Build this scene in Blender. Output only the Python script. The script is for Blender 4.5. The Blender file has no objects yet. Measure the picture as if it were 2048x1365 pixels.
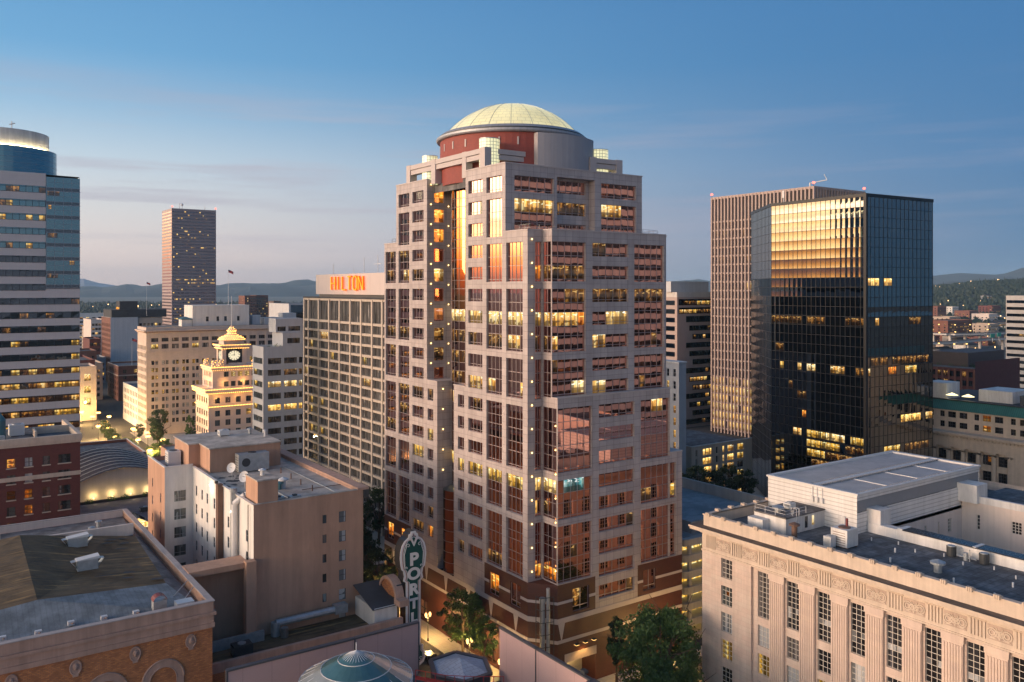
import bpy, math, random
from mathutils import Vector
RNG = random.Random(11)
COL = bpy.context.scene.collection
ORG = {}
MATS = {}

# ------------------------------------------------------------------ mesh kit
class MB:
    def __init__(s):
        s.v = []; s.f = []; s.m = []; s.uv = []; s.cuts = []
    def cut(s): s.cuts.append(len(s.f))
    def face(s, pts, m=0, uv=None):
        b = len(s.v); s.v.extend(pts); s.f.append(tuple(range(b, b + len(pts)))); s.m.append(m); s.uv.append(uv)
    def box(s, x0, x1, y0, y1, z0, z1, m=0, bottom=False, top=None):
        a = (x0, y0, z0); b = (x1, y0, z0); c = (x1, y1, z0); d = (x0, y1, z0)
        e = (x0, y0, z1); f = (x1, y0, z1); g = (x1, y1, z1); h = (x0, y1, z1)
        for q in ((a, b, f, e), (b, c, g, f), (c, d, h, g), (d, a, e, h)): s.face(q, m)
        s.face((e, f, g, h), m if top is None else top)
        if bottom: s.face((d, c, b, a), m)
    def prism(s, poly, z0, z1, m=0, top=None, bottom=False):
        n = len(poly)
        z0s = z0 if isinstance(z0, (list, tuple)) else [z0] * n
        z1s = z1 if isinstance(z1, (list, tuple)) else [z1] * n
        for i in range(n):
            j = (i + 1) % n; p = poly[i]; q = poly[j]
            s.face(((p[0], p[1], z0s[i]), (q[0], q[1], z0s[j]), (q[0], q[1], z1s[j]), (p[0], p[1], z1s[i])), m)
        s.face([(p[0], p[1], z) for p, z in zip(poly, z1s)], m if top is None else top)
        if bottom: s.face([(p[0], p[1], z) for p, z in zip(poly, z0s)][::-1], m)
    def lathe(s, cx, cy, prof, n=24, m=0, a0=0.0, a1=2 * math.pi, mats=None):
        for k in range(n):
            t0 = a0 + (a1 - a0) * k / n; t1 = a0 + (a1 - a0) * (k + 1) / n
            c0, s0, c1, s1 = math.cos(t0), math.sin(t0), math.cos(t1), math.sin(t1)
            for i in range(len(prof) - 1):
                (r0, z0), (r1, z1) = prof[i], prof[i + 1]
                q = [(cx + r0 * c0, cy + r0 * s0, z0), (cx + r0 * c1, cy + r0 * s1, z0), (cx + r1 * c1, cy + r1 * s1, z1), (cx + r1 * c0, cy + r1 * s0, z1)]
                if r0 < 1e-6: q = [q[0], q[2], q[3]]
                elif r1 < 1e-6: q = q[:3]
                rr = max(r0, r1); u0 = t0 * rr; u1 = t1 * rr
                uv = [(u0, z0), (u1, z0), (u1, z1), (u0, z1)]
                if len(q) == 3: uv = uv[:3]
                s.face(q, mats[i] if mats else m, uv)
    def cyl(s, cx, cy, z0, z1, r, n=16, m=0, r1=None, cap=True, top=None):
        r1 = r if r1 is None else r1
        s.lathe(cx, cy, [(r, z0), (r1, z1)], n, m)
        if cap and r1 > 0: s.face([(cx + r1 * math.cos(2 * math.pi * k / n), cy + r1 * math.sin(2 * math.pi * k / n), z1) for k in range(n)], m if top is None else top)
    def tube(s, p, q, r, n=6, m=0, r1=None):
        p = Vector(p); q = Vector(q); d = (q - p)
        if d.length < 1e-6: return
        d.normalize(); r1 = r if r1 is None else r1
        a = d.orthogonal().normalized(); b = d.cross(a)
        P = [p + (a * math.cos(2 * math.pi * k / n) + b * math.sin(2 * math.pi * k / n)) * r for k in range(n)]
        Q = [q + (a * math.cos(2 * math.pi * k / n) + b * math.sin(2 * math.pi * k / n)) * r1 for k in range(n)]
        for k in range(n):
            j = (k + 1) % n; s.face((tuple(P[k]), tuple(P[j]), tuple(Q[j]), tuple(Q[k])), m)
        s.face([tuple(x) for x in Q], m); s.face([tuple(x) for x in P][::-1], m)
    def bar(s, p, q, w, h, m=0):
        """horizontal beam p->q, width w, height h (top at p.z)"""
        p = Vector(p); q = Vector(q); d = (q - p); d.z = 0; d.normalize(); n = Vector((-d.y, d.x, 0)) * (w / 2)
        u = Vector((0, 0, h))
        A = [p - n - u, p + n - u, p + n, p - n]; B = [q - n - u, q + n - u, q + n, q - n]
        for k in range(4):
            j = (k + 1) % 4; s.face((tuple(A[j]), tuple(A[k]), tuple(B[k]), tuple(B[j])), m)
        s.face([tuple(x) for x in A], m); s.face([tuple(x) for x in B][::-1], m)
    def sphere(s, c, r, n=8, m=0, rz=None):
        rz = r if rz is None else rz; k = max(4, n // 2 + 1)
        s.lathe(c[0], c[1], [(abs(r * math.sin(math.pi * i / k)) if 0 < i < k else 0.0, c[2] - rz * math.cos(math.pi * i / k)) for i in range(k + 1)], n, m)
    def facade(s, face, plane, a0, a1, z0, z1, holes, depth, m=0, mr=None):
        mr = m if mr is None else mr
        As = sorted({a0, a1} | {h[0] for h in holes} | {h[1] for h in holes}); Zs = sorted({z0, z1} | {h[2] for h in holes} | {h[3] for h in holes})
        As = [a for a in As if a0 - 1e-6 <= a <= a1 + 1e-6]; Zs = [z for z in Zs if z0 - 1e-6 <= z <= z1 + 1e-6]
        solid = [[True] * (len(Zs) - 1) for _ in range(len(As) - 1)]
        ia = {a: i for i, a in enumerate(As)}; iz = {z: i for i, z in enumerate(Zs)}
        for h in holes:
            for i in range(ia[h[0]], ia[h[1]]):
                for j in range(iz[h[2]], iz[h[3]]): solid[i][j] = False
        for i in range(len(As) - 1):
            j = 0
            while j < len(Zs) - 1:
                if not solid[i][j]: j += 1; continue
                k = j
                while k + 1 < len(Zs) - 1 and solid[i][k + 1]: k += 1
                s.wq(face, plane, As[i], As[i + 1], Zs[j], Zs[k + 1], 0, m); j = k + 1
        for h in holes:
            A, B, Y, Z = h[:4]
            for (pa, pz), (qa, qz) in (((A, Y), (A, Z)), ((B, Z), (B, Y)), ((A, Z), (B, Z)), ((B, Y), (A, Y))):
                s.face((PT(face, plane, pa, pz, 0), PT(face, plane, qa, qz, 0), PT(face, plane, qa, qz, depth), PT(face, plane, pa, pz, depth)), mr)
    def wq(s, face, plane, a0, a1, z0, z1, d=0, m=0, uv=None, dd=(0, 0, 0, 0)):
        q = [PT(face, plane, a0, z0, d + dd[0]), PT(face, plane, a1, z0, d + dd[1]), PT(face, plane, a1, z1, d + dd[2]), PT(face, plane, a0, z1, d + dd[3])]
        if face in ('-x', '+y'): q = q[::-1]; uv = uv[::-1] if uv else None
        s.face(q, m, uv)
    def wbox(s, face, plane, a0, a1, z0, z1, d0, d1, m=0):
        """box on a wall; d0 = outer depth (negative = proud), d1 = inner depth"""
        p = PT(face, plane, a0, z0, d0); q = PT(face, plane, a1, z1, d1)
        s.box(min(p[0], q[0]), max(p[0], q[0]), min(p[1], q[1]), max(p[1], q[1]), z0, z1, m, bottom=True)

def PT(face, c, a, z, d):
    if face == '-x': return (c + d, a, z)
    if face == '+x': return (c - d, a, z)
    if face == '-y': return (a, c + d, z)
    return (a, c - d, z)

def make_mesh(mb, name, mats, org, smooth=False):
    me = bpy.data.meshes.new(name)
    ox, oy, oz = org
    me.from_pydata([(x - ox, y - oy, z - oz) for x, y, z in mb.v], [], mb.f)
    for m in mats: me.materials.append(MATS[m])
    me.polygons.foreach_set('material_index', mb.m)
    if smooth: me.polygons.foreach_set('use_smooth', [True] * len(mb.f))
    uvl = me.uv_layers.new(name='uv').data
    k = 0; flat = []
    V = mb.v
    for f, uv in zip(mb.f, mb.uv):
        if uv:
            for t in uv: flat.extend(t)
            continue
        a = V[f[0]]; b = V[f[1]]; c = V[f[2]]
        ux, uy, uz = b[0] - a[0], b[1] - a[1], b[2] - a[2]; wx, wy, wz = c[0] - a[0], c[1] - a[1], c[2] - a[2]
        nx, ny, nz = abs(uy * wz - uz * wy), abs(uz * wx - ux * wz), abs(ux * wy - uy * wx)
        for i in f:
            x, y, z = V[i]
            if nz >= nx and nz >= ny: flat.extend((x, y))
            elif nx >= ny: flat.extend((y, z))
            else: flat.extend((x, z))
    uvl.foreach_set('uv', flat)
    me.update()
    return me

def bb(mb):
    xs = [p[0] for p in mb.v]; ys = [p[1] for p in mb.v]; zs = [p[2] for p in mb.v]
    return ((min(xs) + max(xs)) / 2, (min(ys) + max(ys)) / 2, min(zs))

def tag(o, label=None, cat=None, group=None, kind=None):
    if label: o['label'] = label
    if cat: o['category'] = cat
    if group: o['group'] = group
    if kind: o['kind'] = kind
    return o

def thing(name, label, cat, loc, group=None):
    o = bpy.data.objects.new(name, None); COL.objects.link(o); o.location = loc; o.empty_display_size = 0.5
    ORG[o.name] = Vector(loc)
    return tag(o, label, cat, group)

def part(mb, name, mats, parent=None, label=None, kind=None, smooth=False, group=None):
    if not mb.f: return None
    org = bb(mb)
    if isinstance(mats, str): mats = [mats]
    o = bpy.data.objects.new(name, make_mesh(mb, name, mats, org, smooth)); COL.objects.link(o)
    ORG[o.name] = Vector(org)
    if parent is not None:
        o.parent = parent; o.location = Vector(org) - ORG[parent.name]
    else: o.location = org
    return tag(o, label, None, group, kind)

def parts(mb, name, mats, parent=None, **kw):
    """the pieces of mb between its cut() marks, each as a mesh of its own"""
    cs = sorted({0, len(mb.f)} | set(mb.cuts)); out = []
    for a, b in zip(cs, cs[1:]):
        q = MB()
        for i in range(a, b): q.face([mb.v[k] for k in mb.f[i]], mb.m[i], mb.uv[i])
        out.append(part(q, name, mats, parent, **kw))
    return out

def solo(mb, name, mats, label, cat, group=None, kind=None, smooth=False):
    o = part(mb, name, mats, smooth=smooth); return tag(o, label, cat, group, kind)

def copy_tree(o, parent=None):
    c = o.copy(); COL.objects.link(c); c.parent = parent
    for ch in list(o.children): copy_tree(ch, c)
    return c

def dup(o, loc, label=None, rz=None, sc=None):
    c = copy_tree(o); c.location = loc; ORG[c.name] = Vector(loc)
    if label: c['label'] = label
    if rz is not None: c.rotation_euler = (0, 0, rz)
    if sc is not None: c.scale = (sc, sc, sc) if not isinstance(sc, tuple) else sc
    return c

# ------------------------------------------------------------------ windows
WL = {}
def addwin(root, face, plane, a0, a1, z0, z1, nv=2, nh=1, pane='glass_dark', frame='frame_dark', depth=.2, bar=.07, lit=None, rows=None, tilt=.004, sub=False, name='window', big=1.0, sill=None):
    WL.setdefault(root.name, []).append(dict(root=root, face=face, plane=plane, a0=a0, z0=z0, w=a1 - a0, h=z1 - z0, nv=nv, nh=nh, pane=pane, frame=frame, depth=depth, bar=bar, lit=lit, rows=rows, tilt=tilt, sub=sub, name=name, big=big, sill=sill))

def win_geo(fr, pn, w, face, plane, a0, z0, mi, rng, uvo=0.0):
    """frame bars into fr (material mi['frame']), panes into pn"""
    W_, H_, nv, b, d = w['w'], w['h'], w['nv'], w['bar'], w['depth']
    zs = [0.0]
    if w['rows']:
        tot = sum(w['rows']); acc = H_
        zs = [H_]
        for r in w['rows']: acc -= r * H_ / tot; zs.append(acc)
        zs = zs[::-1]; zs[0] = 0.0
    else: zs = [H_ * i / w['nh'] for i in range(w['nh'] + 1)]
    As = [W_ * i / nv for i in range(nv + 1)]
    nr = len(zs) - 1
    for i in range(nv):
        for j in range(nr):
            mat = w['pane']; top = nr - 1 - j
            if w['lit'] and top in w['lit']:
                L = w['lit'][top]
                for l in (L if isinstance(L, list) else [L]):
                    if l[0] <= i <= l[1]: mat = l[2]
            t = w['tilt']; dd = [rng.uniform(-t, t) for _ in range(4)]
            hh = zs[j + 1] - zs[j]
            uv = [(As[i] + uvo, 0), (As[i + 1] + uvo, 0), (As[i + 1] + uvo, hh), (As[i] + uvo, hh)]
            pn.wq(face, plane, a0 + As[i], a0 + As[i + 1], z0 + zs[j], z0 + zs[j + 1], d, mi[mat], uv, dd)
    fm = mi[w['frame']]
    if b > 0:
        for i, a in enumerate(As):
            k = b if 0 < i < nv else b * 1.3
            l = max(0, a - k / 2); r = min(W_, a + k / 2)
            fr.wbox(face, plane, a0 + l, a0 + r, z0, z0 + H_, d - .07, d + .03, fm)
        for j, z in enumerate(zs):
            l = max(0, z - b / 2); r = min(H_, z + b / 2)
            for i in range(nv):
                fr.wbox(face, plane, a0 + As[i] + b * .6, a0 + As[i + 1] - b * .6, z0 + l, z0 + r, d - .055, d + .03, fm)

CACHE = {}
CAMP = Vector((0, 0, 66))
def flush(root, keep=97):
    L = WL.pop(root.name, [])
    def size(w):
        c = Vector(PT(w['face'], w['plane'], w['a0'] + w['w'] / 2, w['z0'] + w['h'] / 2, 0)) - CAMP
        n = {'-x': Vector((-1, 0, 0)), '-y': Vector((0, -1, 0)), '+x': Vector((1, 0, 0)), '+y': Vector((0, 1, 0))}[w['face']]
        return w['big'] * w['w'] * w['h'] * max(.01, -c.normalized().dot(n)) / c.length_squared
    L.sort(key=size, reverse=True)
    names = {}
    for w in L: names.setdefault(w['name'], []).append(w)
    for nm, ws in names.items():
        rest = ws[keep:]; ws = ws[:keep]
        for w in ws:
            lk = repr(w['lit']); var = RNG.randrange(3)
            key = (w['face'], round(w['w'], 2), round(w['h'], 2), w['nv'], w['nh'], w['pane'], w['frame'], round(w['bar'], 3), round(w['depth'], 3), lk, repr(w['rows']), w['tilt'], w['sub'], w['sill'], var)
            if key not in CACHE:
                mats = [w['frame'], w['pane']]
                for l in (w['lit'] or {}).values():
                    for q in (l if isinstance(l, list) else [l]):
                        if q[2] not in mats: mats.append(q[2])
                mi = {m: i for i, m in enumerate(mats)}
                fr = MB(); pn = MB() if w['sub'] else fr
                win_geo(fr, pn, w, w['face'], 0, 0, 0, mi, random.Random(repr(key)))
                if w['sill']:
                    fr.wbox(w['face'], 0, -.15, w['w'] + .15, -.22, 0, -.14, w['depth'] * .5, len(mats)); mats2 = mats + [w['sill']]
                else: mats2 = mats
                CACHE[key] = (make_mesh(fr, nm, mats2, (0, 0, 0)), make_mesh(pn, 'pane', mats, (0, 0, 0)) if w['sub'] else None)
            me, pm = CACHE[key]
            o = bpy.data.objects.new(nm, me); COL.objects.link(o)
            p = Vector(PT(w['face'], w['plane'], w['a0'], w['z0'], 0)); ORG[o.name] = p
            o.parent = root; o.location = p - ORG[root.name]
            if pm:
                q = bpy.data.objects.new('pane', pm); COL.objects.link(q); q.parent = o
        if rest:
            fr = MB(); mats = []; rg = random.Random(5)
            for w in rest:
                for m in [w['frame'], w['pane']] + [q[2] for l in (w['lit'] or {}).values() for q in (l if isinstance(l, list) else [l])]:
                    if m not in mats: mats.append(m)
            mi = {m: i for i, m in enumerate(mats)}
            for k, w in enumerate(rest): win_geo(fr, fr, w, w['face'], w['plane'], w['a0'], w['z0'], mi, rg, uvo=17.3 * k)
            part(fr, nm, mats, root, kind='stuff')

def F(mb, root, face, plane, a0, a1, z0, z1, wins, depth=.25, m=0, mr=None, **kw):
    """a wall sheet with recessed windows; wins = list of (a0,a1,z0,z1,{options})"""
    holes = []
    for w in wins:
        o = dict(kw); o.update(w[4] if len(w) > 4 else {})
        o.setdefault('depth', depth)
        w = (max(w[0], a0 + .02), min(w[1], a1 - .02), max(w[2], z0 + .04), min(w[3], z1 - .04))
        if w[1] - w[0] < .1 or w[3] - w[2] < .1: continue
        holes.append((w[0], w[1], w[2], w[3])); addwin(root, face, plane, w[0], w[1], w[2], w[3], **o)
    mb.facade(face, plane, a0, a1, z0, z1, holes, depth + .05, m, mr)

def grid(a_list, z_list, w, h, fn=None, **kw):
    """a_list: left edges, z_list: bottoms"""
    out = []
    for i, a in enumerate(a_list):
        for j, z in enumerate(z_list):
            o = dict(kw)
            if fn:
                r = fn(i, j)
                if r is None: continue
                o.update(r)
            out.append((a, a + w, z, z + h, o))
    return out

def lrange(a, b, n, w=None):
    """n evenly pitched left edges for windows of width w between a and b"""
    p = (b - a) / n
    return [a + p * (i + .5) - w / 2 for i in range(n)]
# ------------------------------------------------------------------ materials
class NT:
    def __init__(s, m): s.t = m.node_tree; s.n = s.t.nodes; s.l = s.t.links
    def new(s, typ, **kw):
        n = s.n.new(typ)
        for k, v in kw.items():
            if k.startswith('i_'): n.inputs[k[2:].replace('_', ' ')].default_value = v
            else: setattr(n, k, v)
        return n
    def link(s, a, b): s.l.new(a, b)
    def math(s, op, a, b=None, clamp=False):
        n = s.new('ShaderNodeMath', operation=op); n.use_clamp = clamp
        for i, v in enumerate((a, b)):
            if v is None: continue
            if isinstance(v, (int, float)): n.inputs[i].default_value = v
            else: s.link(v, n.inputs[i])
        return n.outputs[0]
    def mix(s, f, a, b, mode='MIX'):
        n = s.new('ShaderNodeMix', data_type='RGBA', blend_type=mode)
        for k, v in ((0, f), (6, a), (7, b)):
            if isinstance(v, (int, float)): n.inputs[k].default_value = v
            elif isinstance(v, (tuple, list)): n.inputs[k].default_value = (*v[:3], 1)
            else: s.link(v, n.inputs[k])
        return n.outputs[2]
    def ramp(s, fac, stops, interp='LINEAR'):
        n = s.new('ShaderNodeValToRGB'); r = n.color_ramp; r.interpolation = interp
        while len(r.elements) < len(stops): r.elements.new(0.5)
        for e, (p, c) in zip(r.elements, stops):
            e.position = p; e.color = (*c, 1) if len(c) == 3 else c
        s.link(fac, n.inputs[0]); return n.outputs[0]
    def noise(s, vec, scale, detail=3, rough=.55, dim='3D'):
        n = s.new('ShaderNodeTexNoise', noise_dimensions=dim); n.inputs['Scale'].default_value = scale; n.inputs['Detail'].default_value = detail; n.inputs['Roughness'].default_value = rough
        if vec is not None: s.link(vec, n.inputs['Vector'])
        return n.outputs[0]
    def mapping(s, vec, scale=(1, 1, 1), loc=(0, 0, 0)):
        n = s.new('ShaderNodeMapping'); n.inputs['Scale'].default_value = scale; n.inputs['Location'].default_value = loc; s.link(vec, n.inputs['Vector']); return n.outputs[0]

def new_mat(name):
    m = bpy.data.materials.new(name); m.use_nodes = True; m.node_tree.nodes.clear()
    MATS[name] = m
    return NT(m)

def surf(name, col, rough=.75, metal=0.0, var=.18, vs=.35, brick=None, stain=0.0, streak=0.0, bump=0.0, stops=None, ribs=None, vsc=None):
    """brick=(width, height, mortar_size, mortar_color, second_color, offset); ribs=(axis u/v, pitch, darkness)"""
    t = new_mat(name)
    out = t.new('ShaderNodeOutputMaterial'); b = t.new('ShaderNodeBsdfPrincipled'); t.link(b.outputs[0], out.inputs[0])
    b.inputs['Roughness'].default_value = rough; b.inputs['Metallic'].default_value = metal
    pos = t.new('ShaderNodeNewGeometry').outputs['Position']; uv = t.new('ShaderNodeUVMap', uv_map='uv').outputs[0]
    c = None
    if brick:
        n = t.new('ShaderNodeTexBrick'); t.link(uv, n.inputs['Vector'])
        n.offset = brick[5] if len(brick) > 5 else .5
        n.inputs['Scale'].default_value = 1; n.inputs['Brick Width'].default_value = brick[0]; n.inputs['Row Height'].default_value = brick[1]
        n.inputs['Mortar Size'].default_value = brick[2]; n.inputs['Mortar Smooth'].default_value = .2; n.inputs['Bias'].default_value = 0
        n.inputs['Color1'].default_value = (*col, 1); n.inputs['Color2'].default_value = (*(brick[4] or col), 1); n.inputs['Mortar'].default_value = (*brick[3], 1)
        c = n.outputs['Color']; bh = n.outputs['Fac']
    nz = t.noise(t.mapping(pos, vsc) if vsc else pos, vs, 5, .62)
    if stops: c = t.ramp(nz, stops)
    k = t.ramp(nz, [(.25, (1 - var,) * 3), (.75, (1 + var * .6,) * 3)])
    c = t.mix(1.0, c if c is not None else col, k, 'MULTIPLY')
    if stain:
        s2 = t.noise(t.mapping(pos, (.25, .25, .06)), 1.3, 6, .7)
        c = t.mix(1.0, c, t.ramp(s2, [(.42, (1 - stain,) * 3), (.6, (1, 1, 1))]), 'MULTIPLY')
    if streak:
        s3 = t.noise(t.mapping(pos, (1.1, 1.1, .03)), 1.0, 5, .65)
        c = t.mix(1.0, c, t.ramp(s3, [(.35, (1 - streak,) * 3), (.6, (1, 1, 1))]), 'MULTIPLY')
    if ribs:
        sp = t.new('ShaderNodeSeparateXYZ'); t.link(uv, sp.inputs[0])
        x = t.math('FRACT', t.math('DIVIDE', sp.outputs[0 if ribs[0] == 'u' else 1], ribs[1]))
        h = t.math('LESS_THAN', x, .22)
        c = t.mix(h, c, t.mix(1.0, c, (1 - ribs[2],) * 3, 'MULTIPLY'))
    if isinstance(c, tuple): b.inputs['Base Color'].default_value = (*c, 1)
    else: t.link(c, b.inputs['Base Color'])
    fine = t.noise(pos, 6.0, 4, .6)
    rr = t.math('ADD', t.math('MULTIPLY', fine, .25), rough - .12, True); t.link(rr, b.inputs['Roughness'])
    if bump:
        n = t.new('ShaderNodeBump'); n.inputs['Strength'].default_value = bump; n.inputs['Distance'].default_value = .05; t.link(fine, n.inputs['Height']); t.link(n.outputs[0], b.inputs['Normal'])
    return t

def glass(name, col, wave=.002, ws=.35, rough=.015, dirt=.12, pillow=None, dark=None):
    t = new_mat(name)
    out = t.new('ShaderNodeOutputMaterial'); b = t.new('ShaderNodeBsdfPrincipled'); t.link(b.outputs[0], out.inputs[0])
    pos = t.new('ShaderNodeNewGeometry').outputs['Position']
    b.inputs['Metallic'].default_value = 1; b.inputs['Roughness'].default_value = rough
    n = t.noise(pos, .12, 2)
    c = t.mix(t.math('MULTIPLY', n, dirt * 2, True), col, tuple(x * .55 for x in col)); t.link(c, b.inputs['Base Color'])
    h = t.noise(t.mapping(pos, (1, 1, .75)), ws, 1, .4)
    h = t.math('MULTIPLY', h, wave * 10)
    if pillow:
        uv = t.new('ShaderNodeUVMap', uv_map='uv').outputs[0]; sp = t.new('ShaderNodeSeparateXYZ'); t.link(uv, sp.inputs[0])
        def q(o, w):
            f = t.math('SUBTRACT', t.math('FRACT', t.math('DIVIDE', o, w)), .5); return t.math('MULTIPLY', f, f)
        pp = t.math('ADD', q(sp.outputs[0], pillow[0]), q(sp.outputs[1], pillow[1])); h = t.math('ADD', h, t.math('MULTIPLY', pp, pillow[2]))
        # every pane sits a little out of line
        du, dv = t.math('DIVIDE', sp.outputs[0], pillow[0]), t.math('DIVIDE', sp.outputs[1], pillow[1])
        cc = t.new('ShaderNodeCombineXYZ'); t.link(t.math('FLOOR', du), cc.inputs[0]); t.link(t.math('FLOOR', dv), cc.inputs[1])
        wn = t.new('ShaderNodeTexWhiteNoise', noise_dimensions='2D'); t.link(cc.outputs[0], wn.inputs['Vector']); rc = t.new('ShaderNodeSeparateColor'); t.link(wn.outputs['Color'], rc.inputs[0])
        for o_, k_ in ((du, 0), (dv, 1)): h = t.math('ADD', h, t.math('MULTIPLY', t.math('MULTIPLY', t.math('SUBTRACT', rc.outputs[k_], .5), pillow[3]), t.math('FRACT', o_)))
    bp = t.new('ShaderNodeBump'); bp.inputs['Strength'].default_value = 1; bp.inputs['Distance'].default_value = .1 if not pillow else .1
    t.link(h, bp.inputs['Height']); t.link(bp.outputs[0], b.inputs['Normal'])

def clear_glass(name, col, wave=.001, spec=.5):
    """dark room behind ordinary window glass"""
    t = new_mat(name)
    out = t.new('ShaderNodeOutputMaterial'); b = t.new('ShaderNodeBsdfPrincipled'); t.link(b.outputs[0], out.inputs[0])
    rnd = t.new('ShaderNodeObjectInfo').outputs['Random']; uv = t.new('ShaderNodeUVMap', uv_map='uv').outputs[0]
    va = t.new('ShaderNodeVectorMath', operation='ADD'); t.link(uv, va.inputs[0])
    cb = t.new('ShaderNodeCombineXYZ'); t.link(t.math('MULTIPLY', rnd, 91.0), cb.inputs[0]); t.link(t.math('MULTIPLY', rnd, 37.0), cb.inputs[1]); t.link(cb.outputs[0], va.inputs[1])
    n = t.noise(t.mapping(va.outputs[0], (.9, .12, 1)), 1.0, 1)
    t.link(t.ramp(n, [(.35, tuple(x * .4 for x in col)), (.5, col), (.68, tuple(min(.5, x * 3.2) for x in col))], 'CONSTANT'), b.inputs['Base Color'])
    b.inputs['Roughness'].default_value = .04; b.inputs['IOR'].default_value = 1.7; b.inputs['Specular IOR Level'].default_value = spec
    pos = t.new('ShaderNodeNewGeometry').outputs['Position']
    bp = t.new('ShaderNodeBump'); bp.inputs['Strength'].default_value = 1; bp.inputs['Distance'].default_value = .1
    t.link(t.math('MULTIPLY', t.noise(pos, .4, 1), wave * 10), bp.inputs['Height']); t.link(bp.outputs[0], b.inputs['Normal'])

def lit(name, c0, c1, c2, strength, su=1.1, sv=.45, refl=.12):
    """lamp-lit room seen through a window"""
    t = new_mat(name)
    out = t.new('ShaderNodeOutputMaterial'); e = t.new('ShaderNodeEmission'); g = t.new('ShaderNodeBsdfGlossy'); g.inputs['Roughness'].default_value = .03
    g.inputs['Color'].default_value = (.8, .8, .8, 1)
    mx = t.new('ShaderNodeMixShader'); mx.inputs[0].default_value = refl; t.link(e.outputs[0], mx.inputs[1]); t.link(g.outputs[0], mx.inputs[2]); t.link(mx.outputs[0], out.inputs[0])
    rnd = t.new('ShaderNodeObjectInfo').outputs['Random']; uv = t.new('ShaderNodeUVMap', uv_map='uv').outputs[0]
    va = t.new('ShaderNodeVectorMath', operation='ADD'); t.link(uv, va.inputs[0])
    cb = t.new('ShaderNodeCombineXYZ'); t.link(t.math('MULTIPLY', rnd, 91.0), cb.inputs[0]); t.link(cb.outputs[0], va.inputs[1])
    n = t.noise(t.mapping(va.outputs[0], (su, sv, 1)), 1.0, 3, .6)
    sp = t.new('ShaderNodeSeparateXYZ'); t.link(uv, sp.inputs[0]); v_ = sp.outputs[1]
    c = t.ramp(n, [(.30, c0), (.48, c1), (.66, c2)])
    # bays of the room: some bright walls, some dark openings, some drawn blinds
    w1 = t.noise(t.mapping(va.outputs[0], (.62, 0, 1)), 1.0, 0); bay = t.ramp(w1, [(.0, (.22, .22, .22)), (.40, (.9, .9, .9)), (.52, (.55, .5, .45)), (.60, (1.15, 1.1, 1.0))], 'CONSTANT')
    c = t.mix(1.0, c, bay, 'MULTIPLY')
    fall = t.new('ShaderNodeMapRange'); fall.inputs[1].default_value = 0; fall.inputs[2].default_value = 2.2; fall.inputs[3].default_value = .42; fall.inputs[4].default_value = 1.08; t.link(v_, fall.inputs[0])
    fc = t.new('ShaderNodeCombineColor'); [t.link(fall.outputs[0], fc.inputs[i]) for i in range(3)]
    c = t.mix(1.0, c, fc.outputs[0], 'MULTIPLY')
    # ceiling lamps and furniture
    vo = t.new('ShaderNodeTexVoronoi', distance='CHEBYCHEV'); vo.inputs['Scale'].default_value = 1.5; t.link(va.outputs[0], vo.inputs['Vector'])
    low = t.math('MULTIPLY', t.math('LESS_THAN', v_, .95), t.math('GREATER_THAN', vo.outputs['Color'], .36))
    c = t.mix(t.math('MULTIPLY', low, .8), c, tuple(x * .10 for x in c0))
    hi = t.math('MULTIPLY', t.math('GREATER_THAN', v_, 1.45), t.math('GREATER_THAN', t.noise(t.mapping(va.outputs[0], (1.3, 3.0, 1)), 1.0, 0), .60))
    c = t.mix(t.math('MULTIPLY', hi, .75), c, tuple(min(1, x * 1.5 + .1) for x in c2))
    t.link(c, e.inputs[0]); e.inputs[1].default_value = strength

def emit(name, col, strength):
    t = new_mat(name); out = t.new('ShaderNodeOutputMaterial'); e = t.new('ShaderNodeEmission'); e.inputs[0].default_value = (*col, 1); e.inputs[1].default_value = strength; t.link(e.outputs[0], out.inputs[0])

# stone, brick, metal
surf('granite', (.47, .405, .39), .5, var=.14, vs=.35, brick=(1.55, 1.31, .022, (.15, .125, .125), (.40, .34, .33), 0.0), streak=.16)
surf('granite_plain', (.46, .40, .385), .55, var=.1, vs=.8)
surf('granite_dark', (.20, .18, .19), .5, var=.1)
surf('tower_brick', (.078, .021, .015), .6, var=.15, vs=.5, brick=(.6, .25, .012, (.06, .022, .017), (.066, .018, .013)))
surf('drum_brick', (.27, .055, .042), .7, var=.12, brick=(.6, .3, .015, (.2, .05, .04), (.24, .05, .04)))
surf('grey_metal', (.33, .34, .37), .45, metal=.3, var=.06, ribs=('u', 1.2, .10))
surf('steel', (.30, .31, .33), .35, metal=.8, var=.1)
surf('galvanised', (.42, .45, .47), .45, metal=.6, var=.25, vs=1.5)
surf('dark_metal', (.06, .065, .07), .5, metal=.5, var=.15)
surf('white_paint', (.72, .705, .69), .6, var=.08, stain=.2, streak=.15)
surf('white_metal', (.60, .60, .60), .5, var=.05)
surf('frame_dark', (.035, .035, .04), .45, metal=.3, var=.05)
surf('frame_rose', (.34, .29, .29), .4, metal=.5, var=.05)
surf('frame_cream', (.62, .57, .50), .6, var=.06)
surf('frame_grey', (.30, .30, .31), .5, var=.06)
surf('frame_black', (.022, .022, .024), .4, metal=.4, var=.05)
surf('roof_gravel', (.20, .19, .19), .95, var=.4, vs=.9, stain=.5, bump=.3)
surf('roof_blue', (.17, .185, .205), .85, var=.45, vs=.8, stain=.5, brick=(2.2, .95, .05, (.075, .08, .095), (.115, .125, .145)))
surf('roof_cream', (.56, .49, .42), .85, var=.2, vs=.4, stain=.38, brick=(6, 1.6, .012, (.45, .39, .33), (.53, .46, .40)))
surf('roof_dark', (.055, .055, .06), .9, var=.3)
surf('concrete', (.40, .385, .37), .8, var=.12, streak=.15)
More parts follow.
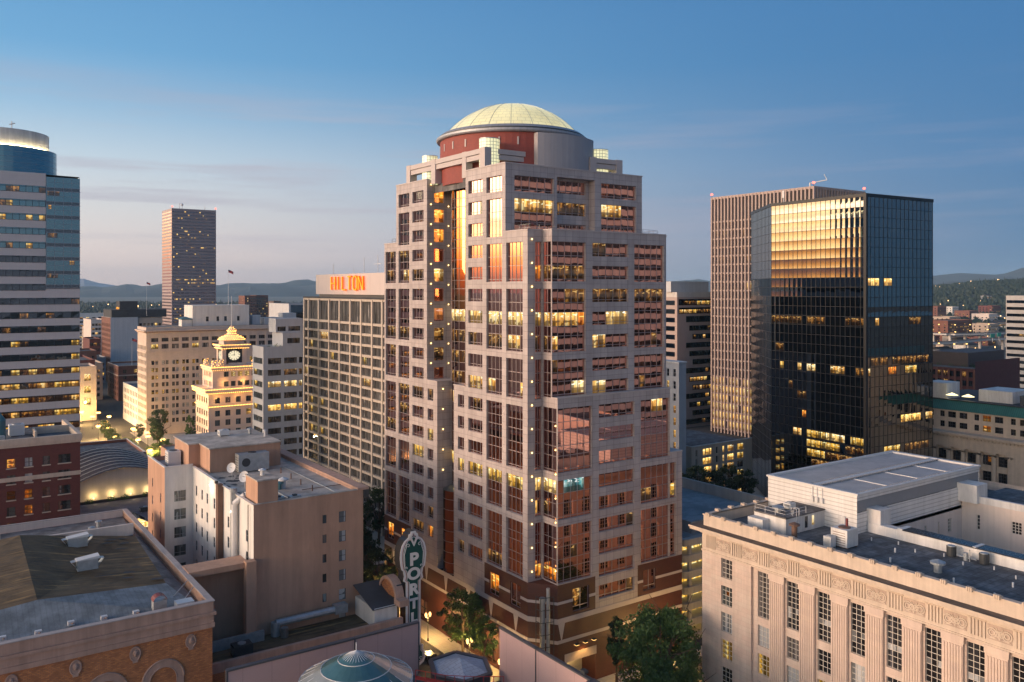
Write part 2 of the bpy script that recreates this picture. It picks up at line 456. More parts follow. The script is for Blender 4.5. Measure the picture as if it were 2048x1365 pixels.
surf('concrete_deck', (.27, .30, .32), .85, var=.22, vs=.15, stain=.3)
surf('tan_stucco', (.50, .295, .20), .85, var=.10, vs=.25, stain=.14, streak=.12, bump=.1)
surf('white_stucco', (.73, .70, .66), .85, var=.05, stain=.10, streak=.12)
surf('pale_wall', (.66, .56, .50), .8, var=.08, streak=.1)
surf('cream_terracotta', (.58, .47, .40), .7, var=.10, brick=(1.4, .55, .008, (.44, .36, .31), (.54, .44, .37)), streak=.08)
surf('jackson_stone', (.66, .52, .43), .7, var=.08)
surf('grey_concrete', (.47, .48, .50), .75, var=.07, streak=.1)
surf('hilton_white', (.50, .425, .355), .7, var=.06, streak=.1)
surf('hilton_dark', (.05, .048, .05), .5, var=.15)
surf('red_brick', (.155, .042, .032), .85, var=.15, vs=.6, brick=(.5, .17, .02, (.12, .055, .05), (.125, .032, .027)))
surf('rust_brick', (.20, .075, .05), .85, var=.15, brick=(.5, .17, .02, (.16, .08, .06), (.16, .06, .04)))
surf('orange_brick', (.64, .245, .075), .85, var=.25, vs=.9, brick=(.45, .16, .03, (.34, .15, .08), (.38, .13, .045)))
surf('terracotta_pink', (.48, .30, .225), .8, var=.12, vs=.8, streak=.2)
surf('sandstone', (.63, .50, .41), .75, var=.10, vs=.5, brick=(2.1, .82, .008, (.46, .37, .31), (.60, .47, .40)), streak=.12)
surf('sandstone_blocks', (.61, .50, .42), .78, var=.14, vs=.6, streak=.15, brick=(1.7, .68, .014, (.44, .35, .30), (.60, .46, .385)))
surf('sandstone_plain', (.585, .475, .38), .75, var=.12, vs=.7, streak=.15)
surf('cornice_soot', (.13, .10, .085), .85, var=.3, stain=.3)
surf('mauve_panel', (.45, .30, .28), .7, var=.05, brick=(3.6, 30, .02, (.25, .17, .17), None, 0.0))
surf('coping_dark', (.09, .09, .10), .5, metal=.3, var=.15)
surf('theatre_roof', (.12, .09, .06), .9, vs=.45, stain=.35, var=.35, vsc=(.22, 3.2, 1), stops=[(.3, (.06, .045, .03)), (.46, (.19, .12, .055)), (.55, (.105, .078, .05)), (.66, (.34, .205, .075))])
surf('theatre_roof_grey', (.25, .27, .28), .7, var=.35, vs=.5, stain=.35, ribs=('u', .62, .12))
surf('corrugated', (.72, .71, .70), .5, metal=.1, var=.08, streak=.14, ribs=('v', .62, .32))
surf('corrugated_roof', (.58, .54, .52), .5, metal=.1, var=.12, stain=.15, ribs=('u', .62, .5))
surf('louvre_grey', (.26, .27, .29), .6, var=.1, ribs=('u', .25, .3))
surf('solar_black', (.025, .028, .035), .25, var=.1, ribs=('v', .55, .5))
surf('vault_roof', (.035, .028, .036), .7, var=.2)
surf('podium_roof', (.23, .19, .20), .9, var=.2, vs=.3, stain=.2)
surf('copper_green', (.035, .15, .13), .6, var=.25, ribs=('u', .6, .35))
surf('copper_blue', (.06, .17, .20), .6, var=.25)
surf('rust', (.15, .085, .06), .8, var=.3)
surf('fox_stone', (.58, .53, .52), .6, var=.06, brick=(1.6, 1.2, .012, (.4, .36, .36), None, 0.0))
surf('pink_granite', (.30, .22, .215), .5, var=.06, brick=(3, 1.95, .02, (.22, .165, .16), None, 0.0))
surf('rib_concrete', (.37, .285, .255), .75, var=.06)
surf('banded_concrete', (.50, .47, .44), .75, var=.08, streak=.1)
surf('sign_green', (.006, .062, .052), .92, var=.1)
surf('sign_white', (.78, .74, .71), .5, var=.08, stain=.15)
surf('sign_black', (.02, .02, .022), .5, var=.1)
surf('sign_pink', (.62, .38, .34), .5, var=.1)
surf('red_plastic', (.35, .03, .035), .6, var=.15)
surf('asphalt', (.05, .048, .047), .9, var=.25, vs=.3, bump=.2)
surf('sidewalk', (.42, .39, .35), .9, var=.12, brick=(1.5, 1.5, .015, (.2, .19, .18), None, 0.0))
surf('road_paint', (.7, .7, .66), .8, var=.2, vs=2)
surf('city_ground', (.10, .11, .10), .95, var=.35, vs=.01)
surf('bark', (.09, .065, .045), .95, var=.3, vs=3, bump=.4)
surf('lamp_iron', (.02, .022, .022), .5, metal=.5, var=.1)
surf('flag_red', (.4, .08, .08), .8, var=.2, ribs=('v', .28, -.8))
surf('flag_blue', (.03, .04, .12), .8, var=.2)
surf('hill_soil', (.025, .04, .035), .95, var=.3, vs=.004)
surf('mountain_rock', (.02, .035, .045), .95, var=.3, vs=.002)
surf('snow_rock', (.42, .42, .45), .9, var=.3, vs=.0015)
surf('house_white', (.55, .53, .5), .8, var=.1)
surf('house_tan', (.42, .33, .26), .8, var=.1)
surf('house_grey', (.25, .26, .28), .8, var=.15)
surf('car_silver', (.45, .46, .48), .3, metal=.6, var=.03)
surf('car_dark', (.03, .03, .035), .25, metal=.4, var=.03)
surf('rubber', (.02, .02, .02), .9, var=.1)
surf('awning', (.08, .1, .13), .8, var=.1)
surf('brown_panel', (.10, .07, .06), .7, var=.15)
surf('blind', (.55, .53, .50), .85, var=.06)
surf('maroon_metal', (.16, .03, .03), .6, var=.15)

glass('glass_rose', (.64, .345, .295), wave=.0030, ws=.30)
glass('glass_spandrel', (.30, .15, .13), wave=.0028, ws=.30)
glass('glass_bay', (.42, .18, .07), wave=.0015, ws=.3)
glass('glass_black', (.205, .21, .215), wave=.0012, ws=.2, pillow=(2.25, 1.95, .40, .10))
glass('glass_teal', (.16, .26, .29), wave=.0015, ws=.4)
glass('glass_band', (.11, .125, .14), wave=.0015, ws=.3)
glass('glass_pink', (.17, .135, .15), wave=.002, ws=.4)
glass('glass_sky', (.35, .42, .43), wave=.001, ws=.6, rough=.08)
clear_glass('glass_dark', (.03, .03, .034))
clear_glass('glass_grey', (.075, .085, .085))
clear_glass('glass_curtain', (.11, .10, .10), spec=.35)
clear_glass('glass_blind', (.36, .37, .38), spec=.5)
lit('lit_warm', (.45, .17, .02), (1.0, .50, .10), (1.0, .80, .38), 1.15)
lit('lit_dim', (.03, .012, .006), (.14, .055, .014), (.75, .34, .07), .7)
lit('lit_bright', (.85, .40, .07), (1.0, .64, .20), (1.0, .86, .50), 1.35)
lit('lit_yellow', (.40, .19, .015), (.95, .50, .06), (1.0, .78, .30), 1.05)
lit('lit_orange', (.30, .06, .005), (.95, .24, .02), (1.0, .45, .06), 1.2)
lit('lit_teal', (.02, .14, .16), (.05, .36, .42), (.7, .85, .75), .9, su=.5)
lit('lit_gold', (1.0, .42, .06), (1.0, .55, .12), (1.0, .70, .25), 1.7)
emit('bulb', (1.0, .64, .22), 4)
emit('bulb_gold', (1.0, .46, .09), 5)
emit('bulb_street', (1.0, .56, .17), 2.8)
emit('bulb_white', (1.0, .93, .75), 9)
emit('bulb_red', (1.0, .12, .08), 4)
emit('neon', (1.0, .09, .008), 1.5)
emit('neon_core', (1.0, .36, .03), 1.6)
emit('arena_red', (1.0, .035, .03), 1.3)
emit('sign_lit', (1.0, .85, .45), 1.6)

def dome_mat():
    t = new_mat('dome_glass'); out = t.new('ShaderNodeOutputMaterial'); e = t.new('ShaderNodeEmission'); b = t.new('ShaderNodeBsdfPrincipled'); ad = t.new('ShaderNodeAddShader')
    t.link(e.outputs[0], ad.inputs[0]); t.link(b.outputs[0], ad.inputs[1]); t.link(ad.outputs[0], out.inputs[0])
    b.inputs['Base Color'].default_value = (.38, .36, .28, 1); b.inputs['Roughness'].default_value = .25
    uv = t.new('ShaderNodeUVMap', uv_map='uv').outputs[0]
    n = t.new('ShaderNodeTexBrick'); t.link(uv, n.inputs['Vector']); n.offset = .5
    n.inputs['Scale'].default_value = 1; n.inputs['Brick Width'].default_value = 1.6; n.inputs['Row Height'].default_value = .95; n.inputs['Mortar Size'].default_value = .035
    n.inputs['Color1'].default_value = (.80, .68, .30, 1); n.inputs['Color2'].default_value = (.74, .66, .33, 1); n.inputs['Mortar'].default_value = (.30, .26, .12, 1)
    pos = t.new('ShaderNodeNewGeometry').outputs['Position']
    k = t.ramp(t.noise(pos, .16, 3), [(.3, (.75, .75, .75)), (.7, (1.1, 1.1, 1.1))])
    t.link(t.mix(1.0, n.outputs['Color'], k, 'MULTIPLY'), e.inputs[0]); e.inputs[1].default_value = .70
dome_mat()
def block_mat():
    t = new_mat('glass_block'); out = t.new('ShaderNodeOutputMaterial'); e = t.new('ShaderNodeEmission'); b = t.new('ShaderNodeBsdfPrincipled'); ad = t.new('ShaderNodeAddShader')
    t.link(e.outputs[0], ad.inputs[0]); t.link(b.outputs[0], ad.inputs[1]); t.link(ad.outputs[0], out.inputs[0])
    b.inputs['Base Color'].default_value = (.3, .32, .28, 1); b.inputs['Roughness'].default_value = .2
    uv = t.new('ShaderNodeUVMap', uv_map='uv').outputs[0]
    n = t.new('ShaderNodeTexBrick'); t.link(uv, n.inputs['Vector']); n.offset = 0
    n.inputs['Scale'].default_value = 1; n.inputs['Brick Width'].default_value = .6; n.inputs['Row Height'].default_value = .6; n.inputs['Mortar Size'].default_value = .05
    n.inputs['Color1'].default_value = (.95, .85, .45, 1); n.inputs['Color2'].default_value = (.75, .72, .42, 1); n.inputs['Mortar'].default_value = (.16, .15, .09, 1)
    sp = t.new('ShaderNodeSeparateXYZ'); t.link(uv, sp.inputs[0])
    t.link(n.outputs['Color'], e.inputs[0]); e.inputs[1].default_value = .75
block_mat()
def leaf_mat(name, a, b_):
    t = new_mat(name); out = t.new('ShaderNodeOutputMaterial'); b = t.new('ShaderNodeBsdfPrincipled'); tr = t.new('ShaderNodeBsdfTranslucent'); mx = t.new('ShaderNodeMixShader'); mx.inputs[0].default_value = .3
    pos = t.new('ShaderNodeNewGeometry').outputs['Position']
    c = t.ramp(t.noise(pos, .8, 4), [(.3, a), (.7, b_)]); t.link(c, b.inputs['Base Color']); t.link(c, tr.inputs[0]); b.inputs['Roughness'].default_value = .6
    t.link(b.outputs[0], mx.inputs[1]); t.link(tr.outputs[0], mx.inputs[2]); t.link(mx.outputs[0], out.inputs[0])
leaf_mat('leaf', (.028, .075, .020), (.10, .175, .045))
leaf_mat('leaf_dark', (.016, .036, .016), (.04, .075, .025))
leaf_mat('wood_far', (.012, .026, .016), (.035, .06, .028))
surf('red_net', (.22, .02, .025), .8, var=.3, vs=4)
clear_glass('glass_drape', (.12, .115, .11), spec=.3)
surf('parapet_cap', (.42, .36, .34), .8, var=.15, streak=.15)
surf('frieze_back', (.46, .35, .285), .8, var=.15, vs=.8, streak=.2)
surf('screen_grey', (.36, .34, .355), .6, var=.08, streak=.12)
surf('hilton_grey', (.085, .08, .08), .6, var=.15)
surf('hilton_sign', (.56, .48, .45), .7, var=.04, brick=(6.2, 30, .05, (.4, .34, .32), None, 0.0))
emit('bulb_far_street', (1.0, .52, .14), 5)
# ------------------------------------------------------------------ world, sun, camera
scn = bpy.context.scene
SUN_AZ = math.radians(-66)      # from +y, towards -x
def make_world():
    w = bpy.data.worlds.new('World'); scn.world = w; w.use_nodes = True; w.node_tree.nodes.clear()
    t = NT(w); out = t.new('ShaderNodeOutputWorld'); bg = t.new('ShaderNodeBackground'); t.link(bg.outputs[0], out.inputs[0])
    d = t.new('ShaderNodeTexCoord').outputs['Generated']
    sp = t.new('ShaderNodeSeparateXYZ'); t.link(d, sp.inputs[0]); e = sp.outputs[2]
    h = t.math('SQRT', t.math('ADD', t.math('MULTIPLY', sp.outputs[0], sp.outputs[0]), t.math('MULTIPLY', sp.outputs[1], sp.outputs[1])))
    g = (math.sin(math.radians(-72)), math.cos(math.radians(-72)))
    c = t.math('DIVIDE', t.math('ADD', t.math('MULTIPLY', sp.outputs[0], g[0]), t.math('MULTIPLY', sp.outputs[1], g[1])), h)
    ef = t.math('MULTIPLY', t.math('ADD', e, .1), 1 / 1.1, True)
    E_ = lambda x: (x + .1) / 1.1
    anti = t.ramp(ef, [(E_(-.1), (.06, .09, .14)), (E_(0), (.060, .155, .270)), (E_(.05), (.052, .155, .295)), (E_(.14), (.044, .148, .315)), (E_(.30), (.042, .145, .325)), (E_(.6), (.036, .115, .27)), (E_(1), (.03, .09, .21))])
    mid = t.ramp(ef, [(E_(-.1), (.15, .14, .15)), (E_(0), (.60, .47, .43)), (E_(.035), (.68, .56, .51)), (E_(.08), (.60, .575, .56)), (E_(.14), (.45, .54, .61)), (E_(.19), (.265, .42, .57)), (E_(.25), (.135, .32, .53)), (E_(.36), (.085, .24, .46)), (E_(.6), (.045, .14, .31)), (E_(1), (.03, .09, .21))])
    glow = t.ramp(ef, [(E_(-.1), (.2, .1, .08)), (E_(-.004), (.45, .16, .10)), (E_(.012), (1.2, .36, .08)), (E_(.03), (3.6, 1.35, .2)), (E_(.06), (7.0, 4.2, 1.6)), (E_(.10), (8.8, 6.8, 4.4)), (E_(.19), (4.8, 4.2, 3.6)), (E_(.32), (1.5, 1.5, 1.5)), (E_(.55), (.25, .36, .52)), (E_(1), (.03, .09, .21))])
    f1 = t.new('ShaderNodeMapRange', interpolation_type='SMOOTHSTEP'); f1.inputs[1].default_value = -.95; f1.inputs[2].default_value = .38; t.link(c, f1.inputs[0])
    f2 = t.new('ShaderNodeMapRange', interpolation_type='SMOOTHSTEP'); f2.inputs[1].default_value = .26; f2.inputs[2].default_value = .97; t.link(c, f2.inputs[0])
    sky = t.mix(f2.outputs[0], t.mix(f1.outputs[0], anti, mid), glow)
    # thin evening cloud streaks low over the horizon
    n = t.noise(t.mapping(d, (2.2, 2.2, 34.0), (3.1, .7, .35)), 1.15, 5, .55)
    band = t.ramp(e, [(0.03, (0, 0, 0)), (.075, (1, 1, 1)), (.15, (1, 1, 1)), (.24, (0, 0, 0))])
    k = t.math('MULTIPLY', t.ramp(n, [(.50, (0, 0, 0)), (.66, (1, 1, 1))]), band)
    n2 = t.noise(t.mapping(d, (3, 3, 20.0), (1.1, .2, .5)), .8, 3, .5)
    cc = t.mix(n2, (.20, .22, .33), (.48, .42, .45)); cc = t.mix(f2.outputs[0], cc, t.mix(1.0, glow, (.8, .68, .62), 'MULTIPLY'))
    sky = t.mix(t.math('MULTIPLY', k, t.math('MULTIPLY_ADD' if False else 'ADD', t.math('MULTIPLY', f1.outputs[0], .75), .12)), sky, cc)
    # a share of physical twilight sky
    ns = t.new('ShaderNodeTexSky', sky_type='NISHITA'); ns.sun_disc = False; ns.sun_elevation = math.radians(1.5); ns.sun_rotation = SUN_AZ; ns.air_density = 1.2; ns.dust_density = 1.0
    add = t.new('ShaderNodeMix', data_type='RGBA', blend_type='ADD'); add.inputs[0].default_value = .004; t.link(sky, add.inputs[6]); t.link(ns.outputs[0], add.inputs[7])
    t.link(add.outputs[2], bg.inputs[0]); bg.inputs[1].default_value = 1.0
    w.cycles.sampling_method = 'MANUAL'; w.cycles.sample_map_resolution = 1024
make_world()

sun = bpy.data.lights.new('sunset_sun', 'SUN'); sun.energy = 2.3; sun.angle = math.radians(22); sun.color = (1.0, .65, .43)
so = bpy.data.objects.new('sunset_sun', sun); COL.objects.link(so)
el = math.radians(7)
dirv = Vector((math.sin(SUN_AZ - .16) * math.cos(el), math.cos(SUN_AZ - .16) * math.cos(el), math.sin(el)))
so.rotation_euler = dirv.to_track_quat('Z', 'Y').to_euler()

cam = bpy.data.cameras.new('camera'); co = bpy.data.objects.new('camera', cam); COL.objects.link(co)
cam.sensor_width = 36; cam.lens = 36 * 1700 / 2048; cam.shift_y = -(682.5 - 578) / 2048; cam.clip_start = .5; cam.clip_end = 60000
co.location = (0, 0, 66); co.rotation_euler = (math.radians(90), 0, math.radians(-35)); scn.camera = co
scn.view_settings.view_transform = 'Standard'; scn.view_settings.look = 'None'; scn.view_settings.exposure = .40; scn.view_settings.gamma = 1
scn.cycles.use_denoising = True; scn.cycles.max_bounces = 6; scn.cycles.diffuse_bounces = 3; scn.cycles.glossy_bounces = 4; scn.cycles.transmission_bounces = 2; scn.cycles.volume_bounces = 0; scn.cycles.sample_clamp_indirect = 6; scn.cycles.caustics_reflective = False

def lamp(name, loc, power, col=(1, .62, .25), r=.25, spot=None, aim=None):
    l = bpy.data.lights.new(name, 'SPOT' if spot else 'POINT'); l.energy = power; l.color = col; l.shadow_soft_size = r
    if spot: l.spot_size = math.radians(spot); l.spot_blend = .6
    o = bpy.data.objects.new(name, l); COL.objects.link(o); o.location = loc
    if aim: o.rotation_euler = (Vector(loc) - Vector(aim)).to_track_quat('Z', 'Y').to_euler()
    return o

# ------------------------------------------------------------------ haze box
HAZE = 5.6e-5
def haze():
    mb = MB(); mb.box(-7000, 10800, -1500, 10900, -7, 292, bottom=True)
    t = new_mat('haze_air'); out = t.new('ShaderNodeOutputMaterial'); v = t.new('ShaderNodeVolumePrincipled'); t.link(v.outputs[0], out.inputs['Volume'])
    v.inputs['Color'].default_value = (.50, .76, 1.0, 1); v.inputs['Density'].default_value = HAZE; v.inputs['Anisotropy'].default_value = .0
    o = part(mb, 'haze', 'haze_air', kind='stuff'); tag(o, 'pale blue evening haze over the distant hills', 'haze')
haze()

# ------------------------------------------------------------------ ground, streets, hills
def ground():
    mb = MB(); mb.face(((-6900, -1400, -.02), (10700, -1400, -.02), (10700, 10800, -.02), (-6900, 10800, -.02)))
    part(mb, 'ground', 'city_ground', kind='structure')
    mb = MB(); mb.face(((-120, -60, 0), (420, -60, 0), (420, 620, 0), (-120, 620, 0))); part(mb, 'road', 'asphalt', kind='structure')
    def slab(x0, x1, y0, y1, nm='pavement'):
        m = MB(); m.box(x0, x1, y0, y1, 0, .14); part(m, nm, 'sidewalk', kind='structure')
    slab(-50, 64.5, 108.5, 179); slab(78.0, 118.5, 105.5, 170); slab(-50, 68.5, 40, 103.8); slab(95.5, 170, 25, 93.0)
    slab(78, 190, 185, 232); slab(78, 190, 246, 330); slab(80, 240, 345, 420); slab(-40, 62, 196, 262); slab(-40, 62, 264, 330)
    slab(200, 260, 115, 230)
    p = MB()
    for y in range(60, 260, 9): p.box(71.15, 71.3, y, y + 3, .004, .008)
    for k in range(8): p.box(65.5 + k * 1.5, 66.1 + k * 1.5, 104.3, 107.6, .004, .008)
    part(p, 'road_marking', 'road_paint', kind='structure')
ground()

from mathutils import noise as mnoise
def ridge(name, mat, r0, prof, thick, seed, az0, az1, base=-6, amp=30, label=None):
    """a long hill: prof maps azimuth (deg from +y) to crest height"""
    mb = MB(); N = 160; rows = 9; grid_ = []
    for i in range(N + 1):
        az = az0 + (az1 - az0) * i / N; row = []
        for j in range(rows + 1):
            q = j / rows; r = r0 + thick * (q - .5)
            top = prof(az)
            sh = math.sin(math.pi * min(1, q * 1.0)) ** .8
            nzv = mnoise.fractal(Vector((az * .55, q * 2.2, seed)), .9, 2.2, 5)
            z = base + (top - base) * sh + amp * nzv * sh
            a = math.radians(az); row.append((r * math.sin(a), r * math.cos(a), z))
        grid_.append(row)
    for i in range(N):
        for j in range(rows): mb.face((grid_[i][j], grid_[i + 1][j], grid_[i + 1][j + 1], grid_[i][j + 1]))
    part(mb, name, mat, kind='structure', smooth=True)
def lerp(tab):
    def f(x):
        for (a, p), (b, q) in zip(tab, tab[1:]):
            if x <= b: 
                u = max(0, (x - a) / (b - a)); return p + (q - p) * u
        return tab[-1][1]
    return f
def azu(u): return 35 + math.degrees(math.atan((u - 1024) / 1700))
def hz(u, v, r): return 66 + (578 - v) * r * math.cos(math.atan((u - 1024) / 1700)) / 1700
R1 = 9000; R2 = 8000
ridge('mountain', 'snow_rock', 9900, lerp([(azu(u), hz(u, v, 9900)) for u, v in ((60, 584), (110, 566), (150, 556), (168, 556), (200, 567), (250, 577), (330, 584))]), 900, 9, azu(60), azu(330), amp=14)
ridge('hills', 'mountain_rock', R1, lerp([(azu(u), hz(u, v, R1)) for u, v in ((-200, 580), (120, 578), (200, 576), (280, 569), (330, 567), (430, 571), (470, 567), (560, 567), (640, 561), (700, 556), (780, 560), (900, 566), (1100, 560), (1300, 562), (1420, 560), (1600, 560), (1853, 552), (1900, 550), (1960, 549), (2048, 541), (2300, 536))]), 1500, 3, azu(-200), azu(2300), amp=34)
ridge('hills', 'mountain_rock', R2, lerp([(azu(u), hz(u, v, R2)) for u, v in ((-200, 584), (200, 581), (300, 578), (420, 579), (520, 573), (640, 571), (800, 573), (1400, 572), (1850, 566), (1940, 562), (2048, 553), (2300, 545))]), 1500, 5, azu(-200), azu(2300), amp=28)
ridge('hills', 'hill_soil', 3300, lerp([(azu(u), hz(u, v, 3300)) for u, v in ((1500, 590), (1780, 584), (1853, 580), (1920, 574), (1965, 569), (2048, 566), (2300, 558))]), 1900, 7, azu(1500), azu(2300), amp=10)
# ------------------------------------------------------------------ the granite tower with the dome
def main_tower():
    root = thing('office_tower', 'tall pink granite office tower with stepped tiers under a glowing pale yellow dome', 'office tower', (98, 138, 0))
    g = MB(); br = MB()            # granite, brick
    zt = lambda k: 85.6 - 3.92 * k if k <= 13 else 34.64 - 3.76 * (k - 13)
    LW, LD, LB, LY, LT = 'lit_warm', 'lit_dim', 'lit_bright', 'lit_yellow', 'lit_teal'
    rose = dict(pane='glass_rose', frame='frame_rose', bar=.09, tilt=.0012, sub=True)
    def single(a0, a1, ks, nv, L={}, h=2.3):
        out = []
        for k in ks:
            o = dict(rose); o.update(nv=nv, rows=[1.9, .45])
            if k in L: c0, c1, m = L[k]; o['lit'] = {0: (c0, c1, m), 1: (c0, c1, m)}
            out.append((a0, a1, zt(k) - h, zt(k), o))
        return out
    GR = [[0], [1, 2], [3, 4], [5, 6, 7], [8, 9], [10, 11, 12], [13, 14], [15, 16, 17]]
    def multi(a0, a1, groups, nv, L={}):
        out = []
        for gr in groups:
            rows = []; lt = {}
            for i, k in enumerate(gr):
                if k in L:
                    q = L[k]; lt[len(rows)] = [x for x in (q if isinstance(q, list) else [q])]
                rows.append(2.3)
                if i < len(gr) - 1: rows.append(1.62)
                else: rows.append(.42)
            o = dict(rose); o.update(nv=nv, rows=rows, lit=lt or None)
            out.append((a0, a1, max(17.75, zt(gr[-1]) - 2.72), zt(gr[0]), o))
        return out
    X = 82.4
    A, B, Cc, Dd = (160.23, 164.95), (154.31, 158.99), (148.3, 152.93), (144.45, 146.68)
    E_, Ff, Gg, Hh = (133.07, 135.23), (126.87, 131.57), (120.72, 125.57), (114.59, 119.4)
    R0, R17 = range(0, 18), range(18)
    DEP = .42
    def fl(y0, y1, z0, z1, wins): F(g, root, '-x', X, y0, y1, z0, z1, wins, depth=DEP)
    # left wing of the left face
    fl(160.0, 165.5, 17.6, 75.5, multi(*A, GR[2:], 3, {4: (1, 2, LD), 7: (0, 2, LD), 3: (1, 1, LD), 12: (0, 2, LD), 8: (0, 1, LD)}))
    fl(153.6, 160.0, 17.6, 87.5, multi(*B, GR, 3, {3: (0, 2, LD), 4: (0, 1, LW), 7: (0, 2, LD), 10: (0, 2, LD), 11: (1, 2, LD)}))
    fl(146.9, 153.6, 11.7, 87.5, single(*Cc, R17, 4, {4: (0, 3, LD), 10: (1, 3, LD), 13: (0, 3, LY), 17: (0, 3, LD)}))
    fl(142.9, 146.9, 11.7, 48.0, single(*Dd, range(10, 18), 2, {10: (0, 1, LD), 12: (0, 1, LY), 16: (0, 1, LD), 17: (0, 1, 'lit_orange')}))
    # right wing of the left face
    fl(132.5, 136.7, 11.7, 48.0, single(*E_, range(10, 18), 2, {13: (0, 1, LY), 17: (0, 1, LD)}))
    fl(126.2, 132.5, 11.7, 87.5, single(*Ff, R17, 4, {6: (0, 3, LB), 1: (0, 0, LD), 9: (0, 3, LW), 7: (2, 3, LD), 13: (0, 3, LY), 10: (1, 2, LD)}))
    fl(119.65, 126.2, 17.6, 87.5, multi(*Gg, GR, 4, {6: (0, 3, LB), 7: (0, 3, LD), 9: (2, 3, LW), 13: (0, 3, LY), 17: (0, 3, LD)}))
    fl(113.2, 119.65, 17.6, 75.7, multi(*Hh, GR[2:], 4, {6: (0, 3, LB), 7: (1, 3, LW), 9: (0, 0, LW), 13: (0, 3, LY)}))
    # notch at the near corner: granite return, then a glazed cheek
    F(g, root, '-y', 113.2, 82.4, 85.53, 17.6, 75.7, multi(83.95, 85.45, GR[2:], 2, {4: (0, 1, 'lit_orange'), 6: (0, 1, LW), 7: (0, 0, LD), 13: (0, 1, LB), 14: (0, 0, LW), 17: (0, 1, 'lit_orange')}), depth=DEP)
    F(g, root, '-x', 85.53, 110.7, 113.2, 48.0, 75.7, multi(110.82, 113.1, GR[2:5], 2, {4: (0, 1, LD), 6: (0, 1, LW), 7: (1, 1, LD)}), depth=.12)
    F(g, root, '-x', 85.53, 109.2, 113.2, 17.6, 48.0, multi(109.3, 113.1, GR[5:], 3, {13: (0, 2, LB), 14: (2, 2, LD), 17: (0, 2, 'lit_orange')}), depth=.12)
    # right face, upper block
    Y3 = 119.65
    F(g, root, '-y', Y3, 82.4, 93.6, 75.7, 87.5, multi(84.3, 92.85, GR[:1], 5) + [(84.3, 92.85, 75.75, zt(1), dict(rose, nv=5, rows=[2.3, 1.62, 1.9], lit={0: (0, 4, LW)}))], depth=DEP)
    F(g, root, '-y', Y3 + 1.6, 93.6, 102.4, 75.7, 86.0, [w for w in single(94.2, 101.6, [0, 1], 5, {1: (0, 4, LD)})] + [(94.2, 101.6, 75.75, zt(2), dict(rose, nv=5, rows=[1]))], depth=DEP)
    g.facade('-y', Y3, 93.6, 102.4, 86.0, 87.5, [], 0)
    g.wq('-x', 102.4, Y3, Y3 + 1.6, 75.7, 86.0); g.wq('+x', 93.6, Y3, Y3 + 1.6, 75.7, 86.0)
    g.face(((93.6, Y3, 86), (93.6, Y3 + 1.6, 86), (102.4, Y3 + 1.6, 86), (102.4, Y3, 86)))
    F(g, root, '-y', Y3, 102.4, 114.3, 75.7, 87.5, multi(104.0, 112.75, GR[:1], 5) + [(104.0, 112.75, 75.75, zt(1), dict(rose, nv=5, rows=[2.3, 1.62, 1.9], lit={0: (0, 2, LW)}))], depth=DEP)
    # right face, middle block
    Y2 = 110.7
    F(g, root, '-y', Y2, 85.53, 93.5, 48.0, 75.7, multi(85.6, 92.74, GR[2:5], 5, {4: (0, 4, LD), 6: [(0, 3, LW), (4, 4, 'lit_orange')], 7: (0, 0, LW), 9: (3, 4, LB), 8: (0, 0, LD), 5: (2, 4, LD)}), depth=DEP)
    F(g, root, '-y', Y2, 93.5, 103.2, 48.0, 75.7, single(94.24, 102.46, range(3, 10), 5, {6: [0, 0, LW][0:0] or (2, 4, LB), 7: (0, 1, LW), 9: (0, 1, LB), 5: (0, 4, LD), 3: (0, 1, LD)}), depth=DEP)
    F(g, root, '-y', Y2, 103.2, 111.6, 48.0, 75.7, multi(103.93, 111.2, GR[2:5], 5, {5: (0, 4, LD), 7: (3, 3, LD), 9: (1, 1, LD)}), depth=DEP)
    g.wq('+x', 111.6, 110.7, 113.2, 48, 75.7); g.wq('-y', 113.2, 111.6, 114.3, 36.4, 75.7)
    # right face, lower block
    Y1 = 109.2
    F(g, root, '-y', Y1, 85.53, 93.6, 17.6, 48.0, multi(85.6, 92.89, GR[5:], 5, {13: [(1, 3, LT)], 16: (2, 2, LD)}), depth=DEP)
    F(g, root, '-y', Y1, 93.6, 103.3, 11.7, 48.0, single(94.38, 102.52, range(10, 19), 5, {18: (4, 4, LD), 15: (4, 4, LD)}), depth=DEP)
    F(g, root, '-y', Y1, 103.3, 111.2, 17.6, 48.0, multi(104.05, 111.12, GR[5:], 5, {10: (2, 3, LW), 14: (0, 1, LD)}), depth=DEP)
    g.wq('+x', 111.2, 109.2, 113.2, 36.4, 48)
    F(g, root, '-y', Y1, 111.2, 114.3, 17.6, 36.4, multi(111.25, 112.75, GR[6:], 1, {14: (0, 0, LY)}), depth=DEP)
    # hidden faces and tops
    g.wq('+x', 114.3, 109.2, 165.5, 11.7, 36.4); g.wq('+x', 114.3, 113.2, 165.5, 36.4, 75.7); g.wq('+x', 114.3, 119.65, 160, 75.7, 87.5)
    g.wq('+y', 165.5, 82.4, 114.3, 17.6, 75.5); g.wq('+y', 160, 82.4, 114.3, 75.5, 87.5)
    rf = MB()
    rf.box(84.0, 113.8, 121.7, 159.5, 84.9, 86.6); part(rf, 'roof', 'roof_gravel', root)
    # parapet copings and terraces
    cp = MB()
    cp.cut(); cp.box(82.3, 83.0, 132.5, 119.55, 87.5, 87.72); cp.cut(); cp.box(83.0, 114.4, 119.55, 120.3, 87.5, 87.72); cp.cut(); cp.box(82.3, 83, 146.9, 160.05, 87.5, 87.72); cp.cut(); cp.box(113.7, 114.4, 120.3, 160, 87.5, 87.72)
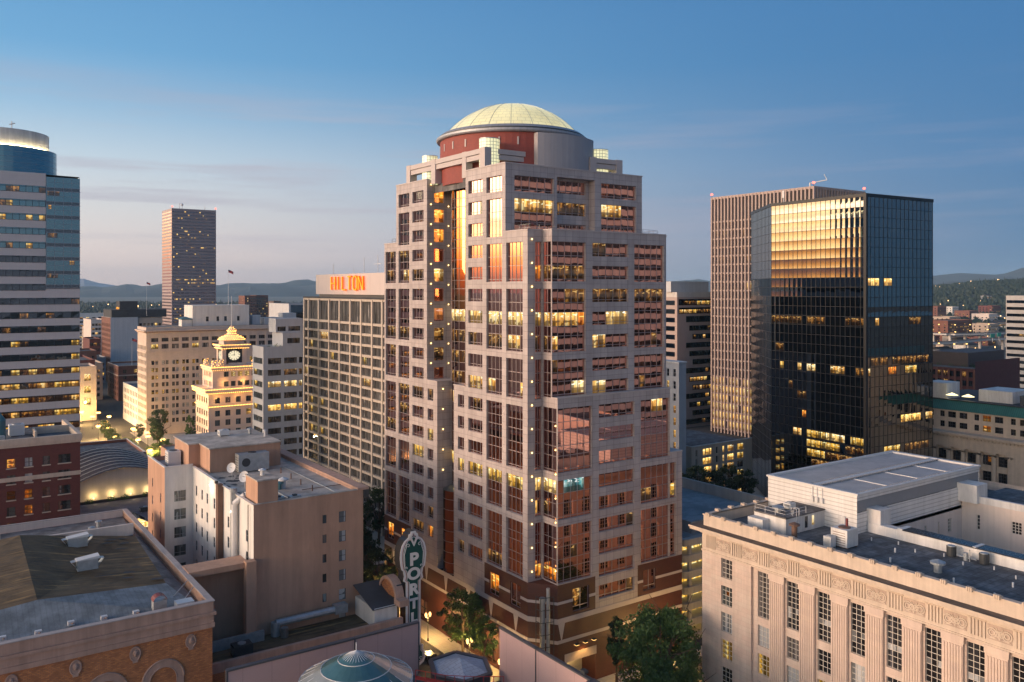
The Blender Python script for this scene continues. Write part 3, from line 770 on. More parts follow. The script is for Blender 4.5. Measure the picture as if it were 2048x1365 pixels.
    cp.cut(); cp.box(82.3, 83.0, 113.1, 119.5, 75.7, 75.9); cp.cut(); cp.box(83, 85.43, 113.1, 113.8, 75.7, 75.9); cp.cut(); cp.box(85.43, 111.7, 110.6, 113.1, 75.7, 75.9); cp.cut(); cp.box(85.43, 114.3, 113.1, 119.6, 75.55, 75.72); cp.cut(); cp.box(111.7, 114.4, 113.1, 119.6, 75.72, 75.9)
    cp.cut(); cp.box(82.3, 83, 160.05, 165.6, 75.5, 75.7); cp.cut(); cp.box(83, 114, 160.05, 165.6, 75.35, 75.6)
    cp.cut(); cp.box(85.4, 111.3, 109.1, 110.68, 48.0, 48.2); cp.cut(); cp.box(111.3, 114.4, 109.1, 113.18, 36.4, 36.6); cp.cut(); cp.box(82.3, 87.5, 142.8, 146.9, 48, 48.15); cp.cut(); cp.box(82.3, 87.5, 132.5, 136.8, 48, 48.15)
    parts(cp, 'coping', 'granite_plain', root)
    # recess with the glazed bay
    rc = MB()
    def flr(y, x0, x1, z0, z1, wins, face='-y'): F(g, root, face, y, x0, x1, z0, z1, wins, depth=.2)
    flr(146.9, 82.4, 88.0, 48.0, 87.5, [(84.0, 86.3, zt(k) - 2.5, zt(k) + .1, dict(rose, nv=1, rows=[1], lit=({0: (0, 0, 'lit_orange')} if k < 3 else ({0: (0, 0, LW)} if k == 4 else ({0: (0, 0, LD)} if k in (7, 8) else None))))) for k in range(0, 10)])
    flr(142.9, 82.4, 88.0, 11.7, 48.0, [])
    g.wq('+y', 132.5, 82.4, 88, 11.7, 87.5); g.wq('+y', 136.7, 82.4, 88, 11.7, 48)
    g.wq('-x', 88.0, 132.5, 146.9, 11.7, 89.0)
    part(g, 'granite_wall', 'granite', root)
    bay = MB(); fr = MB()
    cx, cy, r = 92.0, 139.9, 7.0
    n = 22; a0, a1 = math.radians(105), math.radians(255)
    spl = {6: LB, 7: LD, 8: LD, 9: LD, 10: LW, 13: LY, 4: None, 5: None}
    mats = ['glass_bay', 'glass_spandrel', LB, LD, LW, LY]
    zs = []
    for k in range(0, 20):
        m = mats.index(spl[k]) if spl.get(k) else 0
        zs.append((zt(k), zt(k) - 2.3, m)); zs.append((zt(k) - 2.3, zt(k) - 3.92, 1 if k > 5 else 0))
    for (zu, zl, m) in [(89.0, zt(0), 0)] + zs:
        for i in range(n):
            t0 = a0 + (a1 - a0) * i / n; t1 = a0 + (a1 - a0) * (i + 1) / n
            mm = m
            if m in (3, 4) and (i * 7 + int(zu)) % 3 == 0: mm = 0
            P = [(cx + r * math.cos(t), cy + r * math.sin(t), z) for t, z in ((t0, zl), (t1, zl), (t1, zu), (t0, zu))]
            bay.face(P, mm, [(t0 * r, 0), (t1 * r, 0), (t1 * r, zu - zl), (t0 * r, zu - zl)])
    part(bay, 'glass_bay', mats, root)
    for (zu, zl, m) in zs:
        for z in (zu, zl):
            for i in range(n):
                t0 = a0 + (a1 - a0) * i / n; t1 = a0 + (a1 - a0) * (i + 1) / n
                q = r + .06
                fr.face([(cx + q * math.cos(t), cy + q * math.sin(t), zz) for t, zz in ((t0, z - .05), (t1, z - .05), (t1, z + .05), (t0, z + .05))])
    for i in range(0, n + 1, 2):
        t0 = a0 + (a1 - a0) * i / n; q = r + .03
        fr.tube((cx + q * math.cos(t0), cy + q * math.sin(t0), 10), (cx + q * math.cos(t0), cy + q * math.sin(t0), 88), .05, 4)
    part(fr, 'bay_mullion', 'frame_rose', root)
    # lower dark turret in the recess
    tb = MB(); tb.lathe(85.4, 139.8, [(3.0, 10.5), (3.0, 27.6)], 20, 0, math.radians(90), math.radians(270)); tb.lathe(85.4, 139.8, [(3.05, 27.6), (1.2, 28.6), (0, 28.9)], 20, 1, math.radians(90), math.radians(270))
    for z in range(12, 28, 2): tb.lathe(85.4, 139.8, [(3.05, z), (3.05, z + .09)], 20, 2, math.radians(90), math.radians(270))
    tb.wq('-x', 85.4, 136.7, 142.9, 10.5, 27.6, 0, 0)
    part(tb, 'glass_turret', ['glass_spandrel', 'glass_sky', 'frame_rose'], root)
    # brick base with pale bands
    def base(face, plane, a0, a1, tops, wins):
        F(br, root, face, plane, a0, a1, 0, 11.7, wins, depth=.3, frame='frame_rose', bar=.12)
    wb = dict(nv=2, nh=1, pane='glass_rose', frame='frame_rose', bar=.14, tilt=.004, rows=[2.6, .7])
    F(br, root, '-x', 82.4, 153.6, 165.5, 11.7, 17.6, [(161.2, 164, 12.9, 16.4, dict(wb, lit={0: (0, 1, 'lit_orange')})), (155.2, 158, 12.9, 16.4, dict(wb, lit={0: (0, 1, 'lit_orange')}))], depth=.3)
    F(br, root, '-x', 82.4, 113.2, 126.2, 11.7, 17.6, [(121.6, 124.6, 12.6, 16.4, dict(wb, lit={0: (0, 1, 'lit_orange')})), (115.2, 118.2, 12.6, 16.4, wb)], depth=.3)
    # chamfer below the notch
    for zz in ((0, 17.6),):
        br.face(((82.4, 113.2, 0), (85.53, 109.2, 0), (85.53, 109.2, 17.6), (82.4, 113.2, 17.6)))
        br.face(((82.4, 113.2, 17.6), (85.53, 109.2, 17.6), (85.53, 113.2, 17.6)))
    F(br, root, '-y', 109.2, 85.53, 93.6, 11.7, 17.6, [(88.7, 92.2, 12.6, 16.4, dict(wb, lit={0: (0, 0, 'lit_dim')}))], depth=.3)
    F(br, root, '-y', 109.2, 103.3, 114.3, 11.7, 17.6, [(104.6, 107.6, 12.8, 16.4, wb)], depth=.3)
    shopw = dict(nv=3, nh=2, pane='glass_rose', frame='frame_dark', bar=.12)
    F(br, root, '-x', 82.4, 113.2, 165.5, 0, 11.7, [(a, a + 5.2, .6, 4.2, dict(shopw, lit={0: (0, 2, LD), 1: (0, 2, LD)} if a in (129.5, 160) else None)) for a in (115.5, 122.5, 129.5, 147, 154, 160)], depth=.5)
    br.facade('-y', 109.2, 85.53, 114.3, 0, 11.7, [(87.2, 93.6, 0, 4.6), (99.8, 103.4, .2, 3.6)], 4.0)
    br.wq('-y', 109.2, 87.2, 93.6, 0, 4.6, 4.0); br.wq('-y', 109.2, 99.8, 103.4, .2, 3.6, 4.0)
    br.wq('+x', 114.3, 109.2, 165.5, 0, 11.7); br.wq('+y', 165.5, 82.4, 114.3, 0, 17.6)
    part(br, 'brick_base', 'tower_brick', root)
    bd = MB()
    def band(z0, z1, skip=()):
        bd.wbox('-x', 82.4, 113.2, 165.5, z0, z1, -.06, .02); 
        bd.prism([(82.34, 113.2), (85.5, 109.14), (85.55, 109.2), (82.4, 113.25)], z0, z1)
        bd.wbox('-y', 109.2, 85.5, 114.3, z0, z1, -.06, .02)
    band(11.25, 12.1); band(8.0, 8.55)
    for a0_, a1_ in ((153.6, 155.2), (158, 161.2), (164, 165.5), (113.2, 115.2), (118.2, 121.6), (124.6, 126.2)): bd.wbox('-x', 82.4, a0_, a1_, 14.4, 14.85, -.05, .02)
    bd.prism([(82.35, 113.2), (85.5, 109.15), (85.55, 109.2), (82.4, 113.25)], 14.4, 14.85)
    for a0_, a1_ in ((85.5, 88.7), (92.2, 93.6), (103.3, 104.6), (107.6, 114.3)): bd.wbox('-y', 109.2, a0_, a1_, 14.4, 14.85, -.05, .02)
    for y in (116.5, 124, 131.5, 139.5, 147, 154, 161):
        bd.face(((82.33, y - .7, 11.25), (82.33, y + .7, 11.25), (82.33, y + .12, 8.6), (82.33, y - .12, 8.6)))
    bd.face(((85.6, 109.13, 11.25), (87, 109.13, 11.25), (86.4, 109.13, 8.6), (86.2, 109.13, 8.6)))
    bd.wbox('-y', 109.2, 87.0, 93.8, 4.6, 6.0, -.07, .02)
    part(bd, 'stone_band', 'granite_plain', root)
    gi = MB(); gi.box(87.3, 93.5, 112.6, 112.9, .2, 4.3); gi.cut(); gi.box(99.9, 103.3, 112.6, 112.9, .4, 3.4); parts(gi, 'garage_interior', 'sidewalk', root)
    # pergola frames and glass-block lanterns on the roof
    pg = MB()
    def frame(pts, z, first=True):
        pg.cut()
        for p, q in zip(pts, pts[1:]):
            pg.bar((*p, z), (*q, z), 1.5, .9); pg.bar((*p, z - 1.0), (*q, z - 1.0), 1.2, .9); 
        for p in (pts if first else pts[1:]): pg.box(p[0] - .8, p[0] + .8, p[1] - .8, p[1] + .8, 86.5, z + .12)
    frame([(83.6, 155.5), (83.6, 145.2)], 91.2); frame([(83.6, 145.2), (83.6, 127.5)], 91.2, False); frame([(83.6, 127.5), (93.9, 127.5)], 91.2, False)
    frame([(113.2, 141), (113.2, 125.6)], 91.2); frame([(113.2, 125.6), (106.5, 125.6)], 91.2, False)
    pg.cut(); pg.box(82.9, 84.3, 133.2, 134.6, 86.5, 91.3)
    parts(pg, 'roof_frame', 'granite_plain', root)
    for (lx, ly, lr, zt_) in ((84.9, 128.4, 1.85, 93.0), (84.8, 150.0, 1.55, 92.6), (85.0, 146.4, 1.35, 90.0), (110.2, 127.6, 1.9, 93.2)):
        lb = MB(); lb.cyl(lx, ly, 86.5, zt_, lr, 20); lb.cyl(lx, ly, zt_, zt_ + .12, lr + .05, 20, 1)
        part(lb, 'glass_lantern', ['glass_block', 'galvanised'], root)
    # drum and dome
    dx, dy = 97.9, 139.8
    dr = MB(); dr.lathe(dx, dy, [(14.4, 86), (14.4, 95.0)], 72)
    part(dr, 'drum', 'drum_brick', root, smooth=False)
    sl = MB()
    for k in range(26):
        t = math.radians(k * 360 / 26 + 4); c, s_ = math.cos(t), math.sin(t)
        p = (dx + 14.45 * c, dy + 14.45 * s_); sl.bar((p[0] - .16 * s_, p[1] + .16 * c, 94.0), (p[0] + .16 * s_, p[1] - .16 * c, 94.0), .12, 1.4)
    part(sl, 'drum_slot', 'granite_plain', root)
    rim = MB(); rim.lathe(dx, dy, [(14.4, 94.9), (15.0, 95.0), (15.15, 95.25), (15.15, 95.6), (14.7, 95.7), (14.7, 95.95), (14.0, 96.5), (13.3, 96.55)], 72, mats=[0, 0, 0, 1, 1, 0, 0])
    part(rim, 'dome_rim', ['grey_metal', 'dark_metal'], root)
    dm = MB(); Rr = 13.35; hgt = 6.35; S = (Rr * Rr + hgt * hgt) / (2 * hgt); amax = math.asin(Rr / S); nr = 14
    prof = [(S * math.sin(amax * (1 - i / nr)), 96.5 + S * math.cos(amax * (1 - i / nr)) - (S - hgt)) for i in range(nr)] + [(0, 96.5 + hgt)]
    # panels follow arc length so courses read as rows of glass
    nseg = 72
    for k in range(nseg):
        t0, t1 = 2 * math.pi * k / nseg, 2 * math.pi * (k + 1) / nseg
        for i in range(nr):
            (ra, za), (rb, zb) = prof[i], prof[i + 1]
            q = [(dx + ra * math.cos(t0), dy + ra * math.sin(t0), za), (dx + ra * math.cos(t1), dy + ra * math.sin(t1), za), (dx + rb * math.cos(t1), dy + rb * math.sin(t1), zb), (dx + rb * math.cos(t0), dy + rb * math.sin(t0), zb)]
            uv = [(t0 * 13, i * .95), (t1 * 13, i * .95), (t1 * 13, i * .95 + .95), (t0 * 13, i * .95 + .95)]
            if i == nr - 1: q = q[:3]; uv = uv[:3]
            dm.face(q, 0, uv)
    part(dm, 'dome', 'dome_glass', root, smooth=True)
    db = MB()
    for k in range(20):
        t = 2 * math.pi * k / 20
        for (ra, za), (rb, zb) in list(zip(prof, prof[1:]))[:-3]:
            db.tube((dx + ra * math.cos(t), dy + ra * math.sin(t), za + .02), (dx + rb * math.cos(t), dy + rb * math.sin(t), zb + .02), .045, 4)
    part(db, 'dome_rib', 'galvanised', root)
    # curved plant screen in front of the drum
    ps = MB(); pts = []
    for i in range(13):
        u = i / 12; a = math.radians(247 + 55 * u); pts.append((dx + 15.6 * math.cos(a) + 1.5, dy + 15.6 * math.sin(a) - .4))
    x0, y0 = pts[0]; poly = [(x0, y0 + 7)] + pts + [(pts[-1][0], pts[-1][1] + 8)]
    ps.prism(poly, 86.4, 94.75); part(ps, 'plant_screen', 'screen_grey', root)
    # terrace railings
    rl = MB()
    def rail(pts, z):
        rl.cut()
        for p, q in zip(pts, pts[1:]):
            L = math.dist(p, q); k = max(1, int(L / 1.5))
            for i in range(k + 1):
                x = p[0] + (q[0] - p[0]) * i / k; y = p[1] + (q[1] - p[1]) * i / k; rl.tube((x, y, z), (x, y, z + 1.15), .035, 4)
            for h in (1.15, .6): rl.tube((*p, z + h), (*q, z + h), .03, 4)
    rail([(84, 119.4), (84, 114.5), (87, 113.8), (110.5, 113.8), (113.8, 115), (113.8, 119.4)], 75.7); rail([(84, 160.3), (84, 165), (90, 165)], 75.6)
    parts(rl, 'railing', 'steel', root)
    # the column of wall lights on every storey
    def wl(x, y, z, r=.145):
        b = MB(); b.sphere((x, y, z), r, 8, 0); b.box(x - .1, x + .1, y - .02, y + .25, z - .1, z + .1, 1); part(b, 'wall_light', ['bulb', 'dark_metal'], root)
    for k in range(15): wl(83.15, 113.0, 74.2 - 3.92 * k)
    for k in range(7): wl(85.4, 109.6, 43.6 - 3.95 * k, .13)
    for k in range(10):
        wl(83.2, 146.7, 86.6 - 3.92 * k, .145); wl(87.2, 146.7, 86.4 - 3.92 * k, .13)
    for k in range(5): wl(83.6, 142.7, 46.6 - 3.92 * k, .145); wl(87.4, 142.7, 46.6 - 3.92 * k, .11)
    for k in range(4): wl(113.6, 113.0, 74.2 - 7.84 * k, .13)
    fl_ = MB()
    for (px, py, qx, qy) in ((81.5, 150.2, 81.5, 152.6), (81.5, 121.5, 81.5, 124.5), (88.9, 108.4, 92.6, 108.4)):
        fl_.cut()
        for k in range(3):
            u = k / 2; x, y = px + (qx - px) * u, py + (qy - py) * u
            fl_.box(x - .35, x + .35, y - .35, y + .35, 7.5, 7.62, 0); fl_.box(x - .3, x + .3, y - .3, y + .3, 7.42, 7.5, 1, bottom=True)
        fl_.tube((px, py, 7.7), (qx, qy, 7.7), .05, 4, 0); fl_.tube((px, py, 7.7), (px + .9, py + .8, 7.8), .05, 4, 0)
    parts(fl_, 'floodlight', ['dark_metal', 'bulb_street'], root)
    # steel exhaust stack at the corner
    st = MB(); st.cyl(83.2, 110.2, 0, 15.2, .42, 12, 0); st.cyl(83.9, 109.6, 0, 17.4, .30, 10, 0); st.cyl(83.2, 110.2, 15.2, 15.8, .55, 12, 0)
    for z in range(2, 17, 2): st.tube((82.4, 109.6, z), (84.6, 109.0, z), .05, 4, 1); st.tube((82.4, 110.9, z), (82.4, 109.6, z), .05, 4, 1)
    for p in ((82.4, 109.6), (82.4, 110.9), (84.6, 109.0)): st.tube((*p, 0), (*p, 16), .06, 4, 1)
    part(st, 'exhaust_stack', ['galvanised', 'dark_metal'], root)
    flush(root)
    lamp('garage_lamp', (90.4, 111.6, 4.1), 260, (1, .62, .22), .3); lamp('floodlight_lamp', (90.7, 107.9, 7.2), 420, (1, .5, .12), .3, 110, (90.4, 109.3, 2))
    lamp('floodlight_lamp', (81.0, 151.4, 7.2), 420, (1, .55, .15), .3, 120, (82.6, 151.4, 1)); lamp('floodlight_lamp', (81.0, 123, 7.2), 500, (1, .55, .15), .3, 120, (82.4, 123, 1))
    return root
main_tower()
# ------------------------------------------------------------------ right-hand side
def seg(p, q, u): return (p[0] + (q[0] - p[0]) * u, p[1] + (q[1] - p[1]) * u)

def curtain(gl, mu, p, q, z0, z1, nc, nr, gm=0, mm=0, w=.10, proud=.06, usc=2.25, vsc=1.95):
    """a sheet of curtain wall from p to q (outward normal to the right of p->q) with its mullion bars"""
    L = math.dist(p, q); nx, ny = (q[1] - p[1]) / L, -(q[0] - p[0]) / L
    gl.face(((*p, z0), (*q, z0), (*q, z1), (*p, z1)), gm, [(0, 0), (nc * usc, 0), (nc * usc, nr * vsc), (0, nr * vsc)])
    P = (p[0] + nx * proud * .5, p[1] + ny * proud * .5); Q = (q[0] + nx * proud * .5, q[1] + ny * proud * .5)
    for j in range(nr + 1):
        z = z0 + (z1 - z0) * j / nr; mu.bar((*P, z + w / 2), (*Q, z + w / 2), proud, w, mm)
    for i in range(nc + 1):
        c = seg(P, Q, i / nc); d = ((q[0] - p[0]) / L * w / 2, (q[1] - p[1]) / L * w / 2); o = (nx * (proud * .5 + .012), ny * (proud * .5 + .012))
        a = (c[0] - d[0] - o[0], c[1] - d[1] - o[1]); b = (c[0] + d[0] - o[0], c[1] + d[1] - o[1])
        mu.prism([a, b, (c[0] + d[0] + o[0], c[1] + d[1] + o[1]), (c[0] - d[0] + o[0], c[1] - d[1] + o[1])][::-1], z0, z1, mm)

def courthouse():
    root = thing('courthouse', 'long classical sandstone courthouse with fluted pilasters and a carved scroll frieze', 'courthouse', (130, 60, 0))
    X = 99.7; wl = MB()
    cw = dict(pane='glass_dark', frame='frame_cream', bar=.055, sub=True, depth=.32, tilt=.003)
    tops = [25.3, 21.2, 17.2, 13.1, 9.0, 4.9]
    lits = {1: {1: (1, 1, 'lit_orange')}, 3: {j: (0, 2, 'lit_yellow') for j in range(4)}}
    F(wl, root, '-x', X, 81.6, 91.0, 0, 25.7, [(85.1, 87.2, t - 2.9, t, dict(cw, nv=3, nh=4, lit=lits.get(i), pane=['glass_curtain', 'glass_grey', 'glass_blind', 'glass_blind', 'glass_dark', 'glass_dark'][i])) for i, t in enumerate(tops)], depth=.32, m=1)
    wins = []
    rr = random.Random(4)
    for k in range(9):
        c = 79.7 - 5 * k
        L = {j: (0, 0, 'glass_blind') for j in ()} 
        bl = {5: [(0, 0, 'glass_blind'), (2, 2, 'glass_blind')] if k % 2 else (0, 2, 'glass_blind')} if k != 0 else {}
        bl.update({6: (2, 2, 'glass_blind')} if k in (1, 3) else {})
        wins.append((c - 1.02, c + 1.02, 18.4, 25.0, dict(cw, nv=3, nh=9, pane='glass_dark' if k else 'glass_curtain', lit=bl or None)))
        for i, t in enumerate(tops[2:]):
            lt = {j: (0, 2, 'lit_yellow') for j in range(4)} if (k, i) in ((0, 1), (2, 1)) else ({2: (0, 2, 'lit_warm'), 3: (0, 2, 'lit_warm')} if (k, i) == (3, 1) else None)
            wins.append((c - 1.02, c + 1.02, t - 3.0, t, dict(cw, nv=3, nh=4, lit=lt, pane=rr.choice(['glass_dark', 'glass_blind', 'glass_grey', 'glass_curtain']))))
    F(wl, root, '-x', X + .45, 35.0, 81.6, 0, 25.7, wins, depth=.3, m=1)
    wl.wq('+y', 81.6, X, X + .45, 0, 25.7, 0, 1)
    wl.facade('-x', X, 30, 35, 0, 25.7, [], 0, 1)
    # north face seen in the tower glass
    F(wl, root, '+y', 91, 99.7, 160, 0, 25.7, [(102 + 4.6 * i, 104.2 + 4.6 * i, t - 2.9, t, dict(cw, nv=3, nh=4, sub=False, big=.02)) for i in range(12) for t in tops], depth=.3, m=1)
    wl.facade('-y', 30, 99.7, 160, 0, 25.7, [], 0, 1); wl.facade('+x', 160, 30, 91, 0, 31, [], 0, 1)
    wl.facade('-x', X, 30, 91, 25.7, 28.5, [], 0, 0); wl.facade('+y', 91, X, 160, 25.7, 28.5, [], 0, 0); wl.facade('-y', 30, X, 160, 25.7, 28.5, [], 0, 0)
    wl.facade('-x', X + .15, 30, 90.85, 29.4, 31.0, [], 0, 0); wl.facade('+y', 90.85, X + .15, 160, 29.4, 31.0, [], 0, 0)
    wl.facade('+x', X + .75, 30, 90.25, 29.5, 31.0, [], 0, 0); wl.facade('-y', 90.25, X + .75, 160, 29.5, 31.0, [], 0, 0)
    part(wl, 'wall', ['sandstone_plain', 'sandstone_blocks'], root)
    # architrave, cornice and coping as stacked mouldings
    co_ = MB()
    def ring(o0, z0, z1, m=0, o1=None):
        o1 = o0 if o1 is None else o1
        a = [(X - o0, 30), (X - o0, 91 + o0), (160, 91 + o0)]; b = [(X - o1, 30), (X - o1, 91 + o1), (160, 91 + o1)]
        for i in range(2): co_.face(((*a[i], z0), (*b[i], z1), (*b[i + 1], z1), (*a[i + 1], z0)), m)
        return a, b
    def slab(oi, oo, z0, z1, m=0, mt=None):
        ring(oo, z0, z1, m)
        for z in (z0, z1):
            for (p, q, r_, s_) in (((X - oo, 30), (X - oo, 91 + oo), (X - oi, 91 + oi), (X - oi, 30)), ((X - oo, 91 + oo), (160, 91 + oo), (160, 91 + oi), (X - oi, 91 + oi))):
                co_.face([(*k, z) for k in (p, q, r_, s_)], (mt if mt is not None and z == z1 else m))
    slab(0, .12, 25.55, 25.75); slab(0, .2, 28.3, 28.6); slab(0, .55, 28.6, 28.8); slab(0, 1.35, 28.8, 29.15, 0, 1); slab(-.2, 1.5, 29.15, 29.42, 0, 1)
    slab(-.85, -.05, 31.0, 31.2)
    part(co_, 'cornice', ['sandstone_plain', 'cornice_soot'], root)
    for i in range(20):
        b = MB(); y = 89.8 - 3.05 * i
        b.box(X - .1, X + .6, y - .38, y + .38, 31.2, 31.38); 
        for k in (-1, 0, 1): b.box(X - .22, X + .25, y + k * .24 - .09, y + k * .24 + .09, 31.02, 31.55)
        part(b, 'antefix', 'sandstone_plain', root)
    for i in range(8):
        b = MB(); x = 103 + 3.05 * i; b.box(x - .38, x + .38, 90.3, 91.0, 31.2, 31.38)
        for k in (-1, 0, 1): b.box(x + k * .24 - .09, x + k * .24 + .09, 90.4, 91.1, 31.1, 31.5)
        part(b, 'antefix', 'sandstone_plain', root)
    # pilasters with flutes
    for k in range(10):
        c = 77.2 - 5 * k; b = MB()
        if c < 34: continue
        b.box(X + .08, X + .47, c - 1.22, c + 1.22, 1.5, 24.6); b.box(X - .02, X + .47, c - 1.35, c + 1.35, 24.6, 25.55); b.box(X - .1, X + .47, c - 1.42, c + 1.42, 25.2, 25.5)
        for j in range(7): b.box(X - .02, X + .1, c - 1.13 + j * .34, c - .93 + j * .34, 2.2, 24.3)
        part(b, 'pilaster', 'sandstone', root)
    # frieze: triglyph blocks and scroll panels
    for k in range(13):
        y = 89.3 - 5.0 * k; b = MB()
        if y > 31:
            for j in range(5): b.box(X - .16, X + .01, y - .95 + j * .4, y - .72 + j * .4, 26.2, 28.1)
            b.box(X - .08, X + .01, y - 1.1, y + 1.1, 28.1, 28.22, bottom=True); part(b, 'triglyph', 'sandstone_plain', root)
        y -= 2.5; b = MB()
        if y > 31:
            b.box(X - .03, X + .01, y - 1.35, y + 1.35, 26.3, 28.0, 1, bottom=True)
            for s_ in (-1, 1):
                for rr_, dy in ((.52, .82), (.28, .82), (.30, .22)):
                    for q in range(14):
                        a0, a1 = 2 * math.pi * q / 14, 2 * math.pi * (q + 1) / 14
                        b.tube((X - .06, y + s_ * dy + rr_ * math.cos(a0), 27.15 + rr_ * math.sin(a0)), (X - .06, y + s_ * dy + rr_ * math.cos(a1), 27.15 + rr_ * math.sin(a1)), .10, 4)
                b.tube((X - .06, y + s_ * .3, 26.55), (X - .06, y + s_ * 1.25, 26.5), .07, 4); b.tube((X - .06, y, 26.5), (X - .06, y + s_ * .35, 27.8), .07, 4)
            part(b, 'scroll_panel', ['sandstone_plain', 'frieze_back'], root)
    # roofs around the court
    r = MB(); r.box(X + .75, 117.0, 30, 90.25, 29.0, 29.5); part(r, 'roof', 'roof_blue', root)
    r = MB(); r.box(117.0, 159.7, 74.0, 90.25, 29.0, 29.5); part(r, 'roof', 'roof_blue', root)
    r = MB(); r.box(145.0, 159.7, 30, 73.9, 29.6, 30.4); part(r, 'roof', 'roof_blue', root)
    c = MB(); cwn = dict(pane='glass_dark', frame='frame_cream', bar=.08, nv=3, nh=4, depth=.2)
    F(c, root, '-y', 74, 118.4, 144.5, 8, 29.5, [(x, x + 1.2, z, z + 2.2, dict(cwn)) for x in (122, 128.5, 140) for z in (20.2, 25.6)] + [(133.0, 133.5, 25.6, 27.8, dict(cwn, nv=1)), (137, 137.4, 25.6, 27.8, dict(cwn, nv=1))], depth=.2)
    F(c, root, '-x', 144.5, 30, 74, 8, 31.2, [(y, y + 1.5, z, z + 1.9, dict(cwn)) for y in (64.5, 57, 50, 43) for z in (20.2, 26.6)] + [(71, 71.5, 26.0, 28.4, dict(cwn, nv=1))], depth=.2)
    c.wq('+x', 118.4, 30, 74, 8, 29.5); part(c, 'court_wall', 'pale_wall', root)
    cp = MB(); cp.box(117.0, 118.5, 30, 74.0, 29.0, 30.9); part(cp, 'court_parapet', ['white_paint'], root)
    cp = MB(); cp.box(144.4, 145.0, 30, 74.0, 31.2, 31.5); cp.box(144.4, 145, 30, 73.9, 30.4, 31.2); part(cp, 'court_parapet', ['white_paint'], root)
    # corrugated plant penthouse
    p = MB(); p.facade('-x', 114.5, 74.1, 90.2, 29.5, 35.3, [], 0); p.facade('-y', 74.1, 114.5, 150.6, 29.5, 32.6, [], 0); p.facade('-y', 74.1, 114.5, 150.6, 34.4, 35.3, [], 0); p.facade('+y', 90.2, 114.5, 150.6, 29.5, 35.3, [], 0); p.facade('+x', 150.6, 74.1, 90.2, 29.5, 35.3, [], 0)
    pw = part(p, 'penthouse', 'corrugated', root)
    p = MB(); p.facade('-y', 74.25, 114.5, 150.6, 32.6, 34.4, [], 0); part(p, 'louvre', 'louvre_grey', pw)
    p = MB(); p.box(114.6, 150.5, 74.2, 90.1, 34.9, 35.2); part(p, 'roof', 'corrugated_roof', pw)
    p = MB(); p.box(114.3, 150.8, 89.7, 90.4, 35.2, 35.5); p.box(114.3, 115.0, 73.9, 89.7, 35.2, 35.5); p.box(149.9, 150.8, 73.9, 89.7, 35.2, 35.5); p.box(115, 149.9, 81.2, 82.3, 35.2, 35.42); p.box(115, 149.9, 73.95, 74.5, 35.2, 35.45)
    for x in (124, 133, 142): p.box(x, x + .35, 74.5, 81.2, 35.2, 35.3)
    part(p, 'flashing', 'white_metal', pw)
    p = MB()
    for k in range(60): p.box(115.2 + k * .58, 115.42 + k * .58, 80.9, 81.2, 35.2, 35.48); p.box(115.2 + k * .58, 115.42 + k * .58, 82.3, 82.6, 35.2, 35.48); p.box(115.2 + k * .58, 115.42 + k * .58, 74.5, 74.75, 35.2, 35.5)
    part(p, 'roof_clip', 'louvre_grey', pw)
    p = MB()
    for y in (79.7, 80.6, 81.4):
        p.box(114.1, 114.5, y, y + .5, 32.9, 33.7); p.tube((114.35, y + .25, 33.7), (114.35, y + .25, 35.3), .05, 4)
    part(p, 'meter_box', 'white_metal', pw)
    p = MB(); p.box(114.3, 114.5, 76.0, 77.1, 29.5, 31.7); part(p, 'door', 'white_paint', pw)
    # stair head house
    s_ = MB()
    F(s_, root, '-y', 79.6, 105.1, 114.5, 29.5, 32.0, [(109.6, 110.4, 29.9, 31.7, dict(nv=1, nh=1, pane='glass_dark', frame='frame_grey', bar=.05)), (111.3, 112.0, 30.1, 31.6, dict(nv=1, nh=1, pane='lit_bright', frame='frame_cream', bar=.05))], depth=.1)
    s_.facade('-x', 105.1, 79.6, 85.4, 29.5, 32.0, [], 0); s_.wq('+y', 85.4, 105.1, 114.5, 29.5, 32.0); s_.box(103.6, 105.1, 82.6, 85.4, 29.5, 31.4)
    sh = part(s_, 'roof_house', 'white_paint', root)
    s_ = MB(); s_.box(105.0, 114.5, 79.5, 85.5, 31.95, 32.15); part(s_, 'roof', 'roof_gravel', sh)
    s_ = MB()
    pts = [(105.2, 85.3), (105.2, 79.7), (110, 79.7)]
    for a, b in zip(pts, pts[1:]):
        for k in range(4):
            x, y = seg(a, b, k / 3); s_.tube((x, y, 32.1), (x, y, 33.1), .035, 4)
        for h in (32.6, 33.1): s_.tube((*a, h), (*b, h), .03, 4)
    for x in (107.3, 107.9): s_.tube((x, 79.4, 29.5), (x, 79.4, 33.2), .04, 4); s_.tube((x, 79.4, 33.2), (x, 80.3, 33.2), .04, 4); s_.tube((x, 80.3, 33.2), (x, 80.3, 32.1), .04, 4)
    part(s_, 'railing', 'white_metal', sh)
    s_ = MB(); s_.box(117.2, 119.9, 72.0, 75.0, 29.5, 33.0); part(s_, 'roof_house', 'white_paint', root)
    s_ = MB(); s_.box(143.5, 147.0, 71.0, 75.0, 30.4, 33.4); part(s_, 'roof_house', 'white_paint', root)
    flush(root)
    return root
courthouse()

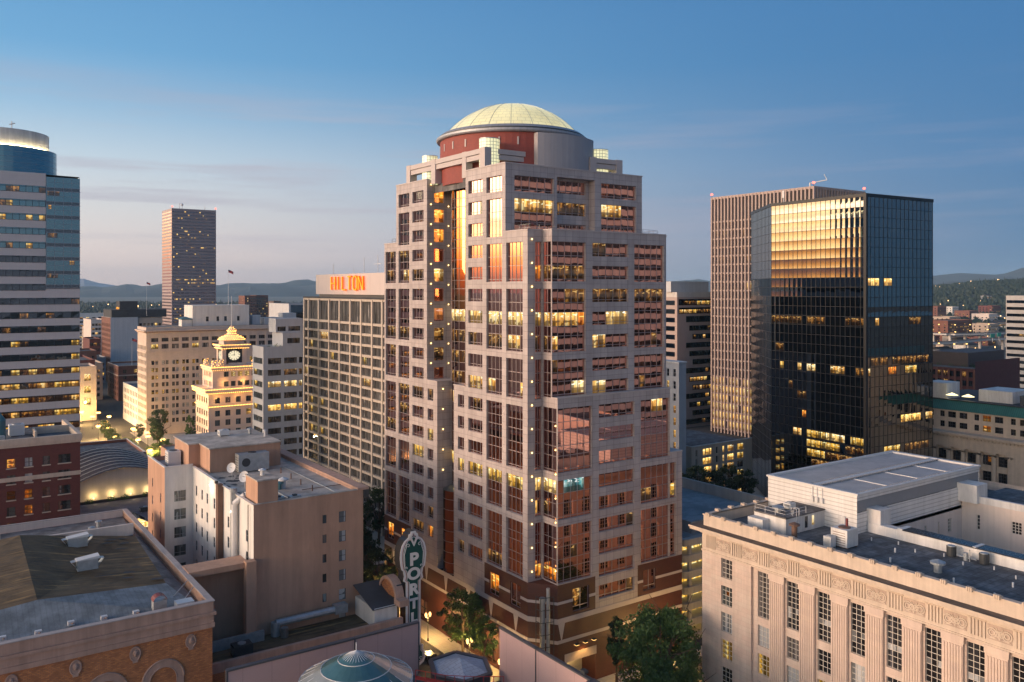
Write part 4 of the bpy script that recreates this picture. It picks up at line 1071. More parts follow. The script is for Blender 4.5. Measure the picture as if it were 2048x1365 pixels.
def hvac_box(x, y, z, sx, sy, sz, label, mats=('galvanised', 'dark_metal'), name='air_conditioner', group=None):
    r = thing(name, label, 'air conditioner', (x, y, z), group)
    b = MB(); b.box(x - sx / 2, x + sx / 2, y - sy / 2, y + sy / 2, z + .18, z + sz, 0, bottom=True)
    for dx in (-.4, .4): b.box(x + dx * sx - .06, x + dx * sx + .06, y - sy / 2, y + sy / 2, z, z + .18, 1)
    part(b, 'cabinet', list(mats), r)
    b = MB()
    for k in range(6): b.box(x - sx / 2 - .03, x - sx / 2, y - sy * .38, y + sy * .38, z + .4 + k * (sz - .6) / 6, z + .4 + k * (sz - .6) / 6 + .07)
    part(b, 'grille', mats[1], r)
    b = MB(); b.cyl(x, y, z + sz, z + sz + .12, min(sx, sy) * .32, 14, 0); part(b, 'fan', mats[1], r)
    return r
def vent_pipe(x, y, z, h, r, label, group, mat='galvanised', cap=True):
    t = thing('vent_pipe', label, 'vent pipe', (x, y, z), group)
    b = MB(); b.cyl(x, y, z, z + h, r, 10); part(b, 'pipe', mat, t)
    if cap:
        b = MB(); b.cyl(x, y, z + h, z + h + r * .5, r * 1.9, 10, 0, r1=r * 1.9); b.cyl(x, y, z + h + r * .5, z + h + r * 1.2, r * 1.9, 10, 0, r1=.02, cap=False); part(b, 'cowl', mat, t)
    return t
# things on the courthouse roof
t = hvac_box(107.9, 71.8, 29.5, 2.6, 2.6, 2.6, 'white cabinet with a rusty louvred mouth and a brown flue on the courthouse roof', ('white_paint', 'rust'))
b = MB(); b.cyl(108.5, 71.8, 32.1, 33.3, .18, 10); part(b, 'flue', 'maroon_metal', t)
hvac_box(105.6, 72.6, 29.5, 1.2, 1.2, 1.6, 'small white fan box beside the louvred cabinet on the courthouse roof', ('white_paint', 'galvanised'), 'fan_box')
vent_pipe(103.6, 77.0, 29.5, 2.4, .42, 'rusty round chimney with a flat cap behind the courthouse parapet', None, 'rust')
vent_pipe(107.7, 58.2, 29.5, 1.1, .5, 'fat grey mushroom vent in the middle of the courthouse roof', None)
vent_pipe(107.2, 82.6, 32.15, .5, .5, 'round turbine vent on the white stair head roof', None)
hvac_box(110.2, 82.8, 32.15, 1.3, 1.3, .9, 'low square exhaust hood on the white stair head roof', ('white_metal', 'galvanised'), 'exhaust_hood')
for k, (x, y) in enumerate(((115.6, 60.6), (115.9, 56.4))):
    t = thing('fan_unit', ('round dark condenser fan beside the white court parapet, the one nearer the black tower', 'round dark condenser fan beside the white court parapet, the one nearer the right edge')[k], 'fan unit', (x, y, 29.5))
    b = MB(); b.cyl(x, y, 29.6, 30.9, .62, 16); part(b, 'drum', 'dark_metal', t); b = MB(); b.cyl(x, y, 30.9, 31.0, .5, 12); part(b, 'grille', 'galvanised', t)
t = thing('pipe_manifold', 'low grey pipes and valve between the two round condenser fans', 'pipe manifold', (115.6, 58.5, 29.5)); b = MB(); b.cyl(115.5, 58.6, 29.5, 30.5, .3, 10); b.tube((115.5, 57.2, 29.9), (115.5, 59.8, 29.9), .12); b.tube((115.3, 58.0, 29.5), (115.3, 58.0, 31.1), .08); part(b, 'pipe', 'galvanised', t)
for k in range(11):
    x = 115.9 - (.02 * k); y = 71 - k * 3.3
    vent_pipe(x - 1.2 if k % 2 else x - 2.6, y, 29.5, .45, .09, 'short white pipe stub in the line along the courthouse court parapet', 'white pipe stubs on the courthouse roof', 'white_metal', cap=False)
for k, (x, y) in enumerate(((111, 66), (106.5, 64), (109.8, 50), (105.5, 55), (104.2, 49.5))):
    vent_pipe(x, y, 29.5, .6, .12, 'small lone white vent standing out on the open courthouse roof', 'lone white vents on the courthouse roof', 'white_metal', cap=False)
t = thing('solar_panel_row', 'long dark solar strip laid on the white court parapet', 'solar panel', (117.8, 58, 30.9))
b = MB(); b.box(117.05, 119.4, 47, 68.5, 30.95, 31.05, bottom=True); part(b, 'panel', 'solar_black', t); b = MB(); b.box(117.0, 119.5, 58.0, 58.5, 31.05, 31.12); b.box(117, 119.5, 46.4, 47, 30.9, 31.1); b.box(117, 119.5, 68.5, 69.2, 30.9, 31.1); part(b, 'frame', 'white_metal', t)

def black_tower():
    root = thing('glass_tower', 'black mirrored glass office tower reflecting the golden sunset', 'office tower', (210.4, 133.5, 0))
    gl = MB(); mu = MB(); Z1 = 91.0; nr = 33
    P = [(210.4, 133.5), (240.8, 133.5), (240.8, 182), (227.2, 189.7), (210.4, 166.2)]
    curtain(gl, mu, (210.4, 166.2), (210.4, 133.5), 1, Z1, 20, nr); curtain(gl, mu, (210.4, 133.5), (240.8, 133.5), 1, Z1, 16, nr); curtain(gl, mu, (227.2, 189.7), (210.4, 166.2), 1, Z1, 15, nr)
    gl.face([(*P[1], 1), (*P[2], 1), (*P[2], Z1), (*P[1], Z1)]); gl.face([(*P[2], 1), (*P[3], 1), (*P[3], Z1), (*P[2], Z1)])
    part(gl, 'curtain_wall', 'glass_black', root); part(mu, 'mullion_grid', 'frame_black', root)
    cp = MB(); cp.prism([(210.2, 133.3), (241, 133.3), (241, 182.1), (227.2, 190), (210.2, 166.3)], Z1, Z1 + .9); part(cp, 'coping', 'frame_black', root)
    cn = MB(); cn.box(210.15, 211.0, 133.25, 134.1, 0, Z1); part(cn, 'corner_post', 'frame_black', root)
    def w(face, c0, c1, row, mat):
        pit, pl, o, sg = ((32.7 / 20, 210.4, 133.5, 1) if face == '-x' else (30.4 / 16, 133.5, 210.4, 1))
        z = 1 + (Z1 - 1) / nr * row
        addwin(root, face, pl, o + c0 * pit + .08, o + c1 * pit - .08, z + .35, z + 2.45, nv=max(1, c1 - c0), nh=1, pane=mat, frame='frame_black', depth=-.045, bar=.1, tilt=.002)
    # columns counted from the near corner
    for r_, spans in {20: [(0, 4, 'lit_dim'), (8, 12, 'lit_dim'), (13, 20, 'lit_dim')], 17: [(17, 19, 'lit_dim')], 15: [(4, 7, 'lit_warm'), (10, 12, 'lit_bright'), (13, 14, 'lit_bright'), (17, 18, 'lit_yellow'), (0, 2, 'lit_dim')], 13: [(15, 16, 'lit_dim')], 12: [(12, 14, 'lit_dim')],
                      8: [(0, 3, 'lit_yellow'), (4, 8, 'lit_bright'), (8, 12, 'lit_yellow'), (13, 15, 'lit_warm')], 7: [(0, 4, 'lit_dim'), (5, 12, 'lit_yellow')], 6: [(0, 8, 'lit_dim'), (8, 12, 'lit_yellow')], 5: [(2, 4, 'lit_orange'), (6, 11, 'lit_dim')], 4: [(1, 12, 'lit_dim')], 10: [(12, 13, 'lit_orange')]}.items():
        for a, b_, m in spans: w('-x', a, b_, r_, m)
    for r_, spans in {24: [(0, 3, 'lit_gold'), (4, 6, 'lit_gold')], 16: [(1, 5, 'lit_dim'), (6, 15, 'lit_dim')], 15: [(0, 1, 'lit_warm'), (5, 7, 'lit_orange'), (9, 12, 'lit_yellow')], 17: [(0, 14, 'glass_teal')], 20: [(2, 3, 'lit_warm'), (10, 13, 'lit_dim')], 10: [(8, 13, 'lit_gold'), (14, 16, 'lit_warm')], 7: [(4, 8, 'lit_yellow'), (9, 15, 'lit_dim')]}.items():
        for a, b_, m in spans: w('-y', a, b_, r_, m)
    flush(root); root.rotation_euler = (0, 0, math.radians(-3.5))
    pr_ = thing('roof_aerial', 'white antenna panels on the flat roof edge of the black glass tower', 'aerial', (214.2, 163, 91.9)); b = MB(); b.tube((214.2, 163, 91.9), (214.2, 163, 95.4), .12); b.box(213.9, 214.1, 162.7, 163.3, 93.4, 95.6); part(b, 'mast', 'white_metal', pr_)
black_tower()

def ribbed_tower():
    root = thing('ribbed_tower', 'tall pale office tower with close vertical ribs behind the black glass tower', 'office tower', (320, 242, 0))
    X, Y, Z1 = 301.9, 214.7, 108.0; y1, x1 = 270.5, 338.5
    c = MB(); c.box(X + 1.1, x1, Y + 1.1, y1, 0, Z1 - .4); part(c, 'glass_wall', ['glass_dark'], root)
    n = 28
    for i in range(n + 1):
        b = MB(); y = Y + .5 + (y1 - Y - 1) * i / n; b.box(X, X + 1.2, y - .36, y + .36, 0, Z1); part(b, 'rib', 'rib_concrete', root)
    m = 18
    for i in range(1, m + 1):
        b = MB(); x = X + .5 + (x1 - X - 1) * i / m; b.box(x - .36, x + .36, Y, Y + 1.2, 0, Z1); part(b, 'rib', 'rib_concrete', root)
    for k in range(26):
        z = 2 + 3.95 * k
        if z > 97: continue
        b = MB(); b.box(X + .55, X + 1.15, Y + .55, y1, z - .35, z + .35, bottom=True); b.box(X + 1.15, x1, Y + .55, Y + 1.15, z - .35, z + .35, bottom=True); part(b, 'floor_band', 'rib_concrete', root)
    b = MB(); b.box(X + .9, X + 1.15, Y + .9, y1, 97, Z1 - .8); b.box(X + 1.15, x1, Y + .9, Y + 1.15, 97, Z1 - .8); part(b, 'louvre_band', 'hilton_dark', root)
    b = MB(); b.box(X + .2, x1, Y + .2, y1, Z1 - .8, Z1 + .3); part(b, 'roof', 'rib_concrete', root)
    rr = random.Random(8); pit = (y1 - Y - 1) / n
    def lw(k, i, mat): addwin(root, '-x', X + 1.1, Y + .5 + pit * i + .4, Y + .5 + pit * (i + 1) - .4, 2 + 3.95 * k + .4, 2 + 3.95 * (k + 1) - .4, nv=1, nh=1, pane=mat, frame='frame_grey', depth=-.03, bar=.05)
    for k in range(25):
        z = 2 + 3.95 * k
        for i in range(n):
            if k in (17, 16, 15, 10) and i < (5, 12, 9, 10)[(17, 16, 15, 10).index(k)] + 6 and rr.random() < .55: lw(k, i, rr.choice(['lit_bright', 'lit_gold', 'lit_warm']))
            elif k <= 5 and rr.random() < .95: lw(k, i, 'lit_gold' if k < 5 else 'lit_warm')
            elif k >= 19 and rr.random() < .2: lw(k, i, 'lit_dim')
    flush(root)
    for k, (x, y) in enumerate(((X + .4, y1 - .5), (X + .4, Y + .6), (x1 - .5, Y + .6))):
        r = thing('warning_lamp', ('red warning lamp on the far left corner of the ribbed tower roof', 'red warning lamp on the near corner of the ribbed tower roof', 'red warning lamp on the right corner of the ribbed tower roof')[k], 'warning lamp', (x, y, 108.3))
        b = MB(); b.tube((x, y, 108.3), (x, y, 109.3), .1, 5); part(b, 'post', 'dark_metal', r); b = MB(); b.sphere((x, y, 109.7), .55, 8); part(b, 'lens', 'bulb_red', r)
    r = thing('roof_crane', 'white window cleaning crane on the ribbed tower roof', 'roof crane', (306, 222, 108.3)); b = MB(); b.tube((305, 219, 108.3), (305, 219, 110.2), .3); b.tube((305, 219, 110), (308, 213, 111), .2); b.tube((308, 213, 111), (307.5, 214, 113.4), .15); part(b, 'jib', 'white_metal', r)
ribbed_tower()

def parking_garage():
    root = thing('parking_garage', 'concrete parking garage with lit open decks beside the granite tower', 'parking garage', (132, 140, 0))
    x0, x1, y0, y1 = 117.0, 148.0, 111.2, 172.0
    for k in range(8):
        z = -.9 + 3.0 * k
        if k > 6: break
        b = MB(); b.prism([(x0 + 1.2, y0), (x1, y0), (x1, y1), (x0, y1), (x0, y0 + 1.2), (x0 + .35, y0 + .35)], z + .7, z + 2.0 if k < 6 else z + 2.0, bottom=True); part(b, 'deck', 'concrete', root)
        if k < 6:
            for i in range(8):
                c = MB(); xx = x0 + 1.6 + i * 3.9; c.box(xx, xx + .7, y0 + .3, y0 + .8, z + 2.0, z + 3.7); part(c, 'column', 'concrete', root)
            c = MB(); c.box(x0 + 2, x1 - 1, y0 + 3.0, y0 + 3.1, z + 2.0, z + 3.7); part(c, 'lit_interior', 'lit_yellow', root)
            c = MB(); c.box(x0 + .3, x0 + .9, y0 + 3.2, y1 - 1, z + 2, z + 3.7); part(c, 'inner_wall', 'roof_dark', root)
    p = MB()
    p.box(x1 - .5, x1, y0, y1, 19.1, 21.6); p.box(x0 + .4, x1 - .5, y1 - .5, y1, 19.1, 21.4); part(p, 'parapet', 'concrete', root)
    p = MB(); p.box(x0 + 1.3, x1 - .5, y0 + 1.3, y1 - .5, 19.08, 19.3); part(p, 'top_deck', 'concrete_deck', root)
    p = MB(); p.box(121, 131, 113.2, 116.5, 19.3, 21.5); p.box(131, 136, 113.2, 113.6, 19.3, 21.0); part(p, 'stair_wall', 'concrete_deck', root)
parking_garage()

def corniced_bank():
    root = thing('colonnaded_bank', 'sandstone bank with ionic columns and a green copper mansard at the right edge', 'bank', (275, 118, 0))
    X = 260.0; y0, y1 = 96, 152
    w = MB()
    ww = dict(pane='glass_dark', frame='frame_dark', bar=.12, depth=.5, nv=2, nh=3)
    rr = random.Random(3)
    F(w, root, '-x', X, y0, 119.5, 0, 17.5, [], m=0)
    F(w, root, '-x', X + 1.6, 119.5, y1, 0, 17.5, [(y, y + 2.7, z, z + h, dict(ww, lit={0: (0, 0, 'lit_orange'), 1: (0, 0, 'lit_orange')} if rr.random() < .25 else None)) for y in (120.6, 125.1, 129.6, 134.1, 138.6, 143.1, 147.6) for z, h in ((3, 4.0), (8.6, 3.0), (13.4, 3.0))], depth=.5)
    w.wq('+y', 119.5, X, X + 1.6, 0, 17.5); w.facade('-y', y0, X, 300, 0, 21.5, [], 0); w.facade('-x', X, y0, y1, 17.5, 21.0, [], 0)
    w.face(((X, 119.5, 17.5), (X, y1, 17.5), (X + 1.6, y1, 17.5), (X + 1.6, 119.5, 17.5)))
    part(w, 'wall', 'sandstone_plain', root)
    for k in range(7):
        y = 119.5 + 4.5 * (k + .02) + .0
        c = MB(); c.cyl(X + .8, y, 1.2, 16.4, .78, 16, 0, r1=.66); c.box(X - .05, X + 1.6, y - .95, y + .95, 0, 1.2); c.box(X + .05, X + 1.55, y - .95, y + .95, 16.9, 17.5)
        for s_ in (-1, 1):
            for q in range(10):
                a0, a1 = 2 * math.pi * q / 10, 2 * math.pi * (q + 1) / 10
                c.face(((X, y + s_ * .8, 16.6), (X, y + s_ * .8 + .38 * math.cos(a0), 16.6 + .38 * math.sin(a0)), (X, y + s_ * .8 + .38 * math.cos(a1), 16.6 + .38 * math.sin(a1))))
            c.box(X, X + 1.5, y + s_ * .8 - .35, y + s_ * .8 + .35, 16.3, 16.9)
        part(c, 'column', 'sandstone_plain', root)
    k_ = MB(); k_.box(X - .25, 300, y0, y1, 21.0, 21.35); k_.box(X - 1.1, 300, y0 - .5, y1, 21.35, 22.0); part(k_, 'cornice', 'sandstone_plain', root)
    for i in range(50):
        pass
    d = MB()
    for i in range(54): d.box(X - .5, X + .02, y0 + .3 + i * 1.03, y0 + .85 + i * 1.03, 20.5, 21.0, bottom=True)
    part(d, 'dentil_edging', 'sandstone_plain', root)
    a = MB(); aw = dict(pane='glass_dark', frame='frame_dark', bar=.1, depth=.25, nv=2, nh=2)
    wins = []
    for i in range(15):
        y = 98 + i * 3.5
        for z in (23.0, 26.1):
            r_ = rr.random()
            wins.append((y, y + (2.4 if i % 3 else 1.4), z, z + 1.8, dict(aw, lit={0: (0, 1, 'lit_orange'), 1: (0, 1, 'lit_warm')} if r_ < .16 else None)))
    F(a, root, '-x', X + 3, y0, y1, 22, 28.6, wins, depth=.25); a.facade('-y', y0, X + 3, 300, 22, 28.6, [], 0); part(a, 'attic', 'sandstone_plain', root)
    g = MB(); g.face(((X + 2.6, y0 - .4, 28.4), (X + 4.6, y0 + 1, 31.2), (X + 4.6, y1, 31.2), (X + 2.6, y1, 28.4))); g.face(((X + 2.6, y0 - .4, 28.4), (300, y0 - .4, 28.4), (300, y0 + 1, 31.2), (X + 4.6, y0 + 1, 31.2))); part(g, 'mansard', 'copper_green', root)
    g = MB(); g.box(X + 4.6, 300, y0 + 1, y1, 30.6, 31.0); part(g, 'roof', 'roof_dark', root)
    k_ = MB(); k_.box(X + 4.3, X + 5, y0 + .8, y1, 31.2, 31.5); part(k_, 'coping', 'dark_metal', root)
    for (xa, xb, ya, yb, za, zb, mt) in ((268, 276, 142, 149, 31, 36, 'white_paint'), (272, 284, 124, 134, 31, 34.6, 'white_paint'), (270, 276, 116, 121, 31, 34.0, 'roof_blue'), (266, 269, 108, 111, 31, 34, 'white_paint'), (286, 294, 108, 114, 31, 38, 'grey_concrete')):
        b = MB(); b.box(xa, xb, ya, yb, za, zb); part(b, 'roof_house', mt, root)
    flush(root)
    for k, (x, y) in enumerate(((266.5, 139.5), (266.5, 134.5))):
        r = thing('parasol', ('pale lit parasol on the bank roof terrace beside the white tank house', 'pale lit parasol on the bank roof terrace further from the white tank house')[k], 'parasol', (x, y, 31)); b = MB(); b.tube((x, y, 31), (x, y, 33.2), .06); part(b, 'pole', 'dark_metal', r); b = MB(); b.cyl(x, y, 32.6, 33.4, 1.9, 8, 0, r1=.05, cap=False); part(b, 'canopy', 'sign_lit', r)
corniced_bank()

def brick_library():
    root = thing('brick_office', 'dark red brick office block with roof garden between bank roof and highway', 'brick office', (430, 214, 0))
    w = MB(); rr = random.Random(2)
    wins = [(203.8 + 3.0 * i, 205.9 + 3.0 * i, z, z + 2.6, dict(pane='glass_dark', frame='frame_dark', nv=2, nh=1, bar=.12, lit={0: (0, 1, 'lit_dim')} if rr.random() < .3 else None)) for i in range(8) for z in (3, 7.2, 11.4, 15.6, 19.8, 24)]
    F(w, root, '-x', 408, 202.6, 228, 0, 28.0, wins, depth=.4); w.facade('-y', 202.6, 408, 452, 0, 31.6, [], 0); part(w, 'wall', 'red_brick', root)
    for i in range(9):
        b = MB(); y = 203.0 + 3.0 * i; b.box(407.6, 408.02, y - .4, y + .4, 0, 27.6); part(b, 'pier', 'rust_brick', root)
    b = MB(); b.box(416, 452, 210, 228, 27, 35); part(b, 'penthouse', 'brown_panel', root)
    b = MB(); b.box(408.3, 452, 203, 228, 27.4, 28.2); part(b, 'roof', 'roof_gravel', root)
    flush(root)
brick_library()

def banded_far():
    root = thing('banded_tower', 'pale concrete office block with dark window bands cut by the right edge', 'office block', (540, 228, 0))
    c = MB(); c.box(525, 570, 200, 243, 0, 62.0); part(c, 'wall', 'banded_concrete', root)
    for k in range(15):
        z = 3 + 3.9 * k; b = MB(); b.wbox('-x', 525, 201, 242.6, z, z + 1.7, -.06, .02); part(b, 'window_band', 'glass_band', root)
    for k, i in ((9, 2), (7, 6), (7, 9), (6, 4), (10, 8), (4, 7)): addwin(root, '-x', 525, 240 - i * 3.4, 242.5 - i * 3.4, 3 + 3.9 * k + .2, 3 + 3.9 * k + 1.5, nv=1, nh=1, pane='lit_warm', frame='frame_dark', depth=-.09, bar=.05)
    flush(root)
banded_far()

def stepped_office():
    root = thing('terraced_office', 'glass and concrete office block with stepped window bands between granite and ribbed towers', 'office block', (312, 300, 0))
    X, Y = 293.0, 283.0
    c = MB(); c.box(X, 332, Y, 318, 0, 62); part(c, 'wall', 'rib_concrete', root)
    c = MB(); c.box(X + 2, 330, Y + 2, 316, 62, 64.4); part(c, 'wall', 'banded_concrete', root); c = MB(); c.box(X + 1, 320, Y + 5, 312, 64.4, 69.5); part(c, 'roof_house', 'grey_concrete', root)
    rr = random.Random(6)
    for k in range(15):
        z = 1.5 + 4.05 * k; l = X + 1.0 + (0 if k > 12 else 5 + 2.2 * ((k * 2) % 3)); r_ = 330.0
        b = MB(); b.wbox('-y', Y, l, r_, z, z + (2.4 if k < 12 else 2.9), -.07, .02); part(b, 'window_band', 'glass_teal' if k < 13 else 'glass_band', root)
        b = MB(); b.wbox('-x', X, Y + 1.5, 316, z, z + 2.2, -.07, .02); part(b, 'window_band', 'glass_band', root)
        for i in range(12):
            p = .75 if k in (14, 13, 4, 5) else .12
            if rr.random() < p:
                a = l + .3 + i * (r_ - l) / 12; addwin(root, '-y', Y, a, a + (r_ - l) / 12 - .3, z + .3, z + 2.0, nv=1, nh=1, pane=rr.choice(['lit_yellow', 'lit_warm', 'lit_dim']), frame='frame_dark', depth=-.1, bar=.06)
    flush(root)
stepped_office()

def pale_block():
    root = thing('stone_block', 'narrow pale grey stone building with small windows right behind the granite tower', 'stone building', (190, 190, 0))
    w = MB(); rr = random.Random(9)
    wins = []
    for k in range(11):
        z = 4 + 3.6 * k
        for y in (177.9, 180.6, 183.4, 186.2, 189): wins.append((y, y + 1.05, z, z + 2.2, dict(pane='glass_dark', frame='frame_cream', nv=1, nh=2, bar=.08, lit={0: (0, 0, 'lit_gold'), 1: (0, 0, 'lit_warm')} if k in (4, 5, 6) and y < 181 or rr.random() < .1 else None)))
    F(w, root, '-x', 183.6, 176.6, 205, 0, 44, wins, depth=.25); w.facade('-y', 176.6, 183.6, 186.6, 0, 44, [], 0); w.facade('+x', 186.6, 176.6, 205, 0, 44, [], 0); part(w, 'wall', 'grey_concrete', root)
    b = MB(); b.box(183.4, 186.8, 176.4, 205, 44, 44.5); part(b, 'roof', 'white_paint', root)
    flush(root)
    root = thing('stucco_block', 'cream low office block with tall lit windows behind the parking garage', 'office block', (204, 186, 0))
    w = MB(); wins = []
    for k in range(6):
        z = 1.6 + 2.75 * k
        for a, b_, nv in ((192.2, 192.9, 1), (195.3, 199.3, 3), (201.2, 202.2, 1), (204.2, 205, 1), (206.4, 209.4, 2), (211, 214, 2)):
            wins.append((a, b_, z, z + 2.0, dict(pane='glass_dark', frame='frame_cream', nv=nv, nh=1, bar=.09, lit={0: (0, nv - 1, rr.choice(['lit_yellow', 'lit_warm', 'lit_gold']))} if (a > 194 and rr.random() < .7) else None)))
    F(w, root, '-y', 178, 190.4, 218, 0, 18.4, wins, depth=.3); w.facade('-x', 190.4, 178, 205, 0, 18.4, [], 0); part(w, 'wall', 'sandstone_plain', root)
    b = MB(); b.box(190.8, 218, 178.4, 205, 17.2, 17.5); part(b, 'roof', 'roof_blue', root)
    b = MB(); b.box(190.3, 190.8, 177.9, 205, 18.4, 18.6); b.box(190.8, 218, 177.9, 178.4, 18.4, 18.6); part(b, 'coping', 'white_paint', root)
    flush(root)
pale_block()

# blocks that stand beside the view and show in the mirrored glass
def mirror_blocks():
    root = thing('banded_tower', 'white banded office tower seen mirrored in the granite tower glass', 'office block', (195, -25, 0))
    c = MB(); c.box(160, 236, -40, -2, 0, 112); part(c, 'wall', 'white_paint', root)
    rr = random.Random(12)
    for k in range(28):
        z = 2.5 + 3.9 * k; b = MB(); b.wbox('+y', -2, 161, 235, z, z + 1.9, -.06, .02); part(b, 'window_band', 'glass_dark', root)
        if rr.random() < .6:
            a = rr.uniform(165, 215); addwin(root, '+y', -2, a, a + rr.uniform(4, 14), z + .2, z + 1.7, nv=4, nh=1, pane='lit_dim', frame='frame_dark', depth=-.09, bar=.08)
    flush(root)
    root = thing('stone_block', 'tan stone building with punched windows seen mirrored in the black glass tower', 'stone building', (296, 82, 0))
    w = MB(); F(w, root, '+y', 92, 286, 330, 0, 40, [(288 + 3.4 * i, 290 + 3.4 * i, 3 + 4 * k, 5.4 + 4 * k, dict(pane='glass_dark', frame='frame_dark', nv=1, nh=2, big=.01)) for i in range(12) for k in range(9)], depth=.3); w.facade('-x', 286, 70, 92, 0, 40, [], 0); part(w, 'wall', 'house_tan', root)
    b = MB(); b.box(286, 330, 70, 92, 39.9, 40.4); part(b, 'roof', 'roof_gravel', root); flush(root)
mirror_blocks()
# ------------------------------------------------------------------ left-hand side
def block(name, label, cat, x0, x1, y0, y1, z1, wall, fl=3.8, wh=1.9, nx=0, ny=0, ww=1.2, z0=3.0, nv=1, nh=1, p=.2, lits=('lit_warm', 'lit_yellow', 'lit_dim'), roof='roof_gravel', pane='glass_dark', frame='frame_dark', par=.9, depth=.22, seed=1, bar=.08, cap=None, wally=None, topskip=2.0, base=0.0):
    root = thing(name, label, cat, ((x0 + x1) / 2, (y0 + y1) / 2, base)); rr = random.Random(seed); w = MB()
    zs = []; z = z0
    while z + wh < z1 - topskip: zs.append(z); z += fl
    def lt(): return {j: (0, nv - 1, rr.choice(lits)) for j in range(nh)} if rr.random() < p else None
    mk = lambda als: [(a, a + ww, q, q + wh, dict(pane=pane, frame=frame, nv=nv, nh=nh, bar=bar, lit=lt())) for a in als for q in zs]
    F(w, root, '-y', y0, x0, x1, base, z1, mk(lrange(x0 + .6, x1 - .6, nx, ww)) if nx else [], depth=depth)
    F(w, root, '-x', x0, y0, y1, base, z1, mk(lrange(y0 + .6, y1 - .6, ny, ww)) if ny else [], depth=depth, m=1 if wally else 0)
    w.wq('+x', x1, y0, y1, base, z1); w.wq('+y', y1, x0, x1, base, z1)
    w.wq('+x', x0 + .35, y0 + .35, y1 - .35, z1 - par, z1); w.wq('+y', y0 + .35, x0 + .35, x1 - .35, z1 - par, z1); w.wq('-x', x1 - .35, y0 + .35, y1 - .35, z1 - par, z1); w.wq('-y', y1 - .35, x0 + .35, x1 - .35, z1 - par, z1)
    part(w, 'wall', [wall, wally or wall], root)
    r = MB(); r.box(x0 + .35, x1 - .35, y0 + .35, y1 - .35, z1 - par - .3, z1 - par); part(r, 'roof', roof, root)
    c = MB(); o = .08
    c.box(x0 - o, x1 + o, y0 - o, y0 + .35, z1, z1 + .16); c.box(x0 - o, x1 + o, y1 - .35, y1 + o, z1, z1 + .16); c.box(x0 - o, x0 + .35, y0 + .35, y1 - .35, z1, z1 + .16); c.box(x1 - .35, x1 + o, y0 + .35, y1 - .35, z1, z1 + .16)
    part(c, 'coping', cap or wall, root)
    return root

def fox_tower():
    root = thing('banded_tower', 'tall banded stone and blue glass tower with a lit white crown at the left edge', 'office tower', (20, 286, 0))
    Y = 270.0; g = MB(); rr = random.Random(21)
    g.facade('-y', Y, 4, 29.6, 0, 98.3, [], 0); g.facade('-y', Y, 29.6, 38.2, 0, 66.0, [], 0); g.facade('+x', 38.2, Y, 284, 0, 97.6, [], 0); g.facade('-x', 4, Y, 284, 0, 98.3, [], 0); g.facade('+y', 284, 4, 38.2, 0, 97.8, [], 0)
    g.face(((4, Y, 98.3), (38.2, Y, 97.9), (38.2, 284, 97.9), (4, 284, 98.3)))
    part(g, 'stone_wall', 'fox_stone', root)
    for k in range(24):
        z = 3.1 + 3.9 * k; x1 = 38.1 if z < 63 else 29.5
        dark = z < 74; pane = 'glass_band' if dark else 'glass_teal'
        p = .8 if z < 45 else .4
        lt = []
        for i in range(16):
            if rr.random() < (p if z < 45 else p * .6): lt.append((i, i, rr.choice(['lit_yellow', 'lit_yellow', 'lit_warm', 'lit_dim'] if z < 45 else ['lit_yellow', 'lit_dim', 'lit_dim'])))
        addwin(root, '-y', Y, 4.1, x1, z, z + 1.85, nv=16, rows=[.35, 1.5], pane=pane, frame='frame_dark', depth=-.03, bar=.10, lit={1: lt} if lt else None, tilt=.01, name='window_band')
    gl = MB(); mu = MB()
    z = 66.2; k = 0
    while z < 97:
        gl.wq('-y', Y, 29.7, 38.2, z, z + .95, -.05, 1); gl.wq('-y', Y, 29.7, 38.2, z + .95, min(97.6, z + 3.9), -.05, 0); mu.wbox('-y', Y, 29.6, 38.3, z - .09, z + .09, -.16, 0); mu.wbox('-y', Y, 29.6, 38.3, z + .9, z + 1.0, -.12, 0); mu.wbox('-y', Y, 29.6, 38.3, z + 2.4, z + 2.48, -.12, 0); z += 3.9
    for x in (29.7, 31.8, 34, 36.1, 38.15): mu.wbox('-y', Y, x - .05, x + .05, 66.1, 97.6, -.1, 0)
    part(gl, 'curtain_wall', ['glass_teal', 'glass_band'], root); part(mu, 'mullion_grid', 'steel', root)
    for zz, a, b, m in ((92.2, 30.0, 33.0, 'lit_dim'), (80.4, 30, 32.5, 'lit_dim'), (72.8, 35.5, 36.8, 'lit_warm'), (69.0, 29.9, 32.6, 'lit_dim'), (88.4, 30.2, 31, 'lit_warm')): addwin(root, '-y', Y, a, b, zz, zz + 1.3, nv=2, nh=1, pane=m, frame='frame_dark', depth=-.08, bar=.06)
    flush(root)
    c = MB(); c.lathe(19.5, 285.5, [(14.6, 98), (14.6, 105.6), (13.2, 105.7)], 40, 0); part(c, 'curved_glass', 'glass_teal', root)
    c = MB(); c.box(4.2, 17.5, 271.5, 274, 98, 106.5); part(c, 'glass_shoulder', 'glass_teal', root)
    c = MB()
    for z in (99.5, 101, 102.5, 104, 105.5): c.lathe(19.5, 285.5, [(14.66, z), (14.66, z + .08)], 40)
    part(c, 'mullion_frame', 'steel', root)
    c = MB(); c.lathe(19.5, 285.5, [(12.6, 105.6), (12.6, 110.6), (12.3, 110.7), (12.3, 106)], 48); part(c, 'crown_wall', 'white_paint', root)
    c = MB(); c.lathe(19.5, 285.5, [(13.15, 105.9), (13.35, 105.95)], 40); part(c, 'light_strip', 'crown_light', root)
    c = MB(); c.tube((22, 278, 110), (22, 278, 113.4), .12); c.tube((21.4, 278, 112.4), (22.8, 278, 112.9), .15); part(c, 'aerial', 'white_metal', root)
emit('crown_light', (1.0, .80, .42), 26)
fox_tower()

